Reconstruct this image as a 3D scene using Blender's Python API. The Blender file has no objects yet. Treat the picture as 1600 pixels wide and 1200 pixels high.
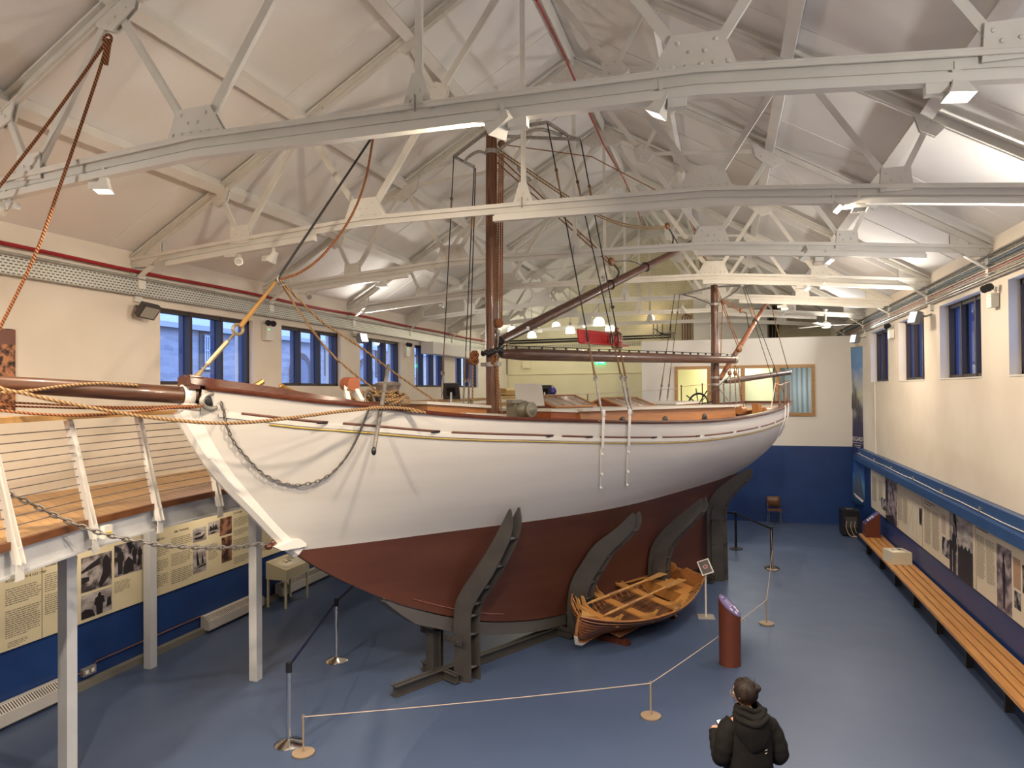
import bpy, bmesh, math, random
from mathutils import Vector, Matrix
random.seed(7)
C = bpy.context.scene.collection
sc = bpy.context.scene

# ---------------------------------------------------------------- camera
CF, YAW, PITCH, ROLL, CAMH = 1104.7, .291, .0106, .008, 4.2
cam = bpy.data.cameras.new('camera'); camo = bpy.data.objects.new('camera', cam); C.objects.link(camo)
cam.sensor_fit = 'HORIZONTAL'; cam.sensor_width = 36; cam.lens = CF/1600*36
cam.clip_start = .05; cam.clip_end = 200
camo.matrix_world = (Matrix.Translation((0, 0, CAMH)) @ Matrix.Rotation(YAW, 4, 'Z')
                     @ Matrix.Rotation(math.pi/2+PITCH, 4, 'X') @ Matrix.Rotation(-ROLL, 4, 'Z'))
sc.camera = camo
def ray(u, v):
    x = (u-800)/CF; y = (600-v)/CF
    cr, sr = math.cos(ROLL), math.sin(ROLL)
    x, y = x*cr+y*sr, -x*sr+y*cr
    d = math.cos(PITCH)-y*math.sin(PITCH); up = math.sin(PITCH)+y*math.cos(PITCH)
    c, s = math.cos(YAW), math.sin(YAW)
    return Vector((x*c-d*s, x*s+d*c, up))
def at(u, v, X=None, Y=None, Z=None):
    """the point of the hall on plane X, Y or Z that the photograph shows at (u, v)"""
    r = ray(u, v)
    t = (Z-CAMH)/r.z if Z is not None else (X/r.x if X is not None else Y/r.y)
    return Vector((0, 0, CAMH))+r*t

# ---------------------------------------------------------------- world and exposure
w = bpy.data.worlds.new('dusk'); sc.world = w; w.use_nodes = True
nt = w.node_tree; bg = nt.nodes['Background']
bg.inputs[0].default_value = (.38, .52, .90, 1); bg.inputs[1].default_value = 4.2
sc.view_settings.view_transform = 'Standard'; sc.view_settings.look = 'None'
sc.view_settings.gamma = 1; sc.view_settings.use_curve_mapping = False
sc.view_settings.exposure = 0.0
FLOOD_W = 78; SPOT_W = 34; PEND_W = 22
WARM = (1, .82, .61); COOL = (1, .95, .88)

# ---------------------------------------------------------------- materials
def mat(name, col, rough=.5, metal=0, spec=.5, coat=0, emit=None, es=1):
    m = bpy.data.materials.new(name); m.use_nodes = True
    b = m.node_tree.nodes['Principled BSDF']
    b.inputs['Base Color'].default_value = (*col, 1); b.inputs['Roughness'].default_value = rough
    b.inputs['Metallic'].default_value = metal; b.inputs['Specular IOR Level'].default_value = spec
    b.inputs['Coat Weight'].default_value = coat
    if emit:
        b.inputs['Emission Color'].default_value = (*emit, 1); b.inputs['Emission Strength'].default_value = es
    return m
def N(m, t, **kw):
    n = m.node_tree.nodes.new(t)
    for k, v in kw.items():
        if k in n.inputs: n.inputs[k].default_value = v
        else: setattr(n, k, v)
    return n
def L(m, a, b): m.node_tree.links.new(a, b)
def bs(m): return m.node_tree.nodes['Principled BSDF']
def coords(m, scale=(1, 1, 1), rot=(0, 0, 0), kind='Object'):
    tc = N(m, 'ShaderNodeTexCoord'); mp = N(m, 'ShaderNodeMapping')
    mp.inputs['Scale'].default_value = scale; mp.inputs['Rotation'].default_value = rot
    L(m, tc.outputs[kind], mp.inputs[0]); return mp.outputs[0]
def ramp(m, fac, stops):
    r = N(m, 'ShaderNodeValToRGB'); e = r.color_ramp.elements
    while len(e) < len(stops): e.new(.5)
    for i, (p, c) in enumerate(stops): e[i].position = p; e[i].color = (*c, 1)
    L(m, fac, r.inputs[0]); return r.outputs[0]
def bump(m, h, strength=.3, dist=.01):
    b = N(m, 'ShaderNodeBump'); b.inputs['Strength'].default_value = strength; b.inputs['Distance'].default_value = dist
    L(m, h, b.inputs['Height']); L(m, b.outputs[0], bs(m).inputs['Normal'])
def noisy(name, c1, c2, scale=6, rough=.5, bmp=0, stretch=(1, 1, 1), detail=4, lo=.35, hi=.65, **kw):
    m = mat(name, c1, rough, **kw); v = coords(m, stretch)
    n = N(m, 'ShaderNodeTexNoise', Scale=scale, Detail=detail); L(m, v, n.inputs['Vector'])
    L(m, ramp(m, n.outputs[0], [(lo, c1), (hi, c2)]), bs(m).inputs['Base Color'])
    if bmp: bump(m, n.outputs[0], bmp)
    return m
def wood(name, c1, c2, axis=1, scale=5, rough=.4, coat=0, bmp=.05):
    st = [7, 7, 7]; st[axis] = .5
    return noisy(name, c1, c2, scale, rough, bmp, tuple(st), 6, .3, .7, coat=coat)
steel = noisy('white_painted_steel', (.67, .645, .58), (.73, .705, .64), 3, .42)
steel_cool = noisy('pale_grey_paint', (.60, .61, .63), (.66, .67, .68), 3, .45)
lining = noisy('white_roof_lining', (.74, .715, .675), (.78, .755, .715), .8, .7)
purlinm = noisy('purlin_paint', (.70, .675, .62), (.75, .72, .66), 2, .5)
cream = noisy('cream_plaster', (.76, .685, .58), (.81, .735, .63), 1.2, .75, .12)
cream_far = noisy('yellowed_plaster', (.76, .70, .47), (.80, .74, .52), 1.2, .8, .1)
partw = noisy('partition_white', (.76, .74, .70), (.79, .77, .73), 1, .7)
bluew = noisy('blue_wall_paint', (.010, .040, .165), (.014, .05, .195), 1.5, .42)
ledgeb = noisy('blue_ledge_paint', (.03, .085, .23), (.04, .10, .27), 4, .38)
brickm = mat('painted_brick', (.6, .55, .42), .8)
v = coords(brickm, (1, 1, 1), (math.pi/2, 0, 0))
b_ = N(brickm, 'ShaderNodeTexBrick', Scale=1.0); b_.inputs['Brick Width'].default_value = .24; b_.inputs['Row Height'].default_value = .08
b_.inputs['Mortar Size'].default_value = .006
b_.inputs['Color1'].default_value = (.66, .61, .44, 1); b_.inputs['Color2'].default_value = (.60, .55, .39, 1); b_.inputs['Mortar'].default_value = (.46, .42, .30, 1)
L(brickm, v, b_.inputs['Vector']); L(brickm, b_.outputs['Color'], bs(brickm).inputs['Base Color'])
floorm = mat('blue_vinyl_floor', (.03, .06, .16), .36)
v = coords(floorm)
n1 = N(floorm, 'ShaderNodeTexNoise', Scale=.5, Detail=5); L(floorm, v, n1.inputs['Vector'])
base = ramp(floorm, n1.outputs[0], [(.3, (.058, .090, .172)), (.7, (.072, .106, .194))])
n2 = N(floorm, 'ShaderNodeTexNoise', Scale=190, Detail=2); L(floorm, v, n2.inputs['Vector'])
spk = ramp(floorm, n2.outputs[0], [(.66, (0, 0, 0)), (.74, (1, 1, 1))])
mx = N(floorm, 'ShaderNodeMixRGB'); L(floorm, spk, mx.inputs[0]); L(floorm, base, mx.inputs[1]); mx.inputs[2].default_value = (.17, .23, .36, 1)
L(floorm, mx.outputs[0], bs(floorm).inputs['Base Color'])
n3 = N(floorm, 'ShaderNodeTexNoise', Scale=1.6, Detail=3); L(floorm, v, n3.inputs['Vector'])
mr = N(floorm, 'ShaderNodeMapRange'); L(floorm, n3.outputs[0], mr.inputs[0]); mr.inputs[3].default_value = .30; mr.inputs[4].default_value = .48
L(floorm, mr.outputs[0], bs(floorm).inputs['Roughness'])
hullw = noisy('white_hull_paint', (.62, .59, .55), (.68, .65, .61), .9, .42, 0, (1, .35, 5), 5, .3, .7)
hullr = noisy('red_brown_antifouling', (.098, .031, .018), (.125, .041, .023), 1.5, .55, .05, (1, .4, 3))
trimw = mat('white_trim_paint', (.78, .75, .70), .35)
mahog = wood('dark_varnished_mahogany', (.055, .014, .007), (.11, .03, .014), 1, 4, .28, .3)
mastm = wood('dark_pine_mast', (.045, .017, .008), (.19, .074, .030), 2, 6, .36, .2)
blkw = noisy('brown_block_wood', (.14, .06, .025), (.24, .11, .045), 30, .45)
sprm = wood('dark_pine_bowsprit', (.035, .014, .008), (.13, .052, .024), 1, 4, .38, .2)
boomm = wood('brown_varnished_spar', (.045, .020, .014), (.12, .055, .036), 1, 6, .33, .2)
teak = wood('orange_varnished_teak', (.33, .135, .042), (.46, .20, .07), 1, 3, .33, .2)
teakd = wood('red_varnished_teak', (.24, .06, .018), (.34, .095, .03), 1, 3, .33, .2)
deckm = mat('scrubbed_deck_planks', (.5, .36, .2), .6)
def planks(m, axis, wd, c1, c2, mort, rot=0, ln=1.6, gap=.004):
    v = coords(m, (1, 1, 1), (0, 0, rot) if axis == 0 else (0, 0, math.pi/2+rot))
    b = N(m, 'ShaderNodeTexBrick', Scale=1.0); b.inputs['Brick Width'].default_value = ln; b.inputs['Row Height'].default_value = wd
    b.inputs['Mortar Size'].default_value = gap; b.inputs['Color1'].default_value = (*c1, 1); b.inputs['Color2'].default_value = (*c2, 1); b.inputs['Mortar'].default_value = (*mort, 1)
    L(m, v, b.inputs['Vector'])
    n = N(m, 'ShaderNodeTexNoise', Scale=9, Detail=4); L(m, v, n.inputs['Vector'])
    x = N(m, 'ShaderNodeMixRGB', blend_type='MULTIPLY'); x.inputs[0].default_value = .35
    L(m, b.outputs['Color'], x.inputs[1]); L(m, n.outputs[0], x.inputs[2]); L(m, x.outputs[0], bs(m).inputs['Base Color'])
planks(deckm, 1, .07, (.50, .36, .21), (.44, .31, .17), (.10, .06, .03))
galm = mat('oak_gallery_boards', (.5, .3, .12), .4)
planks(galm, 0, .11, (.62, .36, .15), (.52, .29, .11), (.22, .10, .03), math.radians(28), 2.2, .003)
oak = wood('honey_oak', (.46, .24, .075), (.60, .34, .12), 1, 3, .4)
oakx = wood('oak_window_frame', (.36, .19, .07), (.46, .26, .10), 0, 3, .45)
benchm = wood('varnished_pine_slats', (.43, .20, .06), (.58, .29, .095), 1, 3, .38)
darkoak = wood('dark_oak_edge', (.13, .045, .014), (.21, .075, .024), 1, 3, .45)
ropem = mat('tan_manila_rope', (.42, .22, .07), .85)
def twist(m, c1, c2, sc_=60):
    v = coords(m, (1, 1, 1)); wv = N(m, 'ShaderNodeTexWave', Scale=sc_, bands_direction='DIAGONAL'); L(m, v, wv.inputs['Vector'])
    L(m, ramp(m, wv.outputs[0], [(.2, c1), (.7, c2)]), bs(m).inputs['Base Color']); bump(m, wv.outputs[0], .6)
twist(ropem, (.14, .075, .03), (.38, .235, .115), 12)
roped = mat('red_brown_rope', (.25, .09, .03), .85); twist(roped, (.10, .028, .008), (.36, .14, .05), 14)
ropew = mat('thin_cream_cord', (.60, .46, .36), .8)
wire = mat('tarred_black_wire', (.018, .017, .016), .55)
served = mat('served_wire_end', (.22, .12, .05), .6)
galv = noisy('galvanised_iron', (.30, .28, .25), (.42, .40, .36), 12, .5, 0, metal=.5)
galvd = noisy('dull_grey_iron', (.13, .12, .11), (.24, .22, .20), 10, .5, .2, metal=.4)
blackm = mat('black_painted_metal', (.012, .012, .014), .4)
chainm = mat('grey_chain', (.20, .185, .17), .45, .7)
chrome = mat('polished_chrome', (.75, .74, .72), .12, 1)
cradle = noisy('dark_grey_cradle_steel', (.047, .043, .041), (.062, .056, .053), 3, .48)
gold = mat('gold_leaf_line', (.55, .38, .07), .4, .3)
redp = noisy('worn_red_paint', (.42, .018, .02), (.50, .03, .03), 14, .3)
glassred = mat('red_lamp_glass', (.35, .02, .012), .1, 0, .6, .5)
copper = mat('copper_lamp', (.33, .16, .08), .3, .8)
dred = mat('red_pipe_paint', (.33, .018, .022), .4)
corten = mat('rust_brown_lacquer', (.125, .033, .016), .38)
panelm = mat('cream_display_panel', (.70, .62, .42), .45)
panelr = mat('ivory_display_panel', (.74, .66, .52), .45)
inkm = mat('grey_print_ink', (.16, .14, .11), .6); inkd = mat('dark_print_ink', (.09, .07, .06), .6)
inkp = mat('dark_photo_ink', (.022, .018, .022), .5); inkl = mat('light_photo_grey', (.55, .50, .48), .5)
def photo(name, c1, c2, sc_=7, st=(1, 1, 1), lo=.4, hi=.6):
    return noisy(name, c1, c2, sc_, .45, 0, st, 6, lo, hi)
ph_bw = photo('black_and_white_print', (.05, .04, .045), (.40, .36, .35), 6)
ph_lt = photo('pale_sea_print', (.24, .21, .22), (.52, .48, .46), 3, (1, 1, 3))
ph_br = photo('brown_print', (.06, .02, .012), (.34, .17, .10), 9)
ph_sep = photo('sepia_crowd_print', (.03, .012, .01), (.50, .22, .10), 14)
ph_mau = photo('mauve_grey_print', (.10, .075, .095), (.42, .35, .37), 5, (1, 1, 1.5))
ph_dk = photo('dark_contrast_print', (.012, .010, .018), (.45, .40, .42), 7)
navy = mat('navy_barrier_tape', (.008, .008, .06), .5)
skin_m = mat('skin', (.50, .26, .16), .5); hairm = noisy('dark_brown_hair', (.006, .004, .003), (.022, .012, .009), 40, .6, .6, (1, 1, .2), spec=.25)
jackm = noisy('black_jacket_cloth', (.004, .0035, .0035), (.008, .007, .007), 9, .85, .3, spec=.2)
trou = mat('dark_trousers', (.012, .012, .016), .8)
frame_dk = mat('dark_window_frame', (.035, .024, .022), .5)
frame_bl = mat('blue_grey_window_post', (.03, .045, .13), .5)
stone = mat('grey_rubble_stone', (.3, .3, .3), .9)
v = coords(stone, (1, 1, 1), (0, 0, 0)); sx = N(stone, 'ShaderNodeSeparateXYZ'); L(stone, v, sx.inputs[0])
cb = N(stone, 'ShaderNodeCombineXYZ'); L(stone, sx.outputs[1], cb.inputs[0]); L(stone, sx.outputs[2], cb.inputs[1])
ns = N(stone, 'ShaderNodeTexNoise', Scale=1.3, Detail=3); L(stone, cb.outputs[0], ns.inputs['Vector'])
mxv = N(stone, 'ShaderNodeMixRGB'); mxv.inputs[0].default_value = .28; L(stone, cb.outputs[0], mxv.inputs[1]); L(stone, ns.outputs['Color'], mxv.inputs[2])
bk = N(stone, 'ShaderNodeTexBrick', Scale=1.0); bk.inputs['Brick Width'].default_value = .34; bk.inputs['Row Height'].default_value = .12; bk.inputs['Mortar Size'].default_value = .011; bk.inputs['Bias'].default_value = -.1
bk.inputs['Color1'].default_value = (.50, .50, .55, 1); bk.inputs['Color2'].default_value = (.33, .34, .40, 1); bk.inputs['Mortar'].default_value = (.48, .48, .52, 1)
L(stone, mxv.outputs[0], bk.inputs['Vector']); L(stone, bk.outputs['Color'], bs(stone).inputs['Base Color'])
slate = noisy('wet_slate', (.42, .45, .53), (.55, .59, .68), 4, .6, .1, (1, 6, 6)); outw = mat('white_sash_paint', (.90, .92, .95), .5)
outbrick = noisy('dark_brick_surround', (.10, .09, .10), (.22, .19, .19), 9, .9, .2, (1, 4, 12)); outglass = mat('dull_outside_glass', (.13, .16, .24), .3)
lampw = mat('lamp_housing_white', (.72, .70, .64), .4); lampg = mat('lamp_housing_grey', (.06, .055, .055), .4)
lens_on = mat('lit_lamp_lens', (1, 1, 1), .3, emit=(1, .88, .78), es=14); lens_cool = mat('lit_cool_lens', (1, 1, 1), .3, emit=(.85, .92, 1), es=12)
lens_off = mat('unlit_lamp_glass', (.30, .30, .28), .1)
pendm = mat('glowing_opal_glass', (1, 1, 1), .3, emit=(1, .97, .82), es=4)
glass = bpy.data.materials.new('window_glass'); glass.use_nodes = True
g_ = glass.node_tree; g_.nodes.clear(); go = g_.nodes.new('ShaderNodeOutputMaterial'); gm = g_.nodes.new('ShaderNodeMixShader')
gt = g_.nodes.new('ShaderNodeBsdfTransparent'); gg = g_.nodes.new('ShaderNodeBsdfGlossy'); gg.inputs['Roughness'].default_value = .02
gf = g_.nodes.new('ShaderNodeMath'); gf.operation = 'MULTIPLY'; gf.inputs[1].default_value = .35; gl_ = g_.nodes.new('ShaderNodeLayerWeight'); gl_.inputs[0].default_value = .25; g_.links.new(gl_.outputs['Facing'], gf.inputs[0]); gt.inputs[0].default_value = (.86, .92, 1, 1)
g_.links.new(gf.outputs[0], gm.inputs[0]); g_.links.new(gt.outputs[0], gm.inputs[1]); g_.links.new(gg.outputs[0], gm.inputs[2]); g_.links.new(gm.outputs[0], go.inputs[0])

# ---------------------------------------------------------------- mesh helpers
def V(*a): return Vector(a)
class MB:
    def __init__(s): s.v = []; s.f = []; s.m = []
    def add(s, vs, fs, mi=0):
        o = len(s.v); s.v += [Vector(p) for p in vs]; s.f += [tuple(i+o for i in f) for f in fs]; s.m += [mi]*len(fs); return s
    def box(s, c, d, R=None, mi=0):
        h = [x/2 for x in d]; R = R or Matrix.Identity(3)
        vs = [Vector(c)+R@Vector((x*h[0], y*h[1], z*h[2])) for x in (-1, 1) for y in (-1, 1) for z in (-1, 1)]
        return s.add(vs, [(0, 1, 3, 2), (4, 6, 7, 5), (0, 4, 5, 1), (2, 3, 7, 6), (0, 2, 6, 4), (1, 5, 7, 3)], mi)
    def bar(s, a, b, w, h, up=(0, 0, 1), mi=0):
        a, b = Vector(a), Vector(b); y = (b-a); l = y.length; y = y/l; u = Vector(up)
        x = y.cross(u)
        if x.length < 1e-4: x = y.cross(Vector((1, 0, 0)))
        x.normalize(); z = x.cross(y)
        return s.box((a+b)/2, (w, l, h), Matrix((x, y, z)).transposed(), mi)
    def tube(s, pts, r, n=8, cap=True, mi=0):
        pts = [Vector(p) for p in pts]; k = len(pts); rs = r if isinstance(r, (list, tuple)) else [r]*k
        vs = []; pu = None
        for i, p in enumerate(pts):
            t = (pts[min(i+1, k-1)]-pts[max(i-1, 0)]); t = t.normalized() if t.length > 1e-9 else Vector((0, 0, 1))
            if pu is None: pu = t.cross(Vector((0, 0, 1))); pu = pu if pu.length > .05 else t.cross(Vector((1, 0, 0)))
            pu = (pu-t*pu.dot(t)).normalized(); q = t.cross(pu)
            vs += [p+(pu*math.cos(a)+q*math.sin(a))*rs[i] for a in [2*math.pi*j/n for j in range(n)]]
        fs = [(i*n+j, i*n+(j+1) % n, (i+1)*n+(j+1) % n, (i+1)*n+j) for i in range(k-1) for j in range(n)]
        if cap: fs += [tuple(reversed(range(n))), tuple(range((k-1)*n, k*n))]
        return s.add(vs, fs, mi)
    def cyl(s, a, b, r0, r1=None, n=16, mi=0): return s.tube([a, b], [r0, r0 if r1 is None else r1], n, True, mi)
    def lathe(s, prof, c=(0, 0, 0), n=20, R=None, mi=0):
        R = R or Matrix.Identity(3); c = Vector(c); k = len(prof); vs = []
        for r, z in prof: vs += [c+R@Vector((r*math.cos(a), r*math.sin(a), z)) for a in [2*math.pi*j/n for j in range(n)]]
        fs = [(i*n+j, i*n+(j+1) % n, (i+1)*n+(j+1) % n, (i+1)*n+j) for i in range(k-1) for j in range(n)]
        fs += [tuple(reversed(range(n))), tuple(range((k-1)*n, k*n))]
        return s.add(vs, fs, mi)
    def ell(s, c, r, R=None, n=14, mi=0):
        R = R or Matrix.Identity(3); c = Vector(c); vs = []; k = n//2+1
        for i in range(k):
            p = -math.pi/2+math.pi*i/(k-1); p = max(-1.565, min(1.565, p))
            vs += [c+R@Vector((r[0]*math.cos(p)*math.cos(a), r[1]*math.cos(p)*math.sin(a), r[2]*math.sin(p))) for a in [2*math.pi*j/n for j in range(n)]]
        fs = [(i*n+j, i*n+(j+1) % n, (i+1)*n+(j+1) % n, (i+1)*n+j) for i in range(k-1) for j in range(n)]
        fs += [tuple(reversed(range(n))), tuple(range((k-1)*n, k*n))]
        return s.add(vs, fs, mi)
    def prism(s, poly, o, ux, uy, th, mi=0):
        o, ux, uy, th = Vector(o), Vector(ux), Vector(uy), Vector(th); n = len(poly)
        a = [o+ux*p[0]+uy*p[1]-th/2 for p in poly]; b = [p+th for p in a]
        return s.add(a+b, [tuple(reversed(range(n))), tuple(range(n, 2*n))]+[(i, (i+1) % n, n+(i+1) % n, n+i) for i in range(n)], mi)
    def grid(s, rows, mi=0, flip=False):
        k = len(rows[0]); vs = [p for r in rows for p in r]
        fs = [(i*k+j, i*k+j+1, (i+1)*k+j+1, (i+1)*k+j) for i in range(len(rows)-1) for j in range(k-1)]
        if flip: fs = [tuple(reversed(f)) for f in fs]
        return s.add(vs, fs, mi)
    def torus(s, c, R_, r, R=None, n=20, k=6, mi=0, arc=2*math.pi):
        R = R or Matrix.Identity(3); m_ = n+1
        return s.tube([Vector(c)+R@Vector((R_*math.cos(arc*i/n), R_*math.sin(arc*i/n), 0)) for i in range(m_)], r, k, arc < 6, mi)
    def build(s, name, mats, parent=None, world=False, smooth=True, solid=0, ang=35):
        me = bpy.data.meshes.new(name)
        vs = s.v
        if world and parent is not None: inv = WM[parent.name].inverted(); vs = [inv@p for p in vs]
        me.from_pydata([tuple(p) for p in vs], [], s.f)
        for m in (mats if isinstance(mats, (list, tuple)) else [mats]): me.materials.append(m)
        me.polygons.foreach_set('material_index', s.m)
        bm = bmesh.new(); bm.from_mesh(me); bmesh.ops.remove_doubles(bm, verts=bm.verts, dist=1e-5)
        bmesh.ops.recalc_face_normals(bm, faces=bm.faces); bm.to_mesh(me); bm.free()
        if smooth: me.shade_smooth(); me.set_sharp_from_angle(angle=math.radians(ang))
        o = bpy.data.objects.new(name, me); C.objects.link(o)
        if parent is not None: o.parent = parent; WM[o.name] = WM[parent.name]
        else: WM[o.name] = Matrix.Identity(4)
        if solid: md = o.modifiers.new('thickness', 'SOLIDIFY'); md.thickness = solid; md.offset = 0
        return o
WM = {}
def tag(o, label, cat, group=None, kind=None):
    o['label'] = label; o['category'] = cat
    if group: o['group'] = group
    if kind: o['kind'] = kind
    return o
def thing(name, label, cat, loc=(0, 0, 0), rotz=0, group=None):
    o = bpy.data.objects.new(name, None); C.objects.link(o); o.empty_display_size = .1
    o.location = loc; o.rotation_euler = (0, 0, rotz)
    WM[o.name] = Matrix.Translation(loc) @ Matrix.Rotation(rotz, 4, 'Z')
    return tag(o, label, cat, group)
def struct(name, mb, m, parent=None, **kw):
    o = mb.build(name, m, parent, **kw)
    if parent is None: o['kind'] = 'structure'
    return o
def sroot(name, loc=(0, 0, 0)):
    o = bpy.data.objects.new(name, None); C.objects.link(o); o.location = loc; o['kind'] = 'structure'
    WM[o.name] = Matrix.Translation(loc); return o
def dup(o, loc=None, rotz=None, label=None, parent=None):
    c = o.copy(); C.objects.link(c)
    if parent is not None: c.parent = parent
    if loc is not None: c.location = loc
    if rotz is not None: c.rotation_euler = (0, 0, rotz)
    WM[c.name] = Matrix.Translation(c.location) @ Matrix.Rotation(c.rotation_euler.z, 4, 'Z')
    if label: c['label'] = label
    for ch in o.children: dup(ch, parent=c)
    return c
def crv(pts, n=8):
    """Catmull-Rom through the points"""
    P = [Vector(p) for p in pts]; P = [P[0]*2-P[1]]+P+[P[-1]*2-P[-2]]; out = []
    for i in range(1, len(P)-2):
        a, b, c, d = P[i-1:i+3]
        for j in range(n):
            t = j/n; out.append(.5*((2*b)+(c-a)*t+(2*a-5*b+4*c-d)*t*t+(3*b-a-3*c+d)*t**3))
    return out+[P[-2]]
def sag(a, b, s, n=14):
    a, b = Vector(a), Vector(b); return [a.lerp(b, i/n)-Vector((0, 0, 4*s*(i/n)*(1-i/n))) for i in range(n+1)]
def text(s, size, mat_, o, ux, uy, name='lettering', parent=None, align='LEFT', world=True):
    cu = bpy.data.curves.new(name, 'FONT'); cu.body = s; cu.size = size; cu.align_x = align; cu.extrude = .0012; cu.resolution_u = 2
    ob = bpy.data.objects.new('tmp', cu); C.objects.link(ob); bpy.context.view_layer.update()
    me = bpy.data.meshes.new_from_object(ob.evaluated_get(bpy.context.evaluated_depsgraph_get())); bpy.data.objects.remove(ob)
    ux, uy, o = Vector(ux), Vector(uy), Vector(o); uz = ux.cross(uy).normalized()
    mb = MB(); mb.add([o+ux*v.co.x+uy*v.co.y+uz*v.co.z for v in me.vertices], [tuple(p.vertices) for p in me.polygons])
    return mb.build(name, mat_, parent, world=world, smooth=False)
def interp(x, T):
    if x <= T[0][0]: return T[0][1]
    for (a, b), (c, d) in zip(T, T[1:]):
        if x <= c: return b+(d-b)*(x-a)/(c-a)
    return T[-1][1]
def smooth_t(T, n=6):
    """denser table along a Catmull-Rom curve"""
    q = crv([(a, b, 0) for a, b in T], n); return [(p.x, p.y) for p in q]
def area(parent, loc, direction, size, power, col, spread=math.pi, name='lamp_light', sy=None):
    l = bpy.data.lights.new(name, 'AREA'); l.energy = power; l.color = col; l.size = size
    if sy: l.shape = 'RECTANGLE'; l.size_y = sy
    l.spread = spread
    o = bpy.data.objects.new(name, l); C.objects.link(o); o.location = loc
    o.rotation_euler = Vector(direction).to_track_quat('-Z', 'Y').to_euler()
    if parent is not None:
        o.location = WM[parent.name].inverted() @ Vector(loc)
        o.rotation_euler = ((WM[parent.name].to_3x3().inverted()) @ Vector(direction)).to_track_quat('-Z', 'Y').to_euler(); o.parent = parent
    return o
# ================================================================ THE HALL
XL, XR, XC, YB, YF, ZE = -8.86, 3.88, -2.49, 29.0, -4.0, 6.44
SL = .588
DADO = 2.2
struct('floor', MB().box(((XL+XR)/2, (YB+YF)/2, -.1), (XR-XL+1, YB-YF+1, .2)), floorm)
# roof lining, two slopes, with faint panel seams
for nm, x0 in (('ceiling', XL), ('ceiling', XR)):
    mb = MB(); sgn = 1 if x0 == XL else -1; ov = -.35*sgn
    za = ZE-.35*SL; zb = ZE+SL*abs(XC-x0)
    mb.add([(x0+ov, YF-.3, za), (x0+ov, YB+.3, za), (XC, YB+.3, zb), (XC, YF-.3, zb), (x0+ov, YF-.3, za+.12), (x0+ov, YB+.3, za+.12), (XC, YB+.3, zb+.12), (XC, YF-.3, zb+.12)],
           [(0, 1, 2, 3), (7, 6, 5, 4), (0, 4, 5, 1), (1, 5, 6, 2), (2, 6, 7, 3), (3, 7, 4, 0)])
    for k in range(12):
        y = YF+1.2+k*2.8
        mb.bar((x0, y, ZE-.004), (XC, y, zb-.004), .012, .012)
    struct(nm, mb, lining)
# side walls with window openings
def wall_side(name, xin, sgn, wins, z0, z1, th=.42):
    mb = MB(); xc = xin+sgn*th/2
    def bx(ya, yb, za, zb, mi): mb.box((xc, (ya+yb)/2, (za+zb)/2), (th, yb-ya, zb-za), None, mi)
    bx(YF, YB, 0, DADO, 1); bx(YF, YB, DADO, z0, 0); bx(YF, YB, z1, ZE, 0)
    y = YF
    for a, b in wins: bx(y, a, z0, z1, 0); y = b
    bx(y, YB, z0, z1, 0)
    return struct(name, mb, [cream, bluew], smooth=False)
LW = [(2.8, 5.2), (9.46-3.33, 9.46-3.33+.001), (9.46, 11.85), (12.79, 15.18), (16.11, 18.5), (19.44, 21.83), (22.77, 25.16)]
LW = [w_ for w_ in LW if w_[1]-w_[0] > .5]
RW = [(2.75, 4.95), (6.08, 8.28), (9.41, 11.62), (12.74, 14.95), (16.03, 18.2), (19.3, 21.45)]
wall_side('wall_left', XL, -1, LW, 4.36, 5.63); wall_side('wall_right', XR, 1, RW, 4.38, 5.73)
wn = 0
for side, wins, z0, z1 in ((-1, LW, 4.36, 5.63), (1, RW, 4.38, 5.73)):
    x = (XL-.14) if side < 0 else (XR+.2)
    for a, b in wins:
        wn += 1; r = sroot('window_%d' % wn, (x, a, z0)); f = MB(); w_, h_ = b-a, z1-z0
        d = .1
        f.box((0, w_/2, .03), (d, w_, .06)); f.box((0, w_/2, h_-.035), (d, w_, .07)); f.box((0, .03, h_/2), (d, .06, h_)); f.box((0, w_-.03, h_/2), (d, .06, h_))
        f.build('window_frame', frame_dk, r)
        for k in (1, 2): MB().box((0, w_*k/3, h_/2), (.12, .06, h_)).build('mullion', [frame_dk], r)
        g = MB()
        for k in range(3): g.box((side*.02, w_*(k+.5)/3, h_/2), (.006, w_/3-.06, h_-.12))
        g.build('pane', glass, r)
        sp = MB()
        for k in (1, 2, 3): sp.box((side*.12, w_*k/3-.02, h_/2), (.16, .14, h_) if side > 0 else (.10, .045, h_))
        sp.build('outer_post', frame_bl, r)
        if side > 0: MB().box((-.11, w_/2, -.012), (.2, w_, .024)).build('window_sill', trimw, r)
# back wall, gable, front wall
def gable(name, y0, y1, m):
    ap = ZE+SL*(XC-XL)
    mb = MB(); P = [(XL-.4, 0), (XR+.4, 0), (XR+.4, ZE-.2), (XC, ap+.1), (XL-.4, ZE-.2)]
    mb.prism(P, (0, (y0+y1)/2, 0), (1, 0, 0), (0, 0, 1), (0, y1-y0, 0)); return struct(name, mb, m, smooth=False)
gable('wall_back', YB, YB+.3, brickm); gable('wall_front', YF-.3, YF, cream)
struct('wall_back_plaster', MB().box((-4.0, YB-.02, 3.1), (9.7, .04, 6.2)), cream_far)
struct('trim_1', MB().box((-5.73, YB-.06, 4.92), (6.2, .05, .02)), cream_far)
# raised white box room at the back gable
struct('wall_box_room', MB().box((.25, YB-.35, 7.3), (2.7, .66, 2.3)), partw)
struct('wall_box_room_side', MB().box((-5.0, YB-.12, 9.0), (.04, .2, 1.2)), cream_far)
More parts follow.
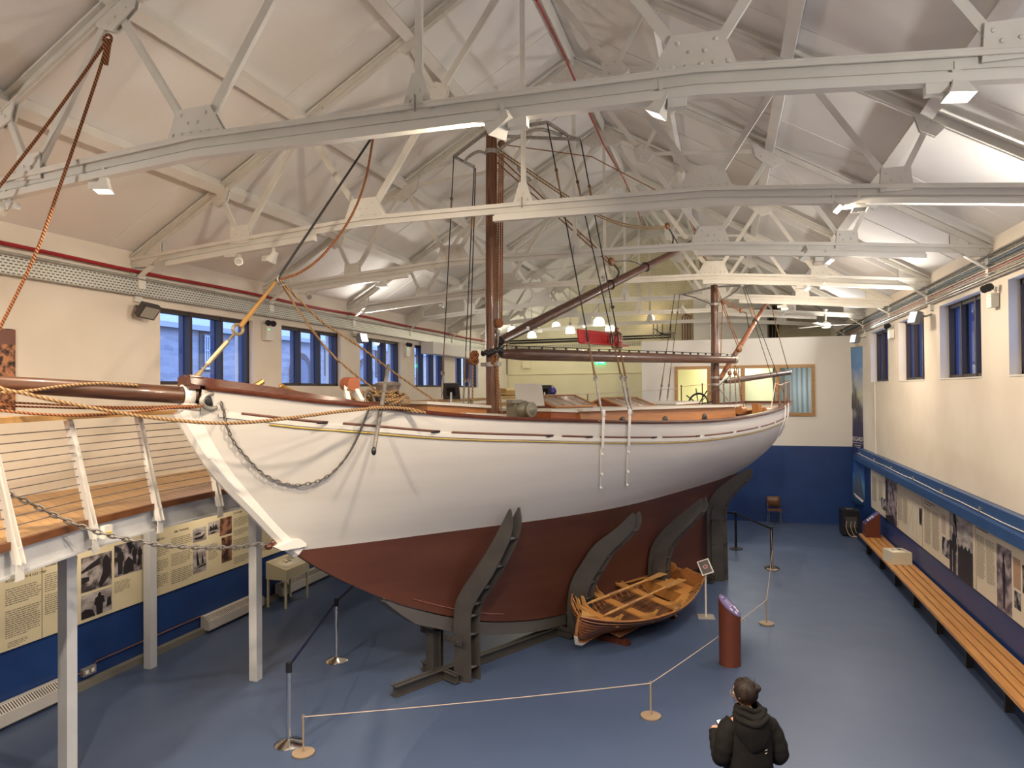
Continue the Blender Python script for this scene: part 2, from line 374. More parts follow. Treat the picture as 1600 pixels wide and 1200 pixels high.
# partition with the interior window
PY = 23.9; px0, px1 = -2.62, XR; wx0, wx1, wz0, wz1 = -1.55, 2.73, 3.36, 4.98; pt = 5.84
mb = MB(); T = .14; yc = PY+T/2
mb.box(((px0+px1)/2, yc, 1.21), (px1-px0, T, 2.42), None, 1)
mb.box(((px0+px1)/2, yc, (2.42+wz0)/2), (px1-px0, T, wz0-2.42)); mb.box(((px0+px1)/2, yc, (wz1+pt)/2), (px1-px0, T, pt-wz1))
mb.box(((px0+wx0)/2, yc, (wz0+wz1)/2), (wx0-px0, T, wz1-wz0)); mb.box(((px1+wx1)/2, yc, (wz0+wz1)/2), (px1-wx1, T, wz1-wz0))
struct('wall_partition', mb, [partw, bluew], smooth=False)
struct('wall_partition_return', MB().box((px0+.07, (PY+T+YB)/2, 2.92), (.14, YB-PY-T-.01, 5.84)), partw)
r = sroot('window_90', (0, PY, 0)); r.name = 'window_20'; WM[r.name] = Matrix.Translation((0, PY, 0)); f = MB(); fw = .1
f.box(((wx0+wx1)/2, .03, wz0+fw/2), (wx1-wx0, .18, fw)); f.box(((wx0+wx1)/2, .03, wz1-fw/2), (wx1-wx0, .18, fw))
for k in range(5): f.box((wx0+.05+(wx1-wx0-.1)*k/4, .03, (wz0+wz1)/2), (fw if k in (0, 4) else .13, .175, wz1-wz0-.01))
f.build('window_frame', oakx, r)
g = MB(); g.box(((wx0+wx1)/2, .06, (wz0+wz1)/2), (wx1-wx0-.2, .008, wz1-wz0-.2)); g.build('pane', glass, r)
struct('floor_upper', MB().box(((px0+px1)/2+.1, (PY+YB)/2+.1, 2.9), (px1-px0-.3, YB-PY-.4, .16)), mat('pale_room_floor', (.45, .42, .34), .5))
struct('ceiling_upper', MB().box(((px0+px1)/2+.1, (PY+YB)/2+.1, 5.72), (px1-px0-.3, YB-PY-.4, .08)), partw)
struct('wall_room_yellow', MB().box((-1.35, 26.6, 4.3), (2.2, .1, 2.7)), mat('yellow_room_paint', (.85, .74, .33), .6))
struct('wall_room_yellow_side', MB().box((1.15, 27.2, 4.3), (1.1, .1, 2.7)), mat('pale_yellow_paint', (.80, .76, .45), .6))
dr = sroot('door_1', (.2, 26.5, 2.98)); MB().box((0, 0, 1.1), (.95, .05, 2.2)).build('door_leaf', mat('grey_door', (.23, .21, .16), .5), dr)
struct('wall_room_blue', MB().box((2.9, 28.0, 4.3), (2.4, .1, 2.7)), mat('pale_blue_room_paint', (.52, .60, .64), .6))
cu = thing('window_curtain', 'pale blue-grey pleated curtain behind the far right pane of the oak window', 'curtain', (2.35, 27.85, 2.98))
cm = MB(); cm.grid([[V(-.9+1.8*i/60, -.05-.03*math.sin(i*1.1), z) for i in range(61)] for z in (0, 2.6)]); cm.build('curtain_cloth', mat('blue_grey_cloth', (.48, .56, .62), .8), cu, solid=.004)
area(None, (.4, 26.0, 5.6), (0, 0, -1), 1.2, 170, (1, .93, .78), name='room_ceiling_light', sy=.3)
rl = thing('room_ceiling_lamp', 'slim ceiling light inside the room behind the oak-framed window', 'ceiling light', (.4, 26.0, 5.62)); MB().box((0, 0, .03), (1.3, .34, .05)).build('lamp_casing', lampw, rl)
# skirting duct on the left, plinth under the bench on the right
struct('baseboard_left', MB().box((XL+.05, 12, .05), (.1, 32, .1)), mat('dusty_skirting', (.20, .19, .16), .6))
struct('baseboard_right', MB().box((XR-.17, 9.9, .08), (.34, 24, .16)), mat('dark_blue_plinth', (.010, .022, .06), .5))
struct('baseboard_back', MB().box(((px0+px1)/2, PY-.015, .09), (px1-px0, .03, .18)), bluew)
struct('trim_2', MB().box((XR-.012, PY-3.0, 3.6), (.024, .03, 3.2)), trimw)
# blue ledge with a white cable along the right wall
lg = thing('wall_ledge', 'long blue painted ledge with a white cable running along the right wall', 'ledge', (XR, 13.5, 2.3))
MB().box((-.06, 0, .05), (.12, 19.8, .22)).build('ledge_board', ledgeb, lg)
MB().box((-.10, 0, -.13), (.2, 19.8, .16)).build('ledge_box', ledgeb, lg)
cb_ = MB(); cb_.tube([V(-.13, -9.8+.98*i, .0+.008*math.sin(i*2.1)) for i in range(21)], .008, 6); cb_.build('white_cable', trimw, lg)
for i in range(10): MB().box((-.125, -9+2*i, .035), (.03, .08, .06)).build('cable_clip', galv, lg)
struct('trim_3', MB().box((XR+.0, 13.5, 2.44), (.03, 19.8, .04)), ledgeb)

# ---------------------------------------------------------------- roof trusses
TY = [5.58+3.32*k for k in range(7)]
def make_truss():
    t = thing('roof_truss', 'x', 'roof truss', (XC, TY[0], 0), 0, 'white riveted steel roof trusses across the hall')
    zb = lambda x: interp(abs(x), [(0, 6.615), (2.32, 6.605), (4.38, 6.45), (6.37, 6.27)])
    zt = lambda x: 6.30+SL*(6.37-abs(x))-.02
    for s in (-1, 1):
        m = MB()
        for a, b in ((0, 2.32), (2.32, 4.38), (4.38, 6.42)):
            a_, b_ = V(s*a, 0, zb(a)), V(s*b, 0, zb(b))
            m.bar(a_+V(0, -.045, .035), b_+V(0, -.045, .035), .02, .05); m.bar(a_+V(0, .01, 0), b_+V(0, .01, .0), .03, .12); m.bar(a_+V(0, 0, .052), b_+V(0, 0, .052), .12, .016)
        m.build('bottom_chord', steel, t)
        m = MB(); a_, b_ = V(s*6.42, 0, zt(6.42)), V(0, 0, zt(0))
        m.bar(a_, b_, .02, .13); m.bar(a_+V(0, 0, .06), b_+V(0, 0, .06), .14, .02); m.bar(a_-V(0, 0, .055), b_-V(0, 0, .055), .10, .012)
        m.build('top_chord', steel, t)
        T1, T2, T3, AP = (4.75, zt(4.75)), (3.3, zt(3.3)), (1.65, zt(1.65)), (.0, zt(0)-.08)
        B1, B2, B3, MM = (4.38, zb(4.38)), (2.32, zb(2.32)), (0, zb(0)), (1.2, 8.25)
        for a, b, w_ in ((T1, B1, .06), (T2, B1, .07), (T2, B2, .07), (AP, MM, .08), (MM, B2, .08), (MM, T3, .055), (MM, T2, .055)):
            q = MB(); A, B = V(s*a[0], .0, a[1]), V(s*b[0], .0, b[1])
            q.bar(A, B, .012, w_); d = (B-A).normalized(); nn = d.cross(V(0, 1, 0))
            q.bar(A+nn*w_/2+V(0, .02, 0), B+nn*w_/2+V(0, .02, 0), .05, .010, nn); q.build('web_strut', steel, t)
        def plate(poly, o, riv):
            g = MB(); g.prism([(s*p[0], p[1]) for p in poly], (s*o[0], -.022, o[1]), (1, 0, 0), (0, 0, 1), (0, .02, 0))
            g.prism([(s*p[0], p[1]) for p in poly], (s*o[0], .035, o[1]), (1, 0, 0), (0, 0, 1), (0, .02, 0))
            for x, z in riv: g.ell((s*(o[0]+x), -.034, o[1]+z), (.018, .014, .018), None, 8); g.ell((s*(o[0]+x), .047, o[1]+z), (.018, .014, .018), None, 8)
            g.build('gusset_plate', steel, t)
        plate([(-.36, -.03), (.3, -.03), (.19, .26), (-.19, .27)], (2.32, 6.66), [(-.28, .02), (-.18, .02), (-.08, .02), (.03, .02), (.13, .02), (.23, .02), (-.14, .2), (-.05, .12), (.06, .12), (.14, .2)])
        plate([(-.17, -.05), (.17, -.05), (.15, .22), (-.15, .22)], (4.38, 6.48), [(-.11, 0), (0, 0), (.11, 0), (-.1, .16), (-.05, .08), (.06, .09), (.1, .17)])
        plate([(-.16, .1), (.02, .17), (.2, -.02), (.08, -.16), (-.12, -.1)], (1.2, 8.25), [(-.08, .07), (.02, .1), (.1, -.0), (-.05, -.04), (.03, -.08)])
        plate([(-.34, .22), (.22, -.1), (.16, -.2), (-.02, -.26), (-.28, -.06)], (3.3, zt(3.3)-.02), [(-.25, .12), (-.15, .06), (-.03, -.0), (.08, -.07), (-.18, -.06), (-.05, -.13), (.03, -.18)])
        plate([(-.2, .12), (.14, -.08), (.02, -.16), (-.13, -.06)], (1.65, zt(1.65)-.03), [(-.1, .04), (0, -.03)])
        plate([(-.2, .14), (.16, -.08), (.03, -.2), (-.12, -.12)], (4.75, zt(4.75)-.03), [(-.1, .05), (0, -.04), (-.05, -.08)])
        plate([(-.55, .20), (.02, -.12), (.02, -.2), (-.3, -.2), (-.55, -.05)], (6.36, 6.38), [(-.45, .07), (-.3, .0), (-.15, -.1), (-.05, -.12)])
        m = MB(); m.bar((s*6.0, 0, 6.2), (s*6.36, 0, 5.95), .1, .02); m.box((s*6.33, 0, 6.02), (.07, .12, .3)); m.build('end_bracket', steel, t)
    MB().bar((0, 0, 6.7), (0, 0, zt(0)-.1), .012, .06, (1, 0, 0)).bar((.025, .02, 6.7), (.025, .02, zt(0)-.1), .05, .01, (1, 0, 0)).build('king_rod', steel, t)
    g = MB(); g.prism([(-.13, 0), (.13, 0), (.05, .26), (-.05, .26)], (0, -.02, 6.68), (1, 0, 0), (0, 0, 1), (0, .02, 0)); g.ell((0, -.034, 6.78), (.02, .014, .02), None, 8); g.ell((-.07, -.034, 6.71), (.018, .014, .018), None, 8); g.ell((.07, -.034, 6.71), (.018, .014, .018), None, 8); g.build('gusset_plate', steel, t)
    g = MB(); za = zt(0); g.prism([(-.5, -.30), (-.28, -.42), (.28, -.42), (.5, -.30), (.1, .0), (-.1, .0)], (0, -.022, za), (1, 0, 0), (0, 0, 1), (0, .02, 0))
    for x in (-.34, -.2, -.07, .07, .2, .34): g.ell((x, -.034, za-.33), (.018, .014, .018), None, 8); g.ell((x*.7, -.034, za-.2-abs(x)*.2), (.018, .014, .018), None, 8)
    g.build('gusset_plate', steel, t)
    m = MB(); m.box((0, -.075, 6.66), (.008, .03, .14)); m.build('joint_strip', galv, t); return t
tr0 = make_truss()
tl = ['white steel roof truss nearest the camera, its tie crossing the whole top of the picture',
      'second white roof truss, its tie passing in front of the upper main mast',
      'third white roof truss, behind the main mast and over the middle of the yacht',
      'fourth white roof truss, over the main boom halfway down the hall',
      'fifth white roof truss, just in front of the mizzen mast',
      'sixth white roof truss, above the partition, carrying the ceiling fan',
      'farthest white roof truss, over the space behind the white partition']
tr0['label'] = tl[0]
for k in range(1, 7): dup(tr0, (XC, TY[k], 0), 0, tl[k])
pw = ['lowest', 'middle', 'upper']
for s, sd in ((-1, 'left'), (1, 'right')):
    for k, x in enumerate((4.75, 3.3, 1.65)):
        zr = ZE+SL*(6.37-x)-.012; th = math.atan(SL)
        R = Matrix.Rotation(s*th, 3, 'Y'); nrm = R@V(0, 0, 1); ux = R@V(1, 0, 0)
        o = V(XC+s*x, 12.5, zr); m = MB()
        c0 = o-nrm*.085
        m.box(c0, (.10, 32.9, .17), R); m.box(c0-nrm*.08+ux*s*.02, (.15, 32.9, .014), R)
        ob = m.build('roof_purlin', purlinm); tag(ob, '%s white purlin running the length of the %s roof slope' % (pw[k], sd), 'purlin', 'purlins under the roof')
ob = MB().box((XC, 12.5, ZE+SL*6.37-.14), (.05, 32.9, .2)).build('ridge_beam', purlinm); tag(ob, 'narrow white ridge beam along the peak of the roof', 'beam')
rp = MB().tube([at(838, 0, Y=7.0), at(882, 88, Y=8.9), at(915, 165, Y=10.6), at(945, 230, Y=12.3), at(975, 280, Y=15), at(997, 330, Y=18), at(1003, 352, Y=21)], .015, 8).build('red_pipe', dred)
tag(rp, 'thin red cable pipe hung below the roof ridge', 'pipe')

# ---------------------------------------------------------------- tracks and lamps on the trusses
def track(k, x0, x1, lab, z=None):
    zb = lambda x: interp(abs(x-XC), [(0, 6.615), (2.32, 6.605), (4.38, 6.45), (6.37, 6.27)])-.128
    xs = [x0]+[x for x in (XC-4.38, XC-2.32, XC+2.32, XC+4.38) if x0 < x < x1]+[x1]
    t = thing('lighting_track', lab, 'light track', (xs[0], TY[k], zb(xs[0])), 0, 'lighting tracks under the trusses')
    m = MB()
    for a, b in zip(xs, xs[1:]): m.bar((a, TY[k], zb(a)), (b, TY[k], zb(b)), .09, .065); m.bar((a, TY[k]+.02, zb(a)+.05), (b, TY[k]+.02, zb(b)+.05), .02, .05)
    m.build('track_body', lampw, t, world=True)
track(0, -8.6, 3.6, 'long white lighting track under the nearest truss'); track(1, -8.2, -5.6, 'short white lighting track under the second truss at its left end')
track(1, -2.9, 3.8, 'white lighting track under the right part of the second truss'); track(2, -8.0, -5.7, 'short white lighting track under the third truss on the left')
track(2, -.4, 3.0, 'white lighting track under the third truss on the right'); track(3, -.4, 3.7, 'white lighting track under the fourth truss on the right')
track(3, -8.4, -5.2, 'white lighting track under the fourth truss on the left'); track(4, .4, 3.7, 'white lighting track under the fifth truss')
track(5, .0, 2.6, 'white lighting track under the sixth truss')
def spot(p, az, tilt, lit, lab, power=SPOT_W, sz=1.0, gear=-1, spread=150):
    """white horn spotlight hung at p; az = heading, tilt = below horizontal"""
    az, tilt = math.radians(az), math.radians(tilt)
    d = V(math.sin(az)*math.cos(tilt), math.cos(az)*math.cos(tilt), -math.sin(tilt))
    x = d.cross(V(0, 0, 1)).normalized(); y = x.cross(d); R = Matrix((x, y, d)).transposed()
    t = thing('track_spotlight', lab, 'spotlight', (p.x, p.y, p.z+.14), 0, 'track spotlights')
    h = MB(); S = sz*.85
    def fr(w_, hh, z): return [p+R@V(a*w_/2, b*hh/2, z) for a, b in ((-1, -1), (1, -1), (1, 1), (-1, 1))]
    prof = [(.07, .07, -.1), (.085, .08, -.03), (.12, .10, .03), (.19, .13, .1)]
    prof = [(a*S, b*S, c*S) for a, b, c in prof]
    rows = [fr(*q)+[fr(*q)[0]] for q in prof]; h.grid(rows); h.add(fr(*prof[0]), [(0, 1, 2, 3)])
    h.build('lamp_head', lampw, t, world=True, smooth=False, solid=.004)
    MB().add(fr(.17*S, .11*S, .085*S), [(0, 1, 2, 3)]).build('lamp_lens', lens_on if lit else lens_off, t, world=True)
    m = MB(); m.bar(p+V(0, 0, .02), p+V(0, 0, .16), .03, .03); m.build('swivel_arm', lampw, t, world=True)
    m = MB(); m.box(p+V(gear*.13*S, 0, -.015), (.15*S, .08*S, .08*S)); m.build('gear_box', lampw, t, world=True)
    if lit and power: area(t, p+d*(.12*S), d, .16, power, WARM, math.radians(spread))
    return t
spot(at(163, 287, Y=5.58), 160, 80, 1, 'lit white spotlight on the nearest truss at left, beside the slack ropes', 40)
spot(at(8, 322, Y=5.58), -120, 35, 0, 'white spotlight at the left picture edge under the nearest truss', gear=1)
spot(at(785, 192, Y=5.58), -60, 25, 1, 'white spotlight in front of the main masthead', 90, 1.25, 1)
spot(at(1033, 162, Y=5.58), -75, 62, 1, 'white spotlight turned down and left, right of the main mast, under the nearest truss', 90, 1.1, 1)
spot(at(1495, 133, Y=5.58), 165, 76, 1, 'brightly lit white spotlight under the nearest truss at top right', 60, 1.15)
spot(at(1302, 320, Y=8.9), 115, 48, 1, 'lit spotlight under the second truss at right, left one of two', 70, 1, 1)
spot(at(1342, 318, Y=8.9), 175, 72, 0, 'unlit spotlight under the second truss at right, right one of two')
spot(at(1260, 395, Y=12.22), -25, 35, 1, 'large spotlight under the third truss turned away towards the partition', 90, 1.2, 1)
spot(at(1292, 403, Y=12.22), 120, 55, 1, 'lit spotlight under the third truss on the right', 60)
spot(at(1258, 447, Y=15.54), 120, 55, 1, 'lit spotlight under the fourth truss on the right, left one of two', 40)
spot(at(1288, 444, Y=15.54), 5, 35, 1, 'spotlight under the fourth truss turned to the partition, right one of two', 90, 1, 1)
spot(at(1226, 478, Y=18.86), 185, 75, 1, 'lit spotlight under the fifth truss above the mizzen gaff', 40)
spot(at(1223, 490, Y=22.18), 140, 50, 0, 'small unlit spotlight under the sixth truss above the oak window', 0, .9)
spot(at(600, 443, Y=12.22), 170, 80, 1, 'lit spotlight under the third truss over the left windows', 38)
spot(at(694, 476, Y=15.54), 60, 75, 0, 'small unlit spotlight under the fourth truss on the left', 0, .8)
spot(at(914, 508, Y=25.5), -150, 50, 1, 'small lit spotlight under the farthest truss above the back space', 25, .9)
for (u, v_, Y, lab) in ((372, 405, 8.9, 'round white spotlight under the left end of the second truss'), (482, 461, 12.22, 'round white spotlight under the left end of the third truss')):
    p = at(u, v_, Y=Y); t = thing('round_spotlight', lab, 'spotlight', (p.x, p.y, p.z+.12)); d = V(.6, -.6, -.5).normalized()
    MB().cyl(p-d*.08, p+d*.1, .06, .06, 18).build('lamp_head', lampw, t, world=True); MB().cyl(p+d*.1, p+d*.104, .048, .048, 18).build('lamp_lens', lens_off, t, world=True)
    MB().box(p+V(-.12, 0, .06), (.2, .07, .05)).build('gear_box', lampw, t, world=True)
TY.append(2.26); track(7, -8.2, 3.4, 'added unseen lighting track over the camera, carrying the fill spotlights')  # unseen track and spots added over the camera to brighten the hall
for x_, az_, tl_, pw_, lab in ((-6.0, -22, 52, 100, 'added unseen fill spotlight over the camera, leftmost'), (-4.0, -8, 56, 85, 'added unseen fill spotlight over the camera, second from the left'), (-1.0, -5, 58, 85, 'added unseen fill spotlight over the camera, second from the right'), (1.9, 30, 56, 100, 'added unseen fill spotlight over the camera, rightmost')):
    spot(V(x_, 2.26, 6.33), az_, tl_, 1, lab, pw_, spread=100)
spot(V(-6.3, 8.9, 6.2), -100, 60, 1, 'spotlight under the second truss over the gallery', 12); spot(V(-2.6, 2.26, 6.33), 52, 45, 1, 'added unseen fill spotlight over the camera, middle one turned to the right wall', 120, spread=80); TY.pop()  # the spot over the camera is added to brighten the right wall
spot(V(-1.0, 18.86, 6.3), 5, 40, 1, 'added spotlight under the fifth truss behind the mizzen gear, turned to the partition', 55)  # extra spot added to brighten the partition
# wall floodlights
def flood(p, d, lit, lab, dark=False, power=FLOOD_W):
    t = thing('wall_floodlight', lab, 'floodlight', tuple(p)); d = Vector(d).normalized()
    x = V(0, 1, 0); x = (x-d*x.dot(d)).normalized(); y = d.cross(x); R = Matrix((x, y, d)).transposed(); hm = lampg if dark else mat('grey_flood_casing', (.22, .22, .22), .4)
    MB().box(p+d*.03, (.30, .24, .10), R).box(p-d*.05, (.2, .16, .08), R).build('lamp_casing', hm, t, world=True)
    MB().box(p+d*.083, (.25, .19, .006), R).build('lamp_lens', lens_cool if lit else lens_off, t, world=True)
    side = -1 if p.x < 0 else 1; wx = XL if side < 0 else XR
    MB().bar(p-d*.03, (wx-side*.02, p.y, p.z+.06), .04, .03).build('bracket', hm, t, world=True)
    MB().box((wx-side*.03, p.y, p.z+.2), (.06, .14, .14)).build('junction_box', lampw, t, world=True)
    if lit: area(t, p+d*.12, d, .25, power, COOL, math.pi, sy=.2)
flood(at(230, 484, X=XL+.22), (.75, -.15, -.65), 0, 'dark unlit floodlight on the left wall beside the first window', True)
flood(at(565, 529, X=XL+.25), (.9, -.1, .25), 1, 'lit floodlight on the left wall between the second and third windows')
flood(at(1432, 497, X=XR-.28), (-.9, -.2, .25), 1, 'lit floodlight on the right wall over the second window from the partition')
flood(at(1337, 530, X=XR-.28), (-.85, -.25, .2), 1, 'lit floodlight at the far end of the right wall above the banner')
flood(V(XR-.28, 9.2, 5.6), (-.9, .1, .3), 1, 'lit floodlight on the right wall just outside the view'); flood(V(XR-.28, 2.6, 5.6), (-.9, .1, .25), 1, 'added unseen floodlight on the right wall near the camera')
flood(V(XL+.25, 2.4, 5.6), (.9, .1, .2), 1, 'added unseen floodlight on the left wall near the camera')  # both floods near the camera are unseen, added to light the near hall
flood(V(XL+.25, 22.2, 5.5), (.9, -.1, .25), 1, 'lit floodlight on the far left wall above the fourth window')
# emergency light units
def emer(p, lab, heads=2):
    side = -1 if p.x < 0 else 1; t = thing('emergency_light', lab, 'emergency light', tuple(p)); w_ = .26 if side < 0 else .2
    MB().box(p, (.1, w_, .32 if side < 0 else .2)).build('battery_box', lampw, t, world=True)
    m = MB()
    for k in (-1, 1): d = V(-side*.7, -.5, -.3).normalized(); q = p+V(-side*.05, k*.08, .2); m.cyl(q, q+d*.06, .055, .06, 14)
    m.build('lamp_head', blackm, t, world=True); MB().box(p+V(-side*.052, -.05, .06), (.006, .03, .02)).build('green_indicator', mat('green_led', (0, .5, .1), .4, emit=(.05, 1, .2), es=3), t, world=True)
emer(at(419, 520, X=XL+.06), 'cream emergency light box on the left wall between the first two windows'); emer(at(636, 549, X=XL+.06), 'small emergency light box on the left wall between the third and fourth windows')
emer(at(1551, 470, X=XR-.06), 'emergency light with a green indicator on the right wall, nearest one'); emer(at(1392, 522, X=XR-.06), 'emergency light with a green indicator on the right wall, farther one')
# cable tray, pipes
traym = mat('perforated_tray', (.55, .55, .50), .4, .3)
vv = coords(traym); s3 = N(traym, 'ShaderNodeSeparateXYZ'); L(traym, vv, s3.inputs[0]); c3 = N(traym, 'ShaderNodeCombineXYZ'); L(traym, s3.outputs[1], c3.inputs[0]); L(traym, s3.outputs[2], c3.inputs[1])
bt = N(traym, 'ShaderNodeTexBrick', Scale=1.0); bt.inputs['Brick Width'].default_value = .07; bt.inputs['Row Height'].default_value = .04; bt.inputs['Mortar Size'].default_value = .0135
bt.inputs['Color1'].default_value = (.05, .05, .05, 1); bt.inputs['Color2'].default_value = (.05, .05, .05, 1); bt.inputs['Mortar'].default_value = (.58, .58, .52, 1)
L(traym, c3.outputs[0], bt.inputs['Vector']); L(traym, bt.outputs['Color'], bs(traym).inputs['Base Color'])
ct = thing('cable_tray', 'long perforated grey cable tray along the left wall above the windows', 'cable tray', (XL+.12, 14, 5.75))
MB().box((0, 0, .14), (.012, 28, .27)).build('tray_web', traym, ct); MB().box((-.03, 0, .285), (.08, 28, .012)).box((-.03, 0, 0), (.08, 28, .012)).tube([(0.02, -14, .25), (.02, 14, .25)], .016, 6).build('tray_edge', galv, ct)
for k in range(9): MB().box((.012, -11.7+3.32*k, .2), (.03, .14, .2)).build('junction_box', lampw, ct)
o = MB().tube([V(XL+.1, .5+k*1.0, 6.13+.012*math.sin(k*1.3)) for k in range(29)], .028, 8).build('red_pipe', dred); tag(o, 'dark red pipe running above the cable tray on the left wall', 'pipe')
pm = {'steel': galv, 'black': blackm, 'blue': mat('blue_conduit', (.10, .2, .32), .3, .3), 'pink': mat('copper_pink_conduit', (.42, .17, .13), .4), 'bright': mat('bright_conduit', (.6, .6, .58), .25, .6)}
for k, (c, nm) in enumerate((('steel', 'topmost thin grey'), ('black', 'second from top black'), ('bright', 'third from top bright metal'), ('blue', 'fourth from top bluish'), ('black', 'fifth from top black'), ('bright', 'sixth from top silvery'), ('pink', 'seventh from top reddish'), ('steel', 'eighth from top grey'), ('bright', 'ninth from top pale'), ('steel', 'lowest grey'))):
    o = MB().tube([V(XR-.05-.02*(k % 3 == 1), y, 6.2-.042*k) for y in (1, 8, 15, 22, 27)], .015, 8).build('conduit_pipe', pm[c]); tag(o, '%s conduit along the right wall above the windows' % nm, 'pipe', 'conduits on the right wall')
wb = thing('white_ventilation_duct', 'long white boxed duct on the far left wall above the last windows', 'duct', (XL+.25, 22, 5.55)); MB().box((0, 0, 0), (.4, 4.4, .36)).build('duct_casing', partw, wb)
MB().cyl((.2, 1.5, 0), (.215, 1.5, 0), .06, .06, 16).build('duct_opening', blackm, wb)
# pendants over the back space
def pendant(u, v_, Y, r, lab, t0=None):
    p = at(u, v_, Y=Y); t = thing('pendant_lamp', lab, 'pendant lamp', tuple(p), 0, 'glowing dome pendants over the back space'); m = MB()
    m.lathe([(r, -.5*r), (r*.98, 0), (r*.85, .45*r), (r*.5, .8*r), (r*.15, .9*r)], p, 20); m.build('dome_shade', pendm, t, world=True)
    MB().cyl(p+V(0, 0, r*.85), p+V(0, 0, r*.85+.16), .05, .05, 12).build('lamp_cap', mat('grey_lamp_cap', (.3, .3, .27), .5), t, world=True)
    top = ZE+SL*(6.37-abs(p.x-XC)); MB().tube([p+V(0, 0, r), (p.x, p.y, top)], .006, 5).build('flex_cord', blackm, t, world=True)
    l = bpy.data.lights.new('lamp_light', 'POINT'); l.energy = PEND_W; l.color = (1, .93, .72); l.shadow_soft_size = .1; lo = bpy.data.objects.new('lamp_light', l); C.objects.link(lo); lo.parent = t; lo.location = (0, 0, -.28)
for a in ((800, 516, 26.5, .17, 'leftmost glowing dome pendant, half hidden by the gaff'), (831, 524, 24.5, .16, 'lowest glowing dome pendant, left of centre in the back space'), (869, 509, 27.5, .17, 'small glowing dome pendant above and between two lower ones'),
          (891, 517, 25.5, .17, 'glowing dome pendant just left of the red lamp board'), (936, 503, 25.5, .2, 'highest and largest glowing dome pendant above the red lamp board'), (953, 513, 26.8, .18, 'glowing dome pendant just behind the red lantern')): pendant(*a)
p = at(1018, 497, Y=28.5); t = thing('wall_bulkhead_lamp', 'bright round lamp on the back wall beside the metal stair frame', 'lamp', tuple(p)); MB().ell(p, (.12, .12, .12)).build('lamp_globe', mat('amber_lit_globe', (1, 1, 1), .3, emit=(1, .75, .4), es=25), t, world=True); MB().bar(p, p+V(.0, .5, 0), .05, .05).build('bracket', galv, t, world=True)
t = thing('stair_frame', 'grey metal stair guard frame on the back wall right of the bright lamp', 'frame', tuple(at(1040, 530, Y=28.6))); m = MB()
for u in (1021, 1027, 1035, 1052): m.bar(at(u, 530, Y=28.6), at(u, 503 if u < 1040 else 521, Y=28.6), .05, .05, (1, 0, 0))
m.bar(at(1018, 503, Y=28.6), at(1036, 503, Y=28.6), .05, .05); m.bar(at(1020, 512, Y=28.6), at(1036, 523, Y=28.6), .05, .05); m.bar(at(1030, 521, Y=28.6), at(1056, 520, Y=28.6), .05, .05); m.build('frame_bars', galvd, t, world=True)
m = MB(); q = [at(u, v_, Y=28.8) for u, v_ in ((788, 585), (788, 535), (795, 533), (900, 529), (1000, 525), (1048, 523), (1048, 503), (1072, 503))]
for k in (0, .1): m.tube([p+V(k if i < 3 else 0, 0, -k if 2 <= i < 6 else 0) for i, p in enumerate(q)], .035, 6)
tag(m.build('black_pipes', blackm), 'pair of black pipes along the yellow back wall, bent down at the left', 'pipe')
m = MB()
for k in range(4): m.tube([V(-1.55+.1*k, 28.8, 5.9), V(-1.55+.1*k, 28.8, 7.1-.02*k), V(-1.4+.06*k, 28.8, 7.22-.02*k)], .03, 6)
tag(m.build('cable_bundle', mat('dull_red_cables', (.16, .06, .05), .5)), 'bundle of dull red cables on the back wall left of the white box room', 'cables')
m = MB()
for k in range(3): m.tube([V(1.75+.12*k, 28.94, 5.8), V(1.75+.12*k, 28.94, 7.4)], .05, 6)
tag(m.build('dark_pipes', mat('dark_pipe_paint', (.03, .02, .02), .5)), 'dark vertical pipes on the back wall right of the white box room', 'pipe')
p = at(938, 566, Y=28.9); t = thing('exit_sign', 'small green lit exit sign on the yellow back wall under the boom', 'sign', tuple(p)); MB().box(p, (.42, .06, .17)).build('sign_case', mat('green_sign_light', (0, .5, .2), .4, emit=(.06, .8, .28), es=2.2), t, world=True)
m = MB(); q = p+V(0, -.034, 0); m.prism([(-.03, -.02), (.1, -.02), (.1, -.05), (.16, 0), (.1, .05), (.1, .02), (-.03, .02)], q, (1, 0, 0), (0, 0, 1), (0, .004, 0)); m.ell(q+V(-.12, 0, .045), (.016, .003, .016), None, 8)
m.bar(q+V(-.12, 0, .03), q+V(-.13, 0, -.02), .004, .02, (0, 1, 0)); m.bar(q+V(-.13, 0, -.02), q+V(-.16, 0, -.06), .004, .014, (0, 1, 0)); m.bar(q+V(-.13, 0, -.02), q+V(-.09, 0, -.06), .004, .014, (0, 1, 0)); m.bar(q+V(-.15, 0, .01), q+V(-.08, 0, .02), .004, .012, (0, 1, 0))
m.build('running_figure_arrow', mat('white_sign_light', (1, 1, 1), .4, emit=(.9, 1, .95), es=3), t, world=True)
t = thing('wire_cable_basket', 'wire cable basket along the yellow back wall behind the boom', 'cable tray', tuple(at(900, 543, Y=28.92))); m = MB()
a_, b_ = at(795, 545, Y=28.92), at(1003, 540, Y=28.92)
for k in range(5): m.bar(a_+V(0, 0, -.16*k/4+.08), b_+V(0, 0, -.16*k/4+.08+.1), .012, .012)
for k in range(60): q = a_.lerp(b_, k/59); m.bar(q+V(0, 0, .1+.1*k/59), q+V(0, 0, -.1+.1*k/59), .01, .01, (1, 0, 0))
m.build('basket_wires', galvd, t, world=True)
p = at(823, 570, Y=28.9); t = thing('wall_box', 'small cream box on the back wall under the boom', 'box', tuple(p)); MB().box(p, (.35, .1, .3)).build('box_case', cream_far, t, world=True)
p = at(957, 502-22, Y=28.8); 
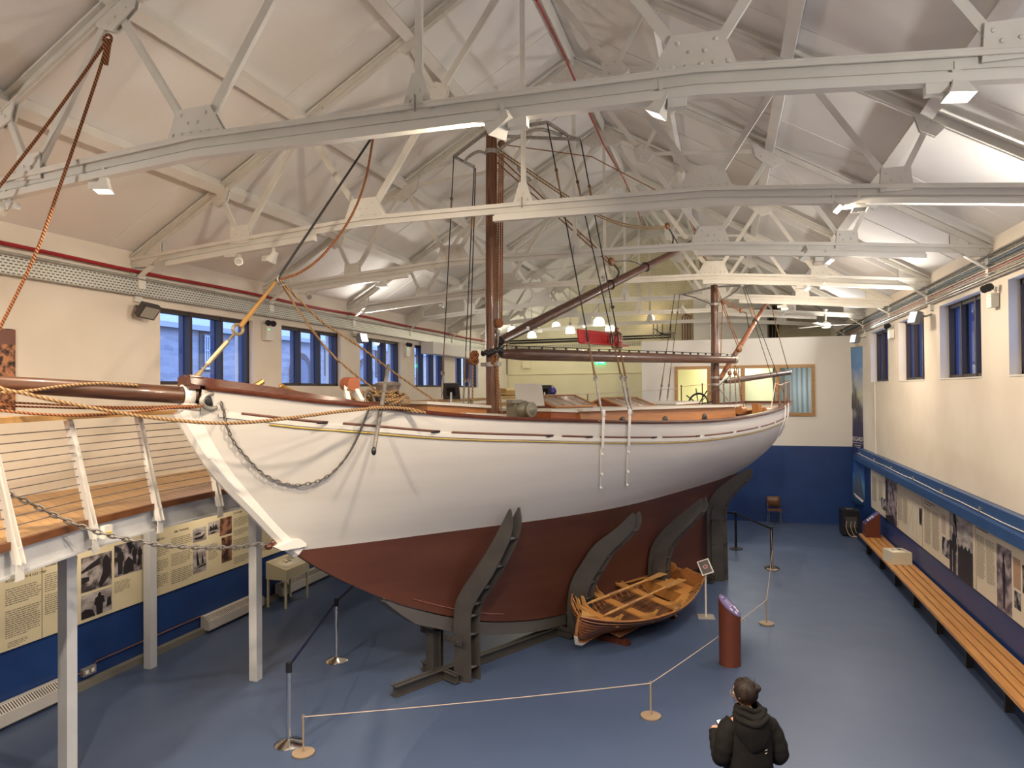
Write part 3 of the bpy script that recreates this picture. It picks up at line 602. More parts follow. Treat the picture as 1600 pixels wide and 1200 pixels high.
# ceiling fans
def fan(p, top, lab):
    t = thing('ceiling_fan', lab, 'ceiling fan', tuple(p)); MB().cyl(p, (p.x, p.y, top), .022, .022, 10).cyl((p.x, p.y, top-.12), (p.x, p.y, top), .05, .07, 14).build('down_rod', lampw, t, world=True)
    MB().lathe([(.05, -.09), (.12, -.07), (.14, 0), (.12, .06), (.04, .1)], p, 20).build('motor_housing', lampw, t, world=True)
    for k in range(3):
        a = .12+k*2*math.pi/3; R = Matrix.Rotation(a, 3, 'Z') @ Matrix.Rotation(.12, 3, 'X'); MB().box(p+R@V(.62, 0, 0), (.85, .13, .012), R).bar(p, p+R@V(.25, 0, 0), .03, .012).build('fan_blade', lampw, t, world=True)
fan(at(1290, 508, Y=22.18), 6.5, 'white three-blade ceiling fan above the right part of the partition'); fan(at(842, 517, Y=25.5), 6.6, 'white three-blade ceiling fan above the back space behind the gaff')
p = at(957, 480, Y=25.3); t = thing('security_camera', 'small dark ball camera hanging under the far truss', 'camera', tuple(p)); MB().ell(p, (.07, .07, .07)).build('camera_ball', lampg, t, world=True); MB().bar(p, p+V(-.05, 0, .2), .04, .04, (1, 0, 0)).build('camera_arm', lampw, t, world=True)

# ---------------------------------------------------------------- outside
OX = -16
bl = thing('stone_building', 'grey stone building with a slate roof seen through the left windows', 'building', (OX, 20, 0))
MB().box((-.3, 2, 3.18), (.6, 34, 6.36)).build('stone_wall', stone, bl); MB().prism([(.25, 6.36), (-3.5, 8.6), (-3.6, 8.4), (.25, 6.2)], (0, 2, 0), (1, 0, 0), (0, 0, 1), (0, 34, 0)).build('slate_roof', slate, bl)
MB().box((.1, 2, 6.28), (.14, 34, .14)).build('gutter', mat('dark_gutter', (.05, .06, .09), .5), bl)
for y in (19.1, 21.0, 26.5, 31.0, 35.0):
    b = MB().box((.0, y-20, 5.6), (.10, .82, 1.35)).build('brick_surround', outbrick, bl)
    m = MB().box((.07, y-20, 5.6), (.05, .52, 1.05)); q = MB()
    for k in range(6): q.box((.11, y-20-.24+.096*k, 5.6), (.03, .022, 1.0))
    for k in range(3): q.box((.11, y-20, 5.15+.45*k), (.03, .5, .035))
    wd = m.build('window_pane', outglass, bl); q.build('white_bars', outw, wd); MB().box((.08, y-20, 5.02), (.16, .7, .07)).build('stone_sill', outw, wd)
for y, z in ((24.3, 4.75), (29.5, 4.75)):
    m = MB()
    for k in range(17):
        a = math.pi*k/16; m.box((.03, y-20+.62*math.cos(a), z+.3+.62*math.sin(a)), (.1, .22, .1), Matrix.Rotation(a, 3, 'X'))
    for s in (-1, 1):
        for k in range(9): m.box((.03, y-20+s*.62, z+.2-k*.12), (.1, .2, .09))
    ar = m.build('brick_arch', outbrick, bl); q = MB(); q.prism([(.5*math.cos(math.pi*k/12), .3+.5*math.sin(math.pi*k/12)) for k in range(13)]+[(-.5, -1), (.5, -1)], (.05, y-20, z), (0, 1, 0), (0, 0, 1), (.04, 0, 0)); q.build('arched_pane', outglass, ar)
struct('ground_outside', MB().box((-30, 12, -.2), (41, 60, .2)), mat('wet_paving', (.15, .16, .18), .6)); bpy.data.objects['ground_outside'].name = 'floor_outside'
b2 = thing('dark_building', 'dim building with pale window bars seen through the right windows', 'building', (12, 16, 0)); MB().box((.5, 0, 3.5), (1, 30, 7)).build('outside_wall', mat('blue_grey_render', (.035, .05, .11), .8), b2)
for k in range(8):
    m = MB().box((-.03, -12+3.2*k, 5.0), (.08, .8, 1.6)); m.build('pale_window', mat('pale_outside_pane', (.32, .38, .50), .4), b2)  # panes in one even pale tone
# ================================================================ THE YACHT  (local frame: x = starboard, y = aft, z = up)
BC = Vector((-4.0, 9.82, 0)); BA = math.radians(28)
BD = Vector((math.sin(BA), math.cos(BA), 0)); BN = Vector((BD.y, -BD.x, 0))
def bp(u, v, off):
    """boat-frame point on the fore-and-aft plane at the given offset"""
    r = ray(u, v); t = (BC.dot(BN)+off)/(r.x*BN.x+r.y*BN.y); P = Vector((0, 0, CAMH))+r*t
    return Vector((off, (P-BC).dot(BD), P.z))
yacht = thing('sailing_yacht', 'large white-hulled gaff ketch with a red-brown bottom standing in a steel cradle', 'yacht', tuple(BC), -BA)
Y = yacht
S0, S1 = -3.83, 10.78
T_sheer = smooth_t([(-3.62, 4.25), (-3.08, 4.165), (-2.62, 4.09), (-2.1, 4.03), (-1.27, 3.92), (-.6, 3.855), (.15, 3.80), (1.44, 3.73), (2.55, 3.68), (3.9, 3.64), (5, 3.63), (5.94, 3.645), (7.1, 3.68), (8.5, 3.74), (9.7, 3.81), (10.8, 3.86)])
T_hb = smooth_t([(-3.83, .06), (-3.5, .2), (-3.1, .44), (-2.5, .80), (-1.5, 1.17), (0, 1.50), (1.5, 1.72), (3, 1.83), (4.5, 1.85), (6, 1.76), (7.5, 1.56), (9, 1.22), (10, .92), (10.8, .64)])
T_zk = [(-3.83, 3.99), (-3.46, 3.36), (-2.97, 2.79), (-2.48, 2.25), (-1.9, 1.82), (-1.1, 1.36), (-.55, 1.11), (.05, .87), (.83, .62), (1.85, .42), (2.51, .36), (4.5, .31), (7.45, .28), (7.6, .45), (8.12, .94), (8.68, 1.84), (8.95, 2.14), (9.5, 2.38), (10, 2.7), (10.4, 3.0), (10.78, 3.36)]
T_zk = smooth_t(T_zk[:11], 4)+T_zk[11:]
T_hw = smooth_t([(-2.48, .05), (-1.5, .31), (-.5, .52), (.47, .74), (1.3, .92), (2.4, 1.05), (3.5, 1.04), (5.1, .85), (6.6, .62), (7.98, .36), (9.0, .10), (9.3, .04)])
ZW = 2.25
sheer = lambda s: interp(s, T_sheer) if s > -3.63 else 4.0
hbm = lambda s: interp(s, T_hb); zke = lambda s: interp(s, T_zk)
def hwid(s, z):
    zk, zs, hb = zke(s), max(sheer(s), 4.02 if s < -3.63 else 0), hbm(s)
    hw = interp(s, T_hw); kt = interp(s, [(-3.8, .04), (-1, .08), (1.5, .15), (5, .16), (7.2, .08), (8.5, .045)])
    q = interp(s, [(-3.5, 1.0), (-1.5, 1.25), (0, 1.55), (3, 1.9), (9, 2.2)]); p = interp(s, [(-2, 1.0), (0, 1.35), (3, 1.8), (6, 2.4), (8, 3.6)])
    if zk >= ZW-.02:
        v = max(0, min(1, (z-zk)/max(.01, zs-zk)))
        if s < 0: return .045+(hb-.045)*v**1.02
        return .03+(hb-.03)*(1-(1-v)**2.3)
    hw = max(hw, kt)
    if z < ZW: return kt+(hw-kt)*max(0, (z-zk)/(ZW-zk))**p
    v = min(1.02, (z-ZW)/(zs-ZW)); v = max(0, v)
    return hw+(hb-hw)*(1-max(0, 1-v)**q)
stations = sorted(set([S0+.02, -3.72, -3.64, -3.62]+[-3.55+.15*i for i in range(30)]+[1+.3*i for i in range(22)]+[7.45, 7.52, 7.6, 7.7, 7.8, 7.95, 8.12, 8.25, 8.4, 8.55, 8.68, 8.8, 8.95, 9.1, 9.3, 9.5, 9.7, 9.9, 10.1, 10.3, 10.5, 10.65, 10.78]))
NR = 34; hm = MB(); rows = {1: [], -1: []}
for s in stations:
    zk, zs = zke(s), sheer(s)
    zs = max(zs, zk+.01)
    for sd in (1, -1):
        row = []
        for i in range(NR+1):
            z = zk+(zs-zk)*(i/NR); row.append(V(sd*hwid(s, z), s, z))
        rows[sd].append(row)
for sd in (1, -1): hm.grid(rows[sd])
keelrow = [[rows[1][i][0], rows[-1][i][0]] for i in range(len(stations))]; hm.grid(keelrow)
tr_ = rows[1][-1]+list(reversed(rows[-1][-1])); hm.add(tr_, [tuple(range(len(tr_)))])
bw_ = rows[1][0]+list(reversed(rows[-1][0])); hm.add(bw_, [tuple(range(len(bw_)))])
def cut(mb, z, above):
    me = bpy.data.meshes.new('t'); me.from_pydata([tuple(p) for p in mb.v], [], mb.f); bm = bmesh.new(); bm.from_mesh(me)
    bmesh.ops.remove_doubles(bm, verts=bm.verts, dist=1e-5); bmesh.ops.bisect_plane(bm, geom=bm.verts[:]+bm.edges[:]+bm.faces[:], plane_co=(0, 0, z), plane_no=(0, 0, 1), clear_inner=above, clear_outer=not above)
    bm.verts.ensure_lookup_table(); bm.verts.index_update(); o = MB(); o.add([v.co.copy() for v in bm.verts], [tuple(v.index for v in f.verts) for f in bm.faces]); bm.free(); return o
cut(hm, ZW, True).build('topsides', hullw, Y, ang=50); cut(hm, ZW, False).build('underbody', hullr, Y, ang=50)
# stem timber with its inner step
st = MB(); prof = [-3.83+1.41*i/18 for i in range(19)]
def stemrow(s):
    z = zke(s); a_, b_ = max(-3.83, s-.25), s+.25; n_ = V(0, -abs(zke(b_)-zke(a_)), -(b_-a_)).normalized(); return V(0, s, z), n_
ro = []
for s in prof:
    p, n_ = stemrow(s); a = p+n_*.05; b = p-n_*.2
    ro.append([V(.03, a.y, a.z), V(.085, a.y-n_.y*.05, a.z-n_.z*.05), V(.10, b.y, b.z), V(-.10, b.y, b.z), V(-.085, a.y-n_.y*.05, a.z-n_.z*.05), V(-.03, a.y, a.z), V(.03, a.y, a.z)])
st.grid(ro); st.add(ro[0][:6], [tuple(range(6))]); st.add(ro[-1][:6], [tuple(range(6))]); st.build('stem', trimw, Y)
m = MB()
for sd in (1, -1): m.tube([V(sd*.11, s, zke(s)+.03) for s in (-3.52, -3.42, -3.3, -3.2)], .014, 5)
m.build('stem_chafe_strip', steel_cool, Y)
# keel moulding line and rudder edge
m = MB()
for sd in (1, -1): m.tube([V(sd*(hwid(s, zke(s)+.12)+.003), s, zke(s)+.12) for s in [-.7+.25*i for i in range(8)]], .008, 5)
m.build('keel_seam', mat('pale_red_seam', (.22, .075, .045), .5), Y)
m = MB(); m.bar((.06, 8.52, 2.05), (.05, 8.0, .5), .004, .02); m.bar((-.06, 8.52, 2.05), (-.05, 8.0, .5), .004, .02); m.build('rudder_seam', mat('dark_red_seam', (.05, .015, .01), .6), Y)
def strip(sd, sa, sb, dz0, dz1, out, n=None, zoff=None, step=.25):
    """band along the hull between two heights below the sheer"""
    k = max(2, int((sb-sa)/step)); rws = []
    for i in range(k+1):
        s = sa+(sb-sa)*i/k; z0, z1 = sheer(s)-dz0, sheer(s)-dz1; a, b = hwid(s, z0), hwid(s, z1)
        rws.append([V(sd*(a-.02), s, z0), V(sd*(a+out), s, z0), V(sd*(b+out), s, z1), V(sd*(b-.02), s, z1), V(sd*(a-.02), s, z0)])
    return rws
T_slot = [(-3.3, .22), (-2.4, .215), (-1, .20), (.14, .19), (1.44, .21), (3.9, .235), (5, .23), (7.1, .235), (9.7, .24), (10.8, .24)]
mold, goldm, slots = MB(), MB(), []
for sd in (1, -1):
    sa = -3.45; r_, g2 = [], []
    for i in range(60):
        s = sa+(10.76-sa)*i/59; d0 = interp(s, T_slot); zt_, zb_ = sheer(s)-d0-.012, sheer(s)-d0-.064
        r_.append([V(sd*(hwid(s, zt_)-.02), s, zt_), V(sd*(hwid(s, zt_)+.018), s, zt_), V(sd*(hwid(s, zb_)+.018), s, zb_), V(sd*(hwid(s, zb_)-.02), s, zb_)])
        z2 = zb_-.024; g2.append([V(sd*(hwid(s, z2+.008)+.014), s, z2+.008), V(sd*(hwid(s, z2-.008)+.014), s, z2-.008)])
    mold.grid(r_); goldm.grid(g2[2:])
mold.build('rubbing_strake', trimw, Y); goldm.build('gold_line', gold, Y, solid=.006)
sl_m = mat('brown_waterway_slot', (.16, .07, .05), .6); sl_d = mat('dark_scupper', (.03, .015, .012), .6)
edges = [-3.3, -2.32, -1.0, .75, 1.5, 3.0, 4.3, 5.6, 6.9, 8.1, 9.3, 10.6]
for sd in (1, -1):
    for a, b in zip(edges, edges[1:]):
        m = MB(); a += .06; k = max(3, int((b-a)/.25)); r_ = []
        for i in range(k+1):
            s = a+(b-.10-a)*i/k; d0 = interp(s, T_slot); z0, z1 = sheer(s)-d0-.010, sheer(s)-d0+.018; r_.append([V(sd*(hwid(s, z0)+.012), s, z0), V(sd*(hwid(s, z1)+.012), s, z1)])
        m.grid(r_); m.grid(r_[-2:] if False else [[r_[-1][0]-V(-.002*sd, .14, 0), r_[-1][1]-V(-.002*sd, .14, 0)], [r_[-1][0]+V(.002*sd, 0, 0), r_[-1][1]+V(.002*sd, 0, 0)]], 1)
        m.build('waterway_slot', [sl_m, sl_d], Y, solid=.004)
# bulwark inside, deck, cap rail, bow rail
inn, capr = MB(), MB()
for sd in (1, -1):
    ri, rc = [], []
    for i in range(70):
        s = -3.6+(10.76+3.6)*i/69; z = sheer(s); h = hwid(s, z); hi = max(.02, h-.06)
        ri.append([V(sd*hi, s, z), V(sd*max(.01, min(hi, hwid(s, z-.17)-.03)), s, z-.17), V(sd*max(.005, min(hi, hwid(s, z-.32)-.03)), s, z-.32)]); wv = .055
        tk = interp(s, [(-3.6, .05), (10, .045)])
        rc.append([V(sd*max(.0, h-.12), s, z), V(sd*(h+.035), s, z), V(sd*(h+.04), s, z+tk*.5), V(sd*(h+.025), s, z+tk), V(sd*max(0, h-.11), s, z+tk), V(sd*max(.0, h-.12), s, z)])
    inn.grid(ri); capr.grid(rc)
capr.bar((-.66, 10.76, 3.88), (.66, 10.76, 3.88), .12, .05)
inn.build('bulwark_lining', trimw, Y); capr.build('cap_rail', mahog, Y)
br = MB()
for sd in (1, -1):
    r_ = []
    for i in range(14):
        s = -3.74+1.9*i/13; z = interp(s, T_sheer)+.045 if s > -3.6 else 4.3+(-3.6-s)*.12; h = max(.05, hwid(max(s, -3.6), sheer(max(s, -3.6)))-.02); t_ = interp(s, [(-3.74, .10), (-2.9, .085), (-1.84, .01)])
        r_.append([V(sd*max(0, h-.10), s, z), V(sd*(h+.01), s, z), V(sd*(h-.01), s, z+t_), V(sd*max(0, h-.09), s, z+t_), V(sd*max(0, h-.10), s, z)])
    br.grid(r_); br.add(r_[0][:4], [(0, 1, 2, 3)])
br.box((0, -3.66, 4.34), (.26, .24, .10)); br.box((0, -3.7, 4.28), (.3, .12, .05)); br.build('bow_rail', mahog, Y)
dk = MB(); rd = []
for i in range(60):
    s = -3.55+(10.74+3.55)*i/59; h = max(.01, hwid(s, sheer(s)-.27)-.03); rd.append([V(h*x, s, sheer(s)-.27+.05*(1-x*x)) for x in (-1, -.66, -.33, 0, .33, .66, 1)])
dk.grid(rd); dk.build('deck', deckm, Y)
# bowsprit
m = MB(); a, b = V(.0, -3.2, 4.19), V(0, -8.2, 4.50)
sp_ = [bp(330, 617, 0), bp(290, 618, 0), bp(200, 612, 0), bp(0, 600, 0)]; e = sp_[3]+(sp_[3]-sp_[1])*.9; m.tube([sp_[0], sp_[1], sp_[2], sp_[3], e], [.095, .095, .094, .078, .062], 20)
bsp = m.build('bowsprit', sprm, Y)
R = Matrix.Rotation(math.pi/2, 3, 'X'); gi = MB()
q = bp(292, 618, 0); gi.tube([q+V(.108*math.cos(a), 0, .108*math.sin(a)) for a in [math.pi*2*i/24 for i in range(25)]], .012, 6, False)
gi.grid([[q+V(.112*math.cos(a), y, .112*math.sin(a)) for a in [math.pi*2*i/24 for i in range(25)]] for y in (-.055, .055)]); gi.box(q+V(0, 0, -.15), (.16, .13, .12)); gi.build('gammon_iron', trimw, bsp, solid=.02)
# hawse pipe
m = MB(); q = bp(340, 627, .35)
for sd in (1, -1):
    c_ = V(sd*(hwid(q.y, q.z)+.012), q.y, q.z); Rm = Matrix.Rotation(math.radians(12)*sd, 3, 'Z')
    pts = [c_+Rm@V(0, .115*math.cos(a), .085*math.sin(a)) for a in [2*math.pi*i/20 for i in range(21)]]; hp_ = MB().tube(pts, .028, 8, False).build('hawse_pipe', galv, Y); MB().ell(c_-V(sd*.01, 0, 0), (.012, .09, .065), Rm, 14).build('hawse_opening', blackm, hp_)
# ---- spars
mast = MB().tube([V(0, 1.0, 3.5), V(0, 1.0, 5.5), V(0, 1.02, 8.55)], [.105, .103, .086], 24).build('main_mast', mastm, Y)
m = MB().cyl((0, 1.0, 4.60), (0, 1.0, 4.67), .125, .125, 24); m.box((.14, .97, 4.635), (.1, .1, .06)); m.box((-.14, .97, 4.635), (.1, .1, .06)); m.build('mast_band', galv, mast)
m = MB().cyl((0, 1.015, 8.0), (0, 1.015, 8.07), .10, .10, 24); m.build('mast_band', galv, mast)
# jaws and parrel
m = MB()
for i in range(9):
    a = -.6+i*.52; m.ell((.15*math.sin(a), 1.0+.15*math.cos(a)+0*i, 4.86-.035*abs(i-4)*.4), (.045, .045, .045), None, 10)
m.build('parrel_balls', blackm, mast)
# boom with jackstay, gaff
bL, bR = bp(786, 553, .04), bp(1147, 562.5, .34); d = bR-bL
boom = MB().tube([bL-d*.012, bL, bL+d*.06, bL+d*.5, bR], [.05, .075, .10, .10, .078], 20).build('main_boom', boomm, Y)
m = MB(); js = [bL+d*(i/24)+V(0, 0, .135) for i in range(25)]; m.tube(js, .007, 5)
for p in js: m.box(p-V(0, 0, .02), (.03, .03, .045))
m.build('jackstay', blackm, boom); MB().cyl(bR-d*.006, bR+d*.008, .085, .085, 18).build('end_band', galv, boom); m = MB().tube([bL-d*.035, bL+d*.01], [.05, .07], 10); m.torus(bL-d*.03, .09, .022, Matrix.Rotation(math.pi/2, 3, 'Y'), 16); m.build('gooseneck', blackm, boom)
gA, gB, gC = bp(783, 532, .08), bp(1058, 392, .35), bp(1090, 373, .40)
gaff = MB().tube([gA, gA+(gB-gA)*.12, gA+(gB-gA)*.6, gB, gC], [.07, .085, .08, .065, .04], 18).build('main_gaff', boomm, Y)
m = MB(); dg = (gB-gA).normalized(); m.bar(gA+V(.075, 0, 0), gA+dg*.55+V(.085, 0, 0), .02, .07, V(0, 1, 0).cross(dg)); m.ell(gA+dg*.55+V(.085, 0, 0), (.012, .04, .04)); m.build('leather_chafe_plate', steel_cool, gaff)
m = MB(); m.tube([gA+dg*.1, gA-dg*.12, V(.11, 1.08, 4.93), V(.15, .96, 4.85), V(.08, .83, 4.80), V(-.06, .84, 4.82)], [.06, .055, .045, .04, .035, .03], 8); m.build('gaff_jaws', blackm, gaff)
m = MB()
for k in (.56, .78):
    q = gA+(gB-gA)*k; MB().torus(q, .088, .012, dg.to_track_quat('Z', 'Y').to_matrix(), 16).build('span_band', blackm, gaff)
# mizzen
mz = MB().tube([V(0, 8.12, 3.4), V(0, 8.12, 5.0), V(0, 8.12, 6.62)], [.095, .092, .08], 20).build('mizzen_mast', mastm, Y)
m = MB()
for z in (4.30, 4.46, 6.15): m.cyl((0, 8.12, z), (0, 8.12, z+.05), .11, .11, 20)
m.build('mast_band', galv, mz)
q0, q1 = bp(1134, 596, 0), bp(1233, 582, .12)
mzb = MB().tube([q0, q0.lerp(q1, .1), q1], [.05, .07, .065], 16).build('mizzen_boom', wood('dark_mizzen_boom', (.06, .035, .028), (.13, .085, .07), 1, 4, .35), Y); MB().cyl(q1-(q1-q0)*.012, q1+(q1-q0)*.01, .072, .072, 14).build('end_band', galv, mzb); 
q0, q1 = bp(1125, 592, 0.02), bp(1203, 465, .1)
mzg = MB().tube([q0, q0.lerp(q1, .12), q0.lerp(q1, .7), q1], [.05, .06, .055, .035], 14).build('mizzen_gaff', wood('red_brown_mizzen_gaff', (.17, .065, .03), (.30, .12, .06), 1, 4, .3), Y)
m = MB(); q = q0.lerp(q1, .68); m.torus(q, .065, .01, (q1-q0).to_track_quat('Z', 'Y').to_matrix(), 14); m.bar(q0.lerp(q1, .85), q0.lerp(q1, .85)+V(0, -.5, -.05), .02, .03); m.build('gaff_fittings', blackm, mzg)
# spreader frames at the mastheads
def frame(y0, z0, parent, near, far, hl, drop, r=.028):
    m = MB(); A = V(0, y0, z0)
    for pts in (near, far):
        for a, b in zip(pts, pts[1:]): m.bar(a, b, .05, .035)
    m.build('spreader_frame', galv, parent); return
top = V(0, 1.02, 8.33)
n0, n1, n2 = bp(855, 191, .95), bp(886, 211, 1.15), bp(907, 218, 1.35); f0, f1 = bp(709, 245, -1.15), bp(741, 261, -1.1)
m = MB(); m.bar(top+V(.05, .05, .05), n0, .05, .04); m.bar(n0, n1, .05, .04); m.bar(top+V(.0, .06, -.02), n2, .05, .04); m.bar(n1, n2, .03, .03)
m.tube(crv([V(.08, 1.05, 8.03), V(.45, 1.1, 8.16), V(.85, 1.2, 8.22), n1+V(-.1, 0, .02)], 6), .026, 6)
m.bar(top+V(-.05, 0, .08), f0, .05, .04); m.bar(f0, f1, .05, .04); m.tube(crv([V(-.1, 1.02, 8.03), V(-.4, 1.1, 8.16), V(-.75, 1.2, 8.18), (f0+f1)/2], 6), .026, 6)
m.build('spreader_frame', galv, mast)
mt = V(0, 8.12, 6.58); a0, a1 = bp(1062, 460, -1.0), bp(1160, 446, .95)
m = MB(); m.bar(mt, a0, .07, .035); m.bar(mt, a1, .07, .035); m.tube(crv([V(-.1, 8.1, 6.2), V(-.5, 8.12, 6.38), a0+V(.1, 0, -.02)], 6), .02, 6); m.tube(crv([V(.1, 8.1, 6.2), V(.5, 8.1, 6.4), a1+V(-.05, 0, -.02)], 6), .02, 6); m.build('spreader_frame', galv, mz)
def hullp(u, v, g=.04):
    """yacht-frame point on the near side of the hull seen at (u, v)"""
    best = None
    for i in range(300):
        off = .05+i*.0065; p = bp(u, v, off); e_ = abs(off-(hwid(p.y, min(p.z, sheer(p.y)))+g))
        if -3.8 < p.y < 10 and (best is None or e_ < best[0]): best = (e_, p)
    return best[1]
# ---- standing rigging: wire, served end, turnbuckle
def shroud(a, b, name='shroud', tb=.55, r=.011, eye=True):
    a, b = Vector(a), Vector(b); d = b-a; l = d.length; t1 = 1-(tb+.55)/l; t2 = 1-tb/l
    w_ = MB().tube([a, a+d*t1], r*.9, 6).build(name, wire, Y)
    m = MB(); 
    if eye: q = a+d*.17; m.torus(q, .028, .009, Matrix.Rotation(math.pi/2, 3, 'Y'), 12)
    m.tube([a+d*.18, a+d*.25], [r*1.7, r], 6); m.build('served_eye', served, w_); MB().tube([a+d*t1, a+d*t2], [r*.8, r*1.7], 6).build('served_end', served, w_)
    m = MB(); q = a+d*t2; m.torus(q, .035, .012, Matrix.Rotation(math.pi/2, 3, 'Y'), 12); m.tube([q, a+d*(t2+.3*(1-t2))], [.012, .012], 6); m.tube([a+d*(t2+.25*(1-t2)), a+d*(t2+.75*(1-t2))], .02, 8); m.tube([a+d*(t2+.7*(1-t2)), b], .013, 6); m.build('turnbuckle', galv, w_)
c1 = bp(945, 652, 1.79); c2 = bp(985, 651, 1.81)
e1, e2, e3 = bp(941, 648, 1.79), bp(983, 644, 1.81), bp(988, 646, 1.81)
shroud(n0, e1); shroud(n1, e2); shroud(n2, e3)
shroud(f0, bp(690, 622, -1.72), tb=.45); shroud(f1, bp(724, 632, -1.75), tb=.45); shroud(f1+V(-.03, .06, 0), bp(732, 632, -1.75), tb=.45)
m1, m2 = a0, a0+V(.05, .12, 0)
shroud(m1, bp(1042, 628, -1.3), tb=.4, r=.009); shroud(a0+V(.05, -.3, -.02), bp(1030, 628, -1.4), tb=.4, r=.009)
shroud(a1, bp(1222, 640, .95), tb=.45, r=.009); shroud(a1+V(0, .1, 0), bp(1233, 636, .8), tb=.45, r=.009)
for (u0, v0, u1, v1) in ((943, 648, 940, 762), (984, 646, 981, 758)):
    m = MB(); pts = [hullp(u0+(u1-u0)*i/11, v0+(v1-v0)*i/11) for i in range(12)]
    for a, b in zip(pts[:5], pts[1:6]): m.bar(a, b, .055, .012, (1, 0, 0))
    for a, b in zip(pts[5:], pts[6:]): m.bar(a-V(.03, 0, 0), b-V(.03, 0, 0), .022, .012, (1, 0, 0))
    m.ell(pts[0]+V(0, 0, .02), (.02, .045, .06))
    cp = m.build('chain_plate', trimw, Y); 
    for i in (6, 9, 11): MB().ell(pts[i]+V(-.012, .015 if i < 11 else 0, 0), (.02, .026, .026), None, 8).build('bolt_head', trimw, cp)
for (s_, o_) in ((9.0, 1.22), (9.45, 1.08)):
    m = MB()
    for i in range(6): pass
    pts = [V(hwid(s_, sheer(s_)-.0-z)+.04, s_, sheer(s_)-z) for z in (-.08, .05, .2, .3)]+[V(hwid(s_, sheer(s_)-z)+.02, s_, sheer(s_)-z) for z in (.45, .7)]
    for a, b in zip(pts, pts[1:]): m.bar(a, b, .035, .012, (1, 0, 0))
    m.build('chain_plate', trimw, Y)
# forestay
a, b = bp(584, 210, 0), bp(431, 440, 0); c_ = bp(375, 511, 0); e_ = bp(306, 590, 0)
fs = MB().tube([a, b], .016, 8).build('forestay', wire, Y); MB().tube([b, b.lerp(c_, .5), c_], [.018, .024, .032], 8).build('parcelled_end', mat('golden_parcelling', (.38, .20, .05), .6), fs)
m = MB(); m.torus(c_.lerp(e_, .05), .06, .02, Matrix.Rotation(math.pi/2, 3, 'Y'), 16); m.tube([c_.lerp(e_, .1), c_.lerp(e_, .3)], .014, 6); m.tube([c_.lerp(e_, .3), c_.lerp(e_, .75)], .028, 10); m.tube([c_.lerp(e_, .75), c_.lerp(e_, .9)], .016, 6); m.tube([c_.lerp(e_, .86), e_], [.02, .045], 8); m.build('turnbuckle', mat('bronze_turnbuckle', (.42, .33, .20), .35, .6), fs)
# bobstay fitting on the stem
m = MB(); q = bp(432, 852, .0); m.prism([(-.02, -.05), (.30, -.05), (.30, .05), (.12, .06), (-.10, .0)], q+V(0, .03, 0), (0, 1, 0), (0, 0, 1), (.26, 0, 0)); m.build('bobstay_plate', trimw, Y); MB().ell(q+V(0, -.1, 0), (.05, .05, .04)).ell(q+V(0, -.05, .03), (.04, .03, .05)).build('bobstay_shackle', mahog, Y)
# ---- deck works
def dz(s): return sheer(s)-.25
def house(name, x0, x1, s0, s1, h, m_, top=None, over=.04, flare=0):
    z = dz((s0+s1)/2); mb = MB(); P0 = [(x0, s0), (x1, s0), (x1, s1), (x0, s1)]
    lo = [V(x, y, dz(y)-.05) for x, y in P0]; hi = [V(x*(1-flare), y, dz(y)+h) for x, y in P0]
    mb.add(lo+hi, [(0, 1, 5, 4), (1, 2, 6, 5), (2, 3, 7, 6), (3, 0, 4, 7), (4, 5, 6, 7)]); o = mb.build(name, m_, Y)
    if top:
        t = MB(); hh = [V((x+(over if x > 0 else -over)), y+(over if y == s1 else -over), dz(y)+h) for x, y in P0]; t.add(hh+[p+V(0, 0, .04) for p in hh], [(3, 2, 1, 0), (4, 5, 6, 7), (0, 1, 5, 4), (1, 2, 6, 5), (2, 3, 7, 6), (3, 0, 4, 7)]); t.build('painted_top', top, o)
    return o
topg = mat('pale_grey_canvas_top', (.58, .55, .50), .6)
co = house('coachroof', -1.1, 1.1, 1.9, 7.0, .42, teak, topg, .04, .04)
house('fore_coachroof', -1.0, 1.02, 1.25, 1.92, .40, teakd, topg, .03)
m = MB()
for sd in (1, -1):
    for s in (3.0, 4.3, 5.7): m.ell((sd*1.085, s, dz(s)+.25), (.03, .085, .10), None, 16)
m.build('porthole', blackm, co)
m = MB(); m.tube([V(1.13, 1.85, 3.72), V(1.13, 1.85, 3.76), V(1.13, 3.1, 3.72), V(1.13, 3.1, 3.68)], .018, 6); m.build('grab_rail', trimw, co)
fh = house('forehatch', -.55, .55, -.75, .35, .42, teak, topg, .05); house('foredeck_house', -.7, .62, -.1, .82, .30, teak, topg, .05)
def skylight(s0, s1, w_, zb, h, label=None):
    m = MB(); z = zb; P = []
    for s in (s0, s1): P += [V(-w_, s, z), V(w_, s, z), V(w_, s, z+.10), V(0, s, z+.10+h), V(-w_, s, z+.10)]
    m.add(P, [(0, 1, 2, 3, 4), (9, 8, 7, 6, 5), (0, 5, 6, 1), (1, 6, 7, 2), (4, 9, 5, 0)]); o = m.build('skylight', teakd, Y)
    for sd in (1, -1):
        f = MB(); a, b, c, d = V(sd*w_*1.06, s0-.04, z+.09), V(sd*w_*1.06, s1+.04, z+.09), V(0, s1+.04, z+.115+h), V(0, s0-.04, z+.115+h)
        f.bar(a, b, .06, .03); f.bar(c, d, .06, .03); f.bar(a, d, .06, .03); f.bar(b, c, .06, .03)
        for k in (.25, .5, .75): f.bar(a.lerp(b, k), d.lerp(c, k), .03, .025)
        f.build('skylight_frame', teak, o); MB().add([a.lerp(c, .05), b.lerp(d, .05), c.lerp(a, .03), d.lerp(b, .03)], [(0, 1, 2, 3)]).build('skylight_glass', mat('dull_skylight_glass', (.32, .30, .27), .15), o, solid=.01)
    return o
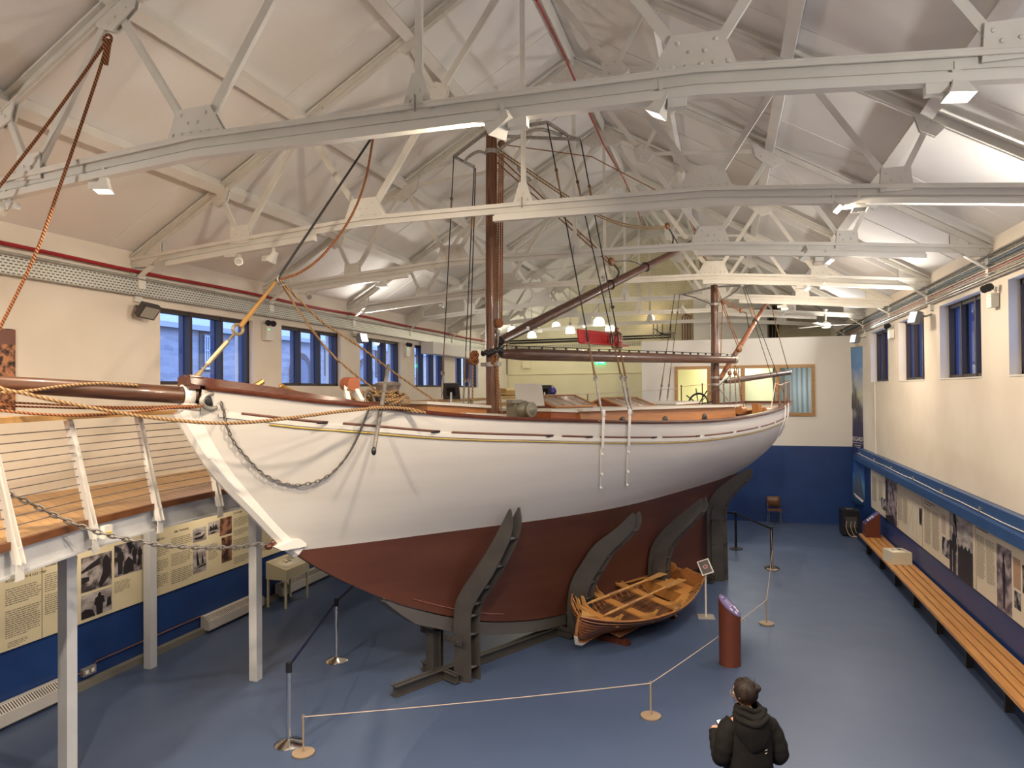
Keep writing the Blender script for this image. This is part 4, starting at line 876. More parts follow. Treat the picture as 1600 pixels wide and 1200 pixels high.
skylight(2.0, 3.0, .45, dz(2.5)+.42, .15); skylight(3.9, 4.9, .45, dz(4.2)+.42, .14)
house('companion_hatch', -.5, .5, 5.6, 6.5, .52, teak, topg, .04)
# cockpit, wheel
cp = MB(); s0, s1 = 7.05, 9.2
for a, b in (((-.95, s0), (.95, s0)), ((.95, s0), (.75, s1)), ((.75, s1), (-.75, s1)), ((-.95, s0), (-.75, s1))): cp.bar(V(a[0], a[1], dz(a[1])+.07), V(b[0], b[1], dz(b[1])+.07), .05, .2)
cp.build('cockpit_coaming', mahog, Y); MB().bar((0, s0+.1, dz(8)-.0), (0, s1-.1, dz(8)), 1.5, .02).build('cockpit_sole', trimw, Y)
wp = bp(1091, 632, .15); m = MB(); RW_ = Matrix.Rotation(math.pi/2-.1, 3, 'X'); m.torus(wp, .24, .022, RW_, 24)
for k in range(8): a = k*math.pi/4+.2; dd = RW_@V(math.cos(a), math.sin(a), 0); m.tube([wp, wp+dd*.36], [.012, .014], 6)
m.ell(wp, (.05, .05, .05)); m.build('steering_wheel', blackm, Y); MB().box((.15, wp.y+.14, 3.65), (.2, .2, .5)).build('wheel_box', mahog, Y)
for sd in (1, -1):
    for s in (8.7, 9.4, 10.1, 10.65):
        h = hwid(s, sheer(s))-.05; m = MB().tube([V(sd*h, s, sheer(s)), V(sd*h, s, sheer(s)+.55)], .014, 8); m.ell((sd*h, s, sheer(s)+.56), (.02, .02, .02)); m.build('stanchion', mat('bronze_stanchion', (.22, .10, .05), .4, .5) if 'bronze_stanchion' not in bpy.data.materials else bpy.data.materials['bronze_stanchion'], Y)
    pts = [V(sd*(hwid(s, sheer(s))-.05), s, sheer(s)+.54) for s in (8.7, 9.05, 9.4, 9.75, 10.1, 10.4, 10.65)]; MB().tube(pts, .008, 6).build('guard_line', ropew, Y)
h7 = hwid(8.4, sheer(8.4))-.05; m = MB().tube([V(h7, 8.1, sheer(8.1)), V(h7-.02, 8.4, sheer(8.4)+.6), V(h7-.03, 8.7, sheer(8.7)+.54)], .011, 6); m.build('side_gate_line', ropew, Y)
for s, h in ((3.6, .5), (5.6, .5)):
    x = -(hwid(s, sheer(s))-.05); MB().tube([V(x, s, sheer(s)), V(x, s, sheer(s)+h)], .012, 8).build('stanchion', bpy.data.materials['bronze_stanchion'], Y)
MB().tube([V(-(hwid(s, sheer(s))-.05), s, sheer(s)+.49) for s in (2.6, 3.6, 4.6, 5.6, 7, 8.7)], .007, 6).build('guard_line', ropew, Y)
m = MB(); m.cyl((.25, 8.75, 3.72), (.25, 8.98, 3.72), .10, .10, 16); m.build('mooring_bitt', teak, Y); m = MB(); m.cyl((.45, 9.65, 3.68), (.45, 9.85, 3.68), .09, .09, 16); m.build('stern_block', teak, Y); MB().box((.6, 8.95, 3.72), (.16, .16, .3)).build('stern_bitt', teak, Y)
m = MB(); m.tube(crv([V(.5, 9.0, 3.66), V(.4, 9.6, 3.7), V(.1, 10.0, 3.68)], 5), .03, 8); m.tube(crv([V(.1, 9.0, 3.66), V(.2, 9.7, 3.72), V(.45, 10.2, 3.68)], 5), .03, 8); m.build('curved_timber_rail', oak, Y)
# windlass at the side, capstan, catheads
q = bp(818, 640, 1.05); m = MB(); Rx = Matrix.Rotation(math.pi/2, 3, 'Y')
m.box(q+V(-.1, -.12, -.02), (.16, .10, .3)); m.lathe([(.06, -.2), (.10, -.16), (.13, -.05), (.13, .03), (.09, .09), (.11, .13), (.11, .17), (.05, .18)], q, 20, Rx); m.box(q+V(-.05, -.14, .12), (.12, .2, .05)); m.lathe([(.04, .17), (.075, .175), (.05, .19), (.02, .2)], q, 16, Rx); m.cyl(q+V(0, -.2, -.12), q+V(0, .15, -.12), .025); m.build('side_winch', mat('olive_grey_iron', (.20, .185, .14), .45, .4), Y)
q = bp(606, 612, .1); m = MB(); m.lathe([(.19, -.20), (.17, -.10), (.15, 0), (.165, .07), (.18, .09), (.18, .11), (.14, .13), (.05, .14)], q, 22); m.build('capstan', noisy('rusty_grey_capstan', (.10, .08, .07), (.20, .15, .12), 9, .5), Y)
for sd in (1,):
    q = bp(546, 600, .62); q = V(sd*abs(q.x), q.y, q.z); m = MB(); base_ = V(sd*.86, -2.05, sheer(-2.05)+.05)
    m.bar(base_+V(0, -.14, 0), q+V(-.0, -.05, -.06), .05, .11); m.bar(base_+V(0, .04, 0), q+V(0, .06, -.05), .05, .11); o = m.build('cathead', trimw if sd > 0 else mahog, Y)
    m = MB().cyl(q+V(-.09, 0, 0), q+V(.10, 0, .0), .085, .085, 18); m.build('cathead_roller', teakd, o); MB().box(base_+V(0, .1, 0), (.09, .5, .03)).build('cathead_base', mahog, o)
for k, s in enumerate((-3.05, -2.75)):
    m = MB(); b_ = V(.30+.1*k, s, sheer(s)+.09); m.tube(crv([b_+V(0, -.12*(1 if k == 0 else -1), 0), b_+V(0, 0, .05), b_+V(0, .08*(1 if k == 0 else -1), .10)], 5), [.035]*10+[.01], 8); m.build('fairlead_horn', mat('brass_fairlead', (.36, .20, .06), .35, .6), Y)
m = MB(); m.box((0.1, -.95, 3.86), (.6, .3, .05)); 
# hanging gear: blocks and halyards as parts of the yacht
def block(p, name='rope_block', r=.055, m_=None): return MB().ell(p, (r*.7, r*1.1, r)).build(name, m_ or blkw, Y)
def yrope(pts, r=.012, m_=None, name='halyard'): return MB().tube(pts, r, 6).build(name, m_ or ropem, Y)
P_ = V(.02, 1.1, 8.12)
b1, b2 = bp(1043, 353, .35), bp(955, 409, .22)
block(b1, r=.07); block(b2, r=.08); block(V(.03, 1.22, 8.20), r=.07)
yrope(crv([P_, bp(905, 318, .25), bp(960, 345, .3), bp(1005, 354, .33), b1]), .012, ropem); yrope(crv([P_+V(0, 0, -.05), bp(905, 322, .25), bp(965, 350, .3), bp(1010, 358, .33), b1+V(0, 0, -.03)]), .012)
yrope([P_+V(0, 0, -.1), b2], .011, roped); yrope([P_+V(.03, 0, -.25), b2+V(0, -.03, -.05)], .011, roped)
yrope([P_+V(0, .1, .08), bp(925, 245, .3), bp(1030, 300, .45), bp(1075, 312, .5)], .009, roped)
yrope([b1, gB+V(0, .15, .06)], .014, wire, 'gaff_span'); yrope(crv([b1, bp(1052, 372, .36), gB+V(0, -.3, -.1)], 4), .016, wire, 'gaff_span'); yrope(crv([b2, bp(967, 425, .24), bp(958, 442, .26)], 4), .018, wire, 'gaff_span'); yrope(crv([b2, bp(985, 408, .28), gA+(gB-gA)*.78], 4), .008, wire, 'gaff_span')
for i, x in enumerate((774, 778, 781, 784)): yrope([bp(x+2, 240, .1+.02*i), bp(x, 500 if i > 1 else 470, .1+.02*i)], .012, roped)
block(bp(780, 505, .14), r=.075, m_=roped); block(bp(779, 518, .14), r=.03, m_=galv); m = MB().tube([bp(779, 520, .14), bp(776, 560, .14)], .014, 6); m.build('tack_chain', chainm, Y)
yrope(crv([bp(776, 562, .14), bp(779, 600, .16), bp(784, 645, .2)], 5), .016, ropem); yrope([bp(775, 560, .14), bp(777, 650, .16)], .01, roped)
yrope([bp(739, 565, -.15), bp(738, 636, -.15)], .014, ropem); m = MB()
for k in range(14): q = bp(742, 562, -.12)+V(random.uniform(-.05, .05), random.uniform(-.05, .05), random.uniform(-.12, .1)); m.torus(q, .05, .014, Matrix.Rotation(random.uniform(0, 3), 3, 'X') @ Matrix.Rotation(random.uniform(0, 3), 3, 'Y'), 10, 5)
m.build('belayed_rope', roped, Y); m = MB()
for k in range(8): q = bp(774, 560, .12)+V(random.uniform(-.03, .03), random.uniform(-.03, .03), random.uniform(-.1, .05)); m.torus(q, .04, .012, Matrix.Rotation(random.uniform(0, 3), 3, 'X') @ Matrix.Rotation(random.uniform(0, 3), 3, 'Y'), 10, 5)
m.build('belayed_rope', roped, Y)
# boom topping lift, mainsheet, mizzen lines
pk = bp(1066, 314, .5)
yrope([pk, bp(1154, 545, .34)], .010, roped); yrope([pk+V(0, .06, 0), bp(1157, 545, .34)], .010, roped); block(bp(1155, 545, .34), r=.09); yrope([bp(1155, 550, .34), bR+V(0, -.1, .08)], .014, galvd, 'topping_shackle')
for (u0, v0, u1, v1) in ((1141, 568, 1141, 635), (1147, 570, 1151, 638), (1149, 570, 1163, 640), (1153, 572, 1157, 625), (1130, 600, 1133, 640)): yrope([bp(u0, v0, .34), bp(u1, v1, .3)], .012, ropem, 'mainsheet')
for u in (1140, 1149): block(bp(u, 583, .34), r=.06)
yrope([bp(1092, 630, .6), bp(1140, 588, .3)], .009, wire, 'running_backstay'); yrope([bp(1124, 608, .1), bp(1138, 626, .6)], .009, ropem, 'halyard')
block(bp(1130, 471, .2), r=.07); block(bp(1158, 485, .35), r=.06); yrope([bp(1130, 468, .2), bp(1158, 483, .35)], .010, roped); yrope([bp(1131, 473, .2), bp(1158, 487, .35)], .010, roped); yrope([bp(1129, 475, .2), bp(1126, 560, .1)], .010, roped)
yrope([bp(1160, 487, .35), bp(1166, 489, .35), bp(1170, 512, .2)], .010, wire, 'gaff_span')
yrope([bp(1203, 466, .1), bp(1210, 498, .11), bp(1221, 540, .12)], .012, ropem); yrope([bp(1221, 540, .12), bp(1231, 576, .12)], .010, wire, 'topping_lift')
# red port-light board with lantern on the near main shrouds
lb = thing('lamp_board', 'red painted side-light board tied to the near main shrouds above the boom', 'lamp board', (0, 0, 0)); del_ = None
def W(p): return BC+BN*p.x+BD*p.y+V(0, 0, p.z)
A_, B_, D_, E_ = [W(bp(u, v, o)) for u, v, o in ((903, 514, 1.36), (974, 521, 1.42), (977, 541, 1.42), (906, 536, 1.36))]
B_ = W(bp(968, 521, 1.40)); D_ = W(bp(975, 541, 1.42))
lb.location = A_; WM[lb.name] = Matrix.Translation(A_)
thk = BN*.03; m = MB(); m.add([A_, B_, D_, E_, A_-thk, B_-thk, D_-thk, E_-thk], [(0, 1, 2, 3), (7, 6, 5, 4), (0, 4, 5, 1), (1, 5, 6, 2), (2, 6, 7, 3), (3, 7, 4, 0)])
m.bar(E_+BN*.05, D_+BN*.05, .10, .02); m.build('board', redp, lb, world=True, smooth=False)
m = MB()
for f in (.17, .76):
    for k in range(5): q = A_.lerp(B_, f).lerp(E_.lerp(D_, f), .2+.15*k)+BN*.012; m.torus(q, .018, .006, Matrix.Rotation(1.57, 3, 'X'), 8, 4)
m.build('lashing', blackm, lb, world=True)
lp = W(bp(964, 533, 1.52)); ln = thing('side_light_lantern', 'copper side lantern with red glass standing on the right end of the red board', 'lantern', tuple(lp-V(0, 0, .1)))
MB().lathe([(.075, -.12), (.085, -.10), (.07, -.08)], lp, 18).lathe([(.07, .09), (.085, .10), (.05, .14), (.035, .15), (.04, .19), (.02, .21)], lp, 18).build('lantern_body', copper, ln, world=True)
MB().lathe([(.06, -.08), (.075, -.03), (.075, .04), (.06, .09)], lp, 18).build('red_glass', glassred, ln, world=True)
m = MB()
for k in range(6): a = k*math.pi/3; m.bar(lp+V(.085*math.cos(a), .085*math.sin(a), -.1), lp+V(.085*math.cos(a), .085*math.sin(a), .1), .01, .01, (1, 0, 0))
m.build('guard_wires', galv, ln, world=True)
# anchor, chains, ropes (things of their own)
m = MB(); a, b = W(bp(607, 570, .75)), W(bp(584, 705, 1.28)); m.tube([a, a.lerp(b, .5), b], [.022, .026, .026], 8)
an = thing('stock_anchor', 'grey iron anchor lying over the bow rail with its shank hanging down the side', 'anchor', tuple(a.lerp(b, .45))); m.build('shank', galvd, an, world=True)
c_ = a.lerp(b, .38); MB().tube([W(bp(588, 620, .6)), W(bp(600, 628, .7)), W(bp(616, 634, .75)), W(bp(622, 636, .6))], .035, 8).build('stock', lampg, an, world=True)
m = MB(); q = W(bp(578, 628, .78)); m.torus(q, .12, .016, Matrix.Rotation(1.3, 3, 'Y'), 20, 6); m.build('ring', galvd, an, world=True)
MB().ell(b, (.03, .03, .05)).build('tip', blackm, an, world=True)
m = MB(); random.seed(3); cq = W(bp(600, 628, .45))
for k in range(34): m.torus(cq+V(random.gauss(0, .13), random.gauss(0, .13), random.uniform(-.02, .09)), random.uniform(.08, .16), .017, Matrix.Rotation(random.uniform(-.5, .5), 3, 'X') @ Matrix.Rotation(random.uniform(-.5, .5), 3, 'Y'), 14, 5)
for k in range(3): m.torus(W(bp(606, 612, .1))+V(0, 0, -.05-.035*k), .19, .02, None, 20, 6)
tag(m.build('coiled_rope', ropem), 'tangle of tan rope coiled round the capstan on the foredeck', 'rope')
def chain(path, r, wl, name, label, m_=chainm):
    pts = []; L_ = 0; out = [path[0]]; step = wl*.78
    for a, b in zip(path, path[1:]):
        l = (b-a).length; 
        while L_+l >= step and l > 0: t = (step-L_)/l; a = a.lerp(b, t); out.append(a.copy()); l = (b-a).length; L_ = 0
        L_ += l
    m = MB()
    for i in range(len(out)-1):
        a, b = out[i], out[i+1]; d = (b-a).normalized(); up = V(0, 0, 1) if i % 2 else V(1, 0, .1); x = d.cross(up).normalized(); c = (a+b)/2; hl = wl*.5; hw = wl*.2; n = 10; q = []
        for k in range(n+1): an_ = 2*math.pi*k/n; q.append(c+d*(math.cos(an_)*hl)+x*(math.sin(an_)*hw*1.15))
        m.tube(q, r, 5, False)
    return tag(m.build(name, m_), label, 'chain')
def hullpt(u, v):
    best = None
    for i in range(240):
        off = .05+i*.008; p = bp(u, v, off); e_ = abs(off-(hwid(p.y, min(p.z, sheer(p.y)))+.04))
        if -3.8 < p.y < 3 and (best is None or e_ < best[0]): best = (e_, p)
    return W(best[1])
pc = [hullpt(*q) for q in ((345, 628), (350, 645), (353, 662), (365, 690), (385, 715), (410, 740), (440, 754), (465, 758), (490, 754), (515, 742), (535, 722), (550, 700), (562, 675), (572, 650), (578, 635))]
chain(crv(pc, 6), .0075, .075, 'anchor_chain', 'rusty grey anchor chain hanging in a loop from the hawse pipe along the white bow')
pb = [W(bp(u, v, 0)) for u, v in ((-40, 742), (0, 765), (30, 778), (60, 793), (115, 818), (170, 836), (240, 850), (300, 855), (360, 855), (410, 850), (428, 850))]
pb[-1] = W(bp(424, 851, 0)); chain(crv(pb, 6), .011, .095, 'bobstay_chain', 'slack dark bobstay chain sagging from the left picture edge to the foot of the stem')
p = W(bp(0, 762, 0)); o = MB().ell(p, (.07, .07, .06), None, 16).build('wooden_toggle', oak); tag(o, 'pale wooden toggle at the left end of the slack bobstay chain', 'toggle')
def wrope(pts, r, m_, label, name='rope', n=8): return tag(MB().tube(crv(pts, n), r, 7).build(name, m_), label, 'rope')
tip = W(bp(0, 600, 0)+(bp(0, 600, 0)-bp(290, 618, 0))*.8)
hk = at(168, 62, Y=5.58)
wrope([hk, at(145, 95, Y=5.56), at(75, 193, Y=5.48), at(0, 290, Y=5.38), at(-60, 366, Y=5.28)], .016, roped, 'left one of two brown ropes hanging from the nearest truss to the bowsprit')
wrope([hk, at(159, 98, Y=5.56), at(125, 200, Y=5.5), at(91, 298, Y=5.42), at(54, 400, Y=5.32), at(0, 512, Y=5.2), at(-40, 590, Y=5.1)], .016, roped, 'right one of two brown ropes hanging from the nearest truss past the left wall')
m = MB(); m.tube([hk, hk+V(-.02, 0, -.25)], [.04, .02], 8); m.torus(hk+V(0, 0, .0), .05, .014, Matrix.Rotation(1.57, 3, 'X'), 12); tag(m.build('rope_eye', roped), 'spliced brown rope eye hooked under the gusset at top left', 'rope')
th_ = W(bp(437, 437, 0)); o = MB().torus(th_, .05, .014, Matrix.Rotation(1.5, 3, 'Y'), 14).torus(th_+V(.03, 0, -.06), .04, .012, Matrix.Rotation(.6, 3, 'X'), 14).build('iron_thimble', galv); tag(o, 'iron thimble where the tan ropes meet the forestay', 'thimble')
wrope([W(bp(584, 210, 0)), W(bp(570, 285, .05)), W(bp(545, 345, .1)), W(bp(505, 398, .1)), W(bp(470, 425, .05)), th_], .016, roped, 'slack brown rope sagging from the second truss to the iron thimble')
wrope([th_, W(bp(470, 490, .05)), W(bp(520, 555, .1)), W(bp(590, 612, .2)), W(bp(604, 622, .2))], .014, ropem, 'tan rope from the iron thimble down to the capstan')
wrope([th_, W(bp(500, 500, .05)), W(bp(560, 540, .1)), W(bp(620, 585, .15)), W(bp(705, 643, .3))], .014, ropem, 'tan rope from the iron thimble down to the forehatch')
def rp_(pts, r, m_, lab): return wrope([W(bp(u, v, o)) for u, v, o in pts], r, m_, lab)
rp_([(-60, 575, .2), (0, 606, .25), (40, 615, .3), (85, 626, .32), (170, 642, .36), (240, 653, .5), (330, 661, .8), (400, 659, 1.0), (470, 651, 1.12), (540, 642, 1.2), (600, 637, 1.2), (640, 639, 1.25), (665, 645, 1.42)], .018, ropem, 'thick tan rope drooping in front of the bow from the bowsprit to the rail')
rp_([(-50, 632, .1), (0, 641, .15), (60, 647, .2), (130, 649, .25), (200, 645, .3), (260, 638, .3), (318, 634, .25)], .013, roped, 'dark brown rope sagging below the bowsprit to the stem')
rp_([(0, 628, -.1), (60, 631, -.1), (180, 636, -.05), (300, 634, .15)], .011, roped, 'thin brown rope just under the bowsprit')
rp_([(0, 634, -.2), (90, 637, -.15), (200, 639, -.1), (310, 637, .15)], .010, roped, 'second thin brown rope under the bowsprit')
rp_([(0, 614, .1), (50, 610, .12), (100, 603, .12), (160, 599, .1), (215, 602, .09)], .015, ropem, 'tan rope lying along the top of the bowsprit')
rp_([(543, 607, .75), (552, 622, .75), (565, 632, .7), (585, 634, .6)], .013, ropem, 'tan rope from the cathead roller to the foredeck')
rp_([(566, 640, 1.15), (590, 636, 1.1), (620, 640, 1.1), (655, 644, 1.35)], .016, ropem, 'tan rope lying along the rail beside the anchor')
# ---- the cradle
cr = thing('yacht_cradle', 'dark grey steel cradle of posts and curved arms holding the yacht', 'cradle', tuple(BC), -BA)
WM[cr.name] = WM[yacht.name].copy()
def ibeam(m, a, b, w_, h, t=.014):
    a, b = Vector(a), Vector(b); m.bar(a, b, t, h); m.bar(a+V(0, 0, h/2-t/2), b+V(0, 0, h/2-t/2), w_, t); m.bar(a-V(0, 0, h/2-t/2), b-V(0, 0, h/2-t/2), w_, t)
m = MB(); ibeam(m, (.06, -1.0, .075), (.06, 7.9, .075), .13, .15); m.build('base_beam', cradle, cr)
m = MB(); ks = [-1.15+.25*i for i in range(16)]
r_ = [[V(.13, s, zke(s)-.02), V(.13, s, zke(s)-interp(s, [(-1.15, .05), (-.7, .22), (3, .2)])), V(-.13, s, zke(s)-interp(s, [(-1.15, .05), (-.7, .22), (3, .2)])), V(-.13, s, zke(s)-.02), V(.13, s, zke(s)-.02)] for s in ks]
m.grid(r_); m.add(r_[0][:4], [(0, 1, 2, 3)]); m.add(r_[-1][:4], [(3, 2, 1, 0)]); m.build('keel_channel', mat('lighter_cradle_steel', (.095, .088, .083), .5), cr)
m = MB(); ibeam(m, (0, 2.6, .2), (0, 7.5, .2), .16, .12); m.build('keel_beam', cradle, cr)
for s, skw, base_path in ((.05, .45, [(.24, 0), (.24, .6), (.245, .98), (.34, 1.28), (.56, 1.62), (.80, 2.02), (1.06, 2.54)]), (2.6, .85, [(.24, 0), (.24, .6), (.24, 1.0), (.32, 1.25), (.60, 1.57), (.88, 1.83), (1.12, 2.12)]),
                     (5.05, 1.0, [(.24, 0), (.24, .6), (.24, .95), (.32, 1.25), (.58, 1.6), (.80, 1.85), (1.0, 2.08)]), (7.35, 1.2, [(.24, 0), (.24, .7), (.24, 1.35), (.26, 1.7), (.40, 2.0), (.62, 2.25), (.86, 2.46)])):
    for sd in (1, -1):
        bp_ = crv([(x, 0, z) for x, z in base_path], 6); inner = [V(max(p.x, hwid(s+skw*max(0, p.x-.3), max(p.z, zke(s+.3)+.01))+.05 if p.z > zke(s) else p.x), 0, p.z) for p in bp_]; nz = len(inner)-1
        for _ in range(3):
            for i in range(1, nz): inner[i].x = max(inner[i].x, (inner[i-1].x+inner[i+1].x)/2)
        outer = []
        for i in range(nz+1):
            a, b = inner[max(0, i-1)], inner[min(nz, i+1)]; t = (b-a).normalized(); n_ = V(t.z, 0, -t.x); dpt = interp(i/nz, [(0, .26), (.7, .24), (.9, .19), (.96, .12), (1, .02)]); outer.append(inner[i]+n_*dpt)
        outer = [V(o.x, 0, max(0, o.z)) for o in outer]
        sk_ = lambda p, y: V(sd*p.x, s+skw*max(0, p.x-.30)+y, p.z)
        P = inner+list(reversed(outer)); n = len(inner)
        for y in (-.09, .09):
            m = MB(); A = [sk_(p, y) for p in inner]; B = [sk_(p, y) for p in outer]
            m.add([q+V(0, e, 0) for e in (-.01, .01) for q in A+B], [(i, i+1, n+i+1, n+i) for i in range(n-1)]+[(2*n+i, 3*n+i, 3*n+i+1, 2*n+i+1) for i in range(n-1)]+[(i, 2*n+i, 2*n+i+1, i+1) for i in range(n-1)]+[(n+i, n+i+1, 3*n+i+1, 3*n+i) for i in range(n-1)]+[(n-1, 2*n-1, 4*n-1, 3*n-1), (0, n, 3*n, 2*n)])
            m.build('arm_plate', cradle, cr)
        w2 = MB(); mid = [inner[i].lerp(outer[i], .3) for i in range(nz-3)]
        w2.grid([[sk_(p, -.08), sk_(p, .08)] for p in mid])
        for i in range(2, len(mid), 5): a, b = mid[i], outer[i]; w2.add([sk_(a, -.08), sk_(a, .08), sk_(b, .08), sk_(b, -.08)], [(0, 1, 2, 3)])
        w2.build('arm_web', cradle, cr, solid=.014)
        m = MB(); m.box((sd*.28, s-.16, max(.12, zke(s)-.26)), (.36, .02, .10))
        for x in (.2, .3, .4): m.ell((sd*x, s-.175, max(.12, zke(s)-.26)), (.02, .014, .02), None, 8)
        m.build('tie_plate', cradle, cr)
    m = MB(); ibeam(m, (-.4, s-.17, .08), (.4, s-.17, .08), .1, .12); m.build('cross_beam', cradle, cr)
for s in (-.02, 2.5, 5.0):
    m = MB(); h = zke(s)-.22; h = max(.2, h); m.box((-.05, s-.25, h/2), (.16, .012, h)).box((-.05, s-.11, h/2), (.16, .012, h)).box((-.05, s-.18, h/2), (.012, .14, h)); m.build('keel_post', cradle, cr)
# ================================================================ VIEWING GALLERY
GZ = 2.87
ga = thing('viewing_gallery', 'raised oak-floored viewing gallery with cable railing along the left wall', 'gallery', (-7.5, 6, 0))
E_ = [(-5.6, 2.2), (-5.95, 3.9), (-6.22, 4.85), (-6.5, 5.92), (-6.66, 7.0), (-6.68, 8.1), (-6.68, 9.2), (-6.68, 12), (-6.68, 17), (-6.68, 22)]
m = MB(); P = E_+[(XL, 22), (XL, 2.2)]; m.prism(P, (0, 0, GZ-.03), (1, 0, 0), (0, 1, 0), (0, 0, .06)); m.build('deck_boards', galm, ga, world=True)
m = MB()
for a, b in zip(E_, E_[1:]): m.bar((a[0]+.012, a[1], GZ-.03), (b[0]+.012, b[1], GZ-.03), .05, .075)
m.build('board_edge', darkoak, ga, world=True); m = MB()
for a, b in zip(E_, E_[1:]): m.bar((a[0]-.05, a[1], GZ-.19), (b[0]-.05, b[1], GZ-.19), .03, .25); m.bar((a[0]-.02, a[1], GZ-.31), (b[0]-.02, b[1], GZ-.31), .10, .02)
m.build('fascia_beam', steel_cool, ga, world=True)
for (x, y, ht) in ((-6.98, 6.10, GZ-.2), (-8.5, 8.86, GZ-.2), (-6.63, 8.9, GZ-.2), (-6.75, 3.0, GZ-.2), (-6.75, 15, GZ-.2), (-6.75, 20, GZ-.2)):
    m = MB().box((x, y, ht/2), (.13, .13, ht)).box((x, y, ht-.01), (.22, .22, .02)); m.build('support_column', steel_cool, ga, world=True)
for y in (4.9, 5.98, 7.05, 8.85, 11, 13.5, 16): MB().box(((XL-6.6)/2, y, GZ-.14), (-6.7-XL, .08, .16)).build('cross_joist', steel_cool, ga, world=True)
posts = []
px_ = [(-6.22, 4.85), (-6.5, 5.92), (-6.66, 7.0), (-6.68, 8.1), (-6.68, 9.3), (-6.68, 10.5), (-6.68, 12.6), (-6.68, 14.7), (-6.68, 16.8), (-6.68, 18.9), (-6.68, 21)]
hand = []
for i, (x, y) in enumerate(px_):
    d = Vector((px_[min(i+1, 10)][0]-px_[max(i-1, 0)][0], px_[min(i+1, 10)][1]-px_[max(i-1, 0)][1], 0)).normalized(); nn = Vector((d.y, -d.x, 0))
    top = V(x, y, 3.95)-nn*.20; ft = V(x, y, GZ-.2)+nn*.05; m = MB()
    for s_ in (-.03, .03): m.prism([(0, 0), (.13, 0), (.02, 1.28), (-.08, 1.28)], ft+d*s_+nn*0, nn*.6, (top-ft).normalized(), d*.012)
    m.prism([(-.055, 0), (.055, 0), (.03, .3), (-.03, .3)], ft+nn*.04+V(0, 0, -.15), d, (0, 0, 1), nn*.01)
    m.bar(ft+V(0, 0, .1), top, .07, .012, nn); m.build('baluster_post', trimw, ga, world=True); hand.append(top+V(0, 0, .02)); posts.append((ft, top))
hand = [hand[0]+(hand[0]-hand[1])*2.2]+hand
m = MB()
for a, b in zip(hand, hand[1:]): m.bar(a, b, .20, .055)
m.build('oak_handrail', oak, ga, world=True)
p0 = (posts[0][0]+(posts[0][0]-posts[1][0])*2.2, posts[0][1]+(posts[0][1]-posts[1][1])*2.2)
for k in range(11):
    f = .26+.065*k; MB().tube([p0[0].lerp(p0[1], f)]+[a.lerp(b, f) for a, b in posts], .0055, 5).build('railing_cable', galvd, ga, world=True)
lbx = MB().box(posts[1][0]+V(.09, .10, .06), (.06, .10, .14)); lbx.build('switch_box', lampw, ga, world=True); MB().box(posts[1][0]+V(.122, .10, .04), (.004, .07, .05)).build('yellow_label', mat('yellow_sticker', (.75, .55, .03), .5), ga, world=True)
# timber rail board behind the yacht on the gallery and things on it
m = MB().box((-6.75, 17.3, 3.99), (.28, 11.5, .06)).box((-6.68, 17.3, 3.80), (.05, 11.5, .12)); m.build('rear_rail_board', oak, ga, world=True)
yb = at(790, 612, X=-6.9); o = MB().box(yb+V(0, 0, -.02), (.5, 1.4, .26)).build('timber_chest', mat('golden_timber', (.5, .3, .07), .5)); tag(o, 'rounded golden timber chest on the gallery behind the main mast', 'chest'); bv = o.modifiers.new('round', 'BEVEL'); bv.width = .09; bv.segments = 4
def lectern(foot, h, hd, w_, l_, lab, m1, tilt=35, post=True):
    t = thing('tilted_reader', lab, 'information stand', tuple(foot)); top = foot+V(0, 0, h)
    if post: MB().cyl(foot, top, .025, .025, 12).build('reader_post', trimw, t, world=True)
    R = Matrix.Rotation(math.radians(hd), 3, 'Z') @ Matrix.Rotation(math.radians(tilt), 3, 'X'); MB().box(top, (w_, l_, .03), R).build('reader_panel', m1, t, world=True); MB().box(top-R@V(0, 0, .022), (w_*.5, l_*.5, .02), R).build('panel_bracket', blackm, t, world=True)
    return t
dg_ = mat('dark_panel_back', (.09, .085, .085), .5)
pf = at(705, 636, X=-6.35); lectern(V(pf.x, pf.y, GZ+.03), 1.32, 15, .42, .5, 'dark tilted reader panel on a white post behind the forehatch', dg_, -50)
pf = at(851, 640, X=-5.6); lectern(V(pf.x, pf.y, 2.95), 1.25, 20, .42, .5, 'small grey tilted reader on a post behind the large grey panel', dg_, -50)
q = BC+BN*(-.4)+BD*1.75; t = thing('display_panel_stand', 'large pale grey tilted panel standing on the yacht deck right of the main mast', 'information stand', (q.x, q.y, 3.85))
R = Matrix.Rotation(-BA+.9, 3, 'Z') @ Matrix.Rotation(math.radians(52), 3, 'X'); pp = BC+BN*.05+BD*1.72+V(0, 0, 4.16); pp = at(827, 617, Y=pp.y)
MB().box(pp, (.46, .46, .025), R).build('panel_sheet', mat('pale_grey_panel_back', (.50, .48, .45), .5), t, world=True); MB().box(pp+R@V(0, -.1, -.03), (.2, .14, .03), R).build('panel_bracket', blackm, t, world=True); MB().bar(pp, (pp.x, pp.y, 3.6), .03, .03, (1, 0, 0)).build('stand_leg', trimw, t, world=True)
q = at(863, 612, X=-6.3); t = thing('blue_buoy', 'dark blue round buoy behind the skylights', 'buoy', tuple(q)); MB().lathe([(.06, -.14), (.15, -.05), (.16, .04), (.12, .14), (.04, .19)], q, 18).build('buoy_body', mat('blue_vinyl', (.03, .02, .22), .35), t, world=True); MB().torus(q+V(0, 0, .22), .035, .008, Matrix.Rotation(1.57, 3, 'X'), 12).build('buoy_eye', galvd, t, world=True)
MB().cyl(q+V(0, 0, -.14), (q.x, q.y, 0), .02, .02, 8).build('buoy_stand', galvd, t, world=True)

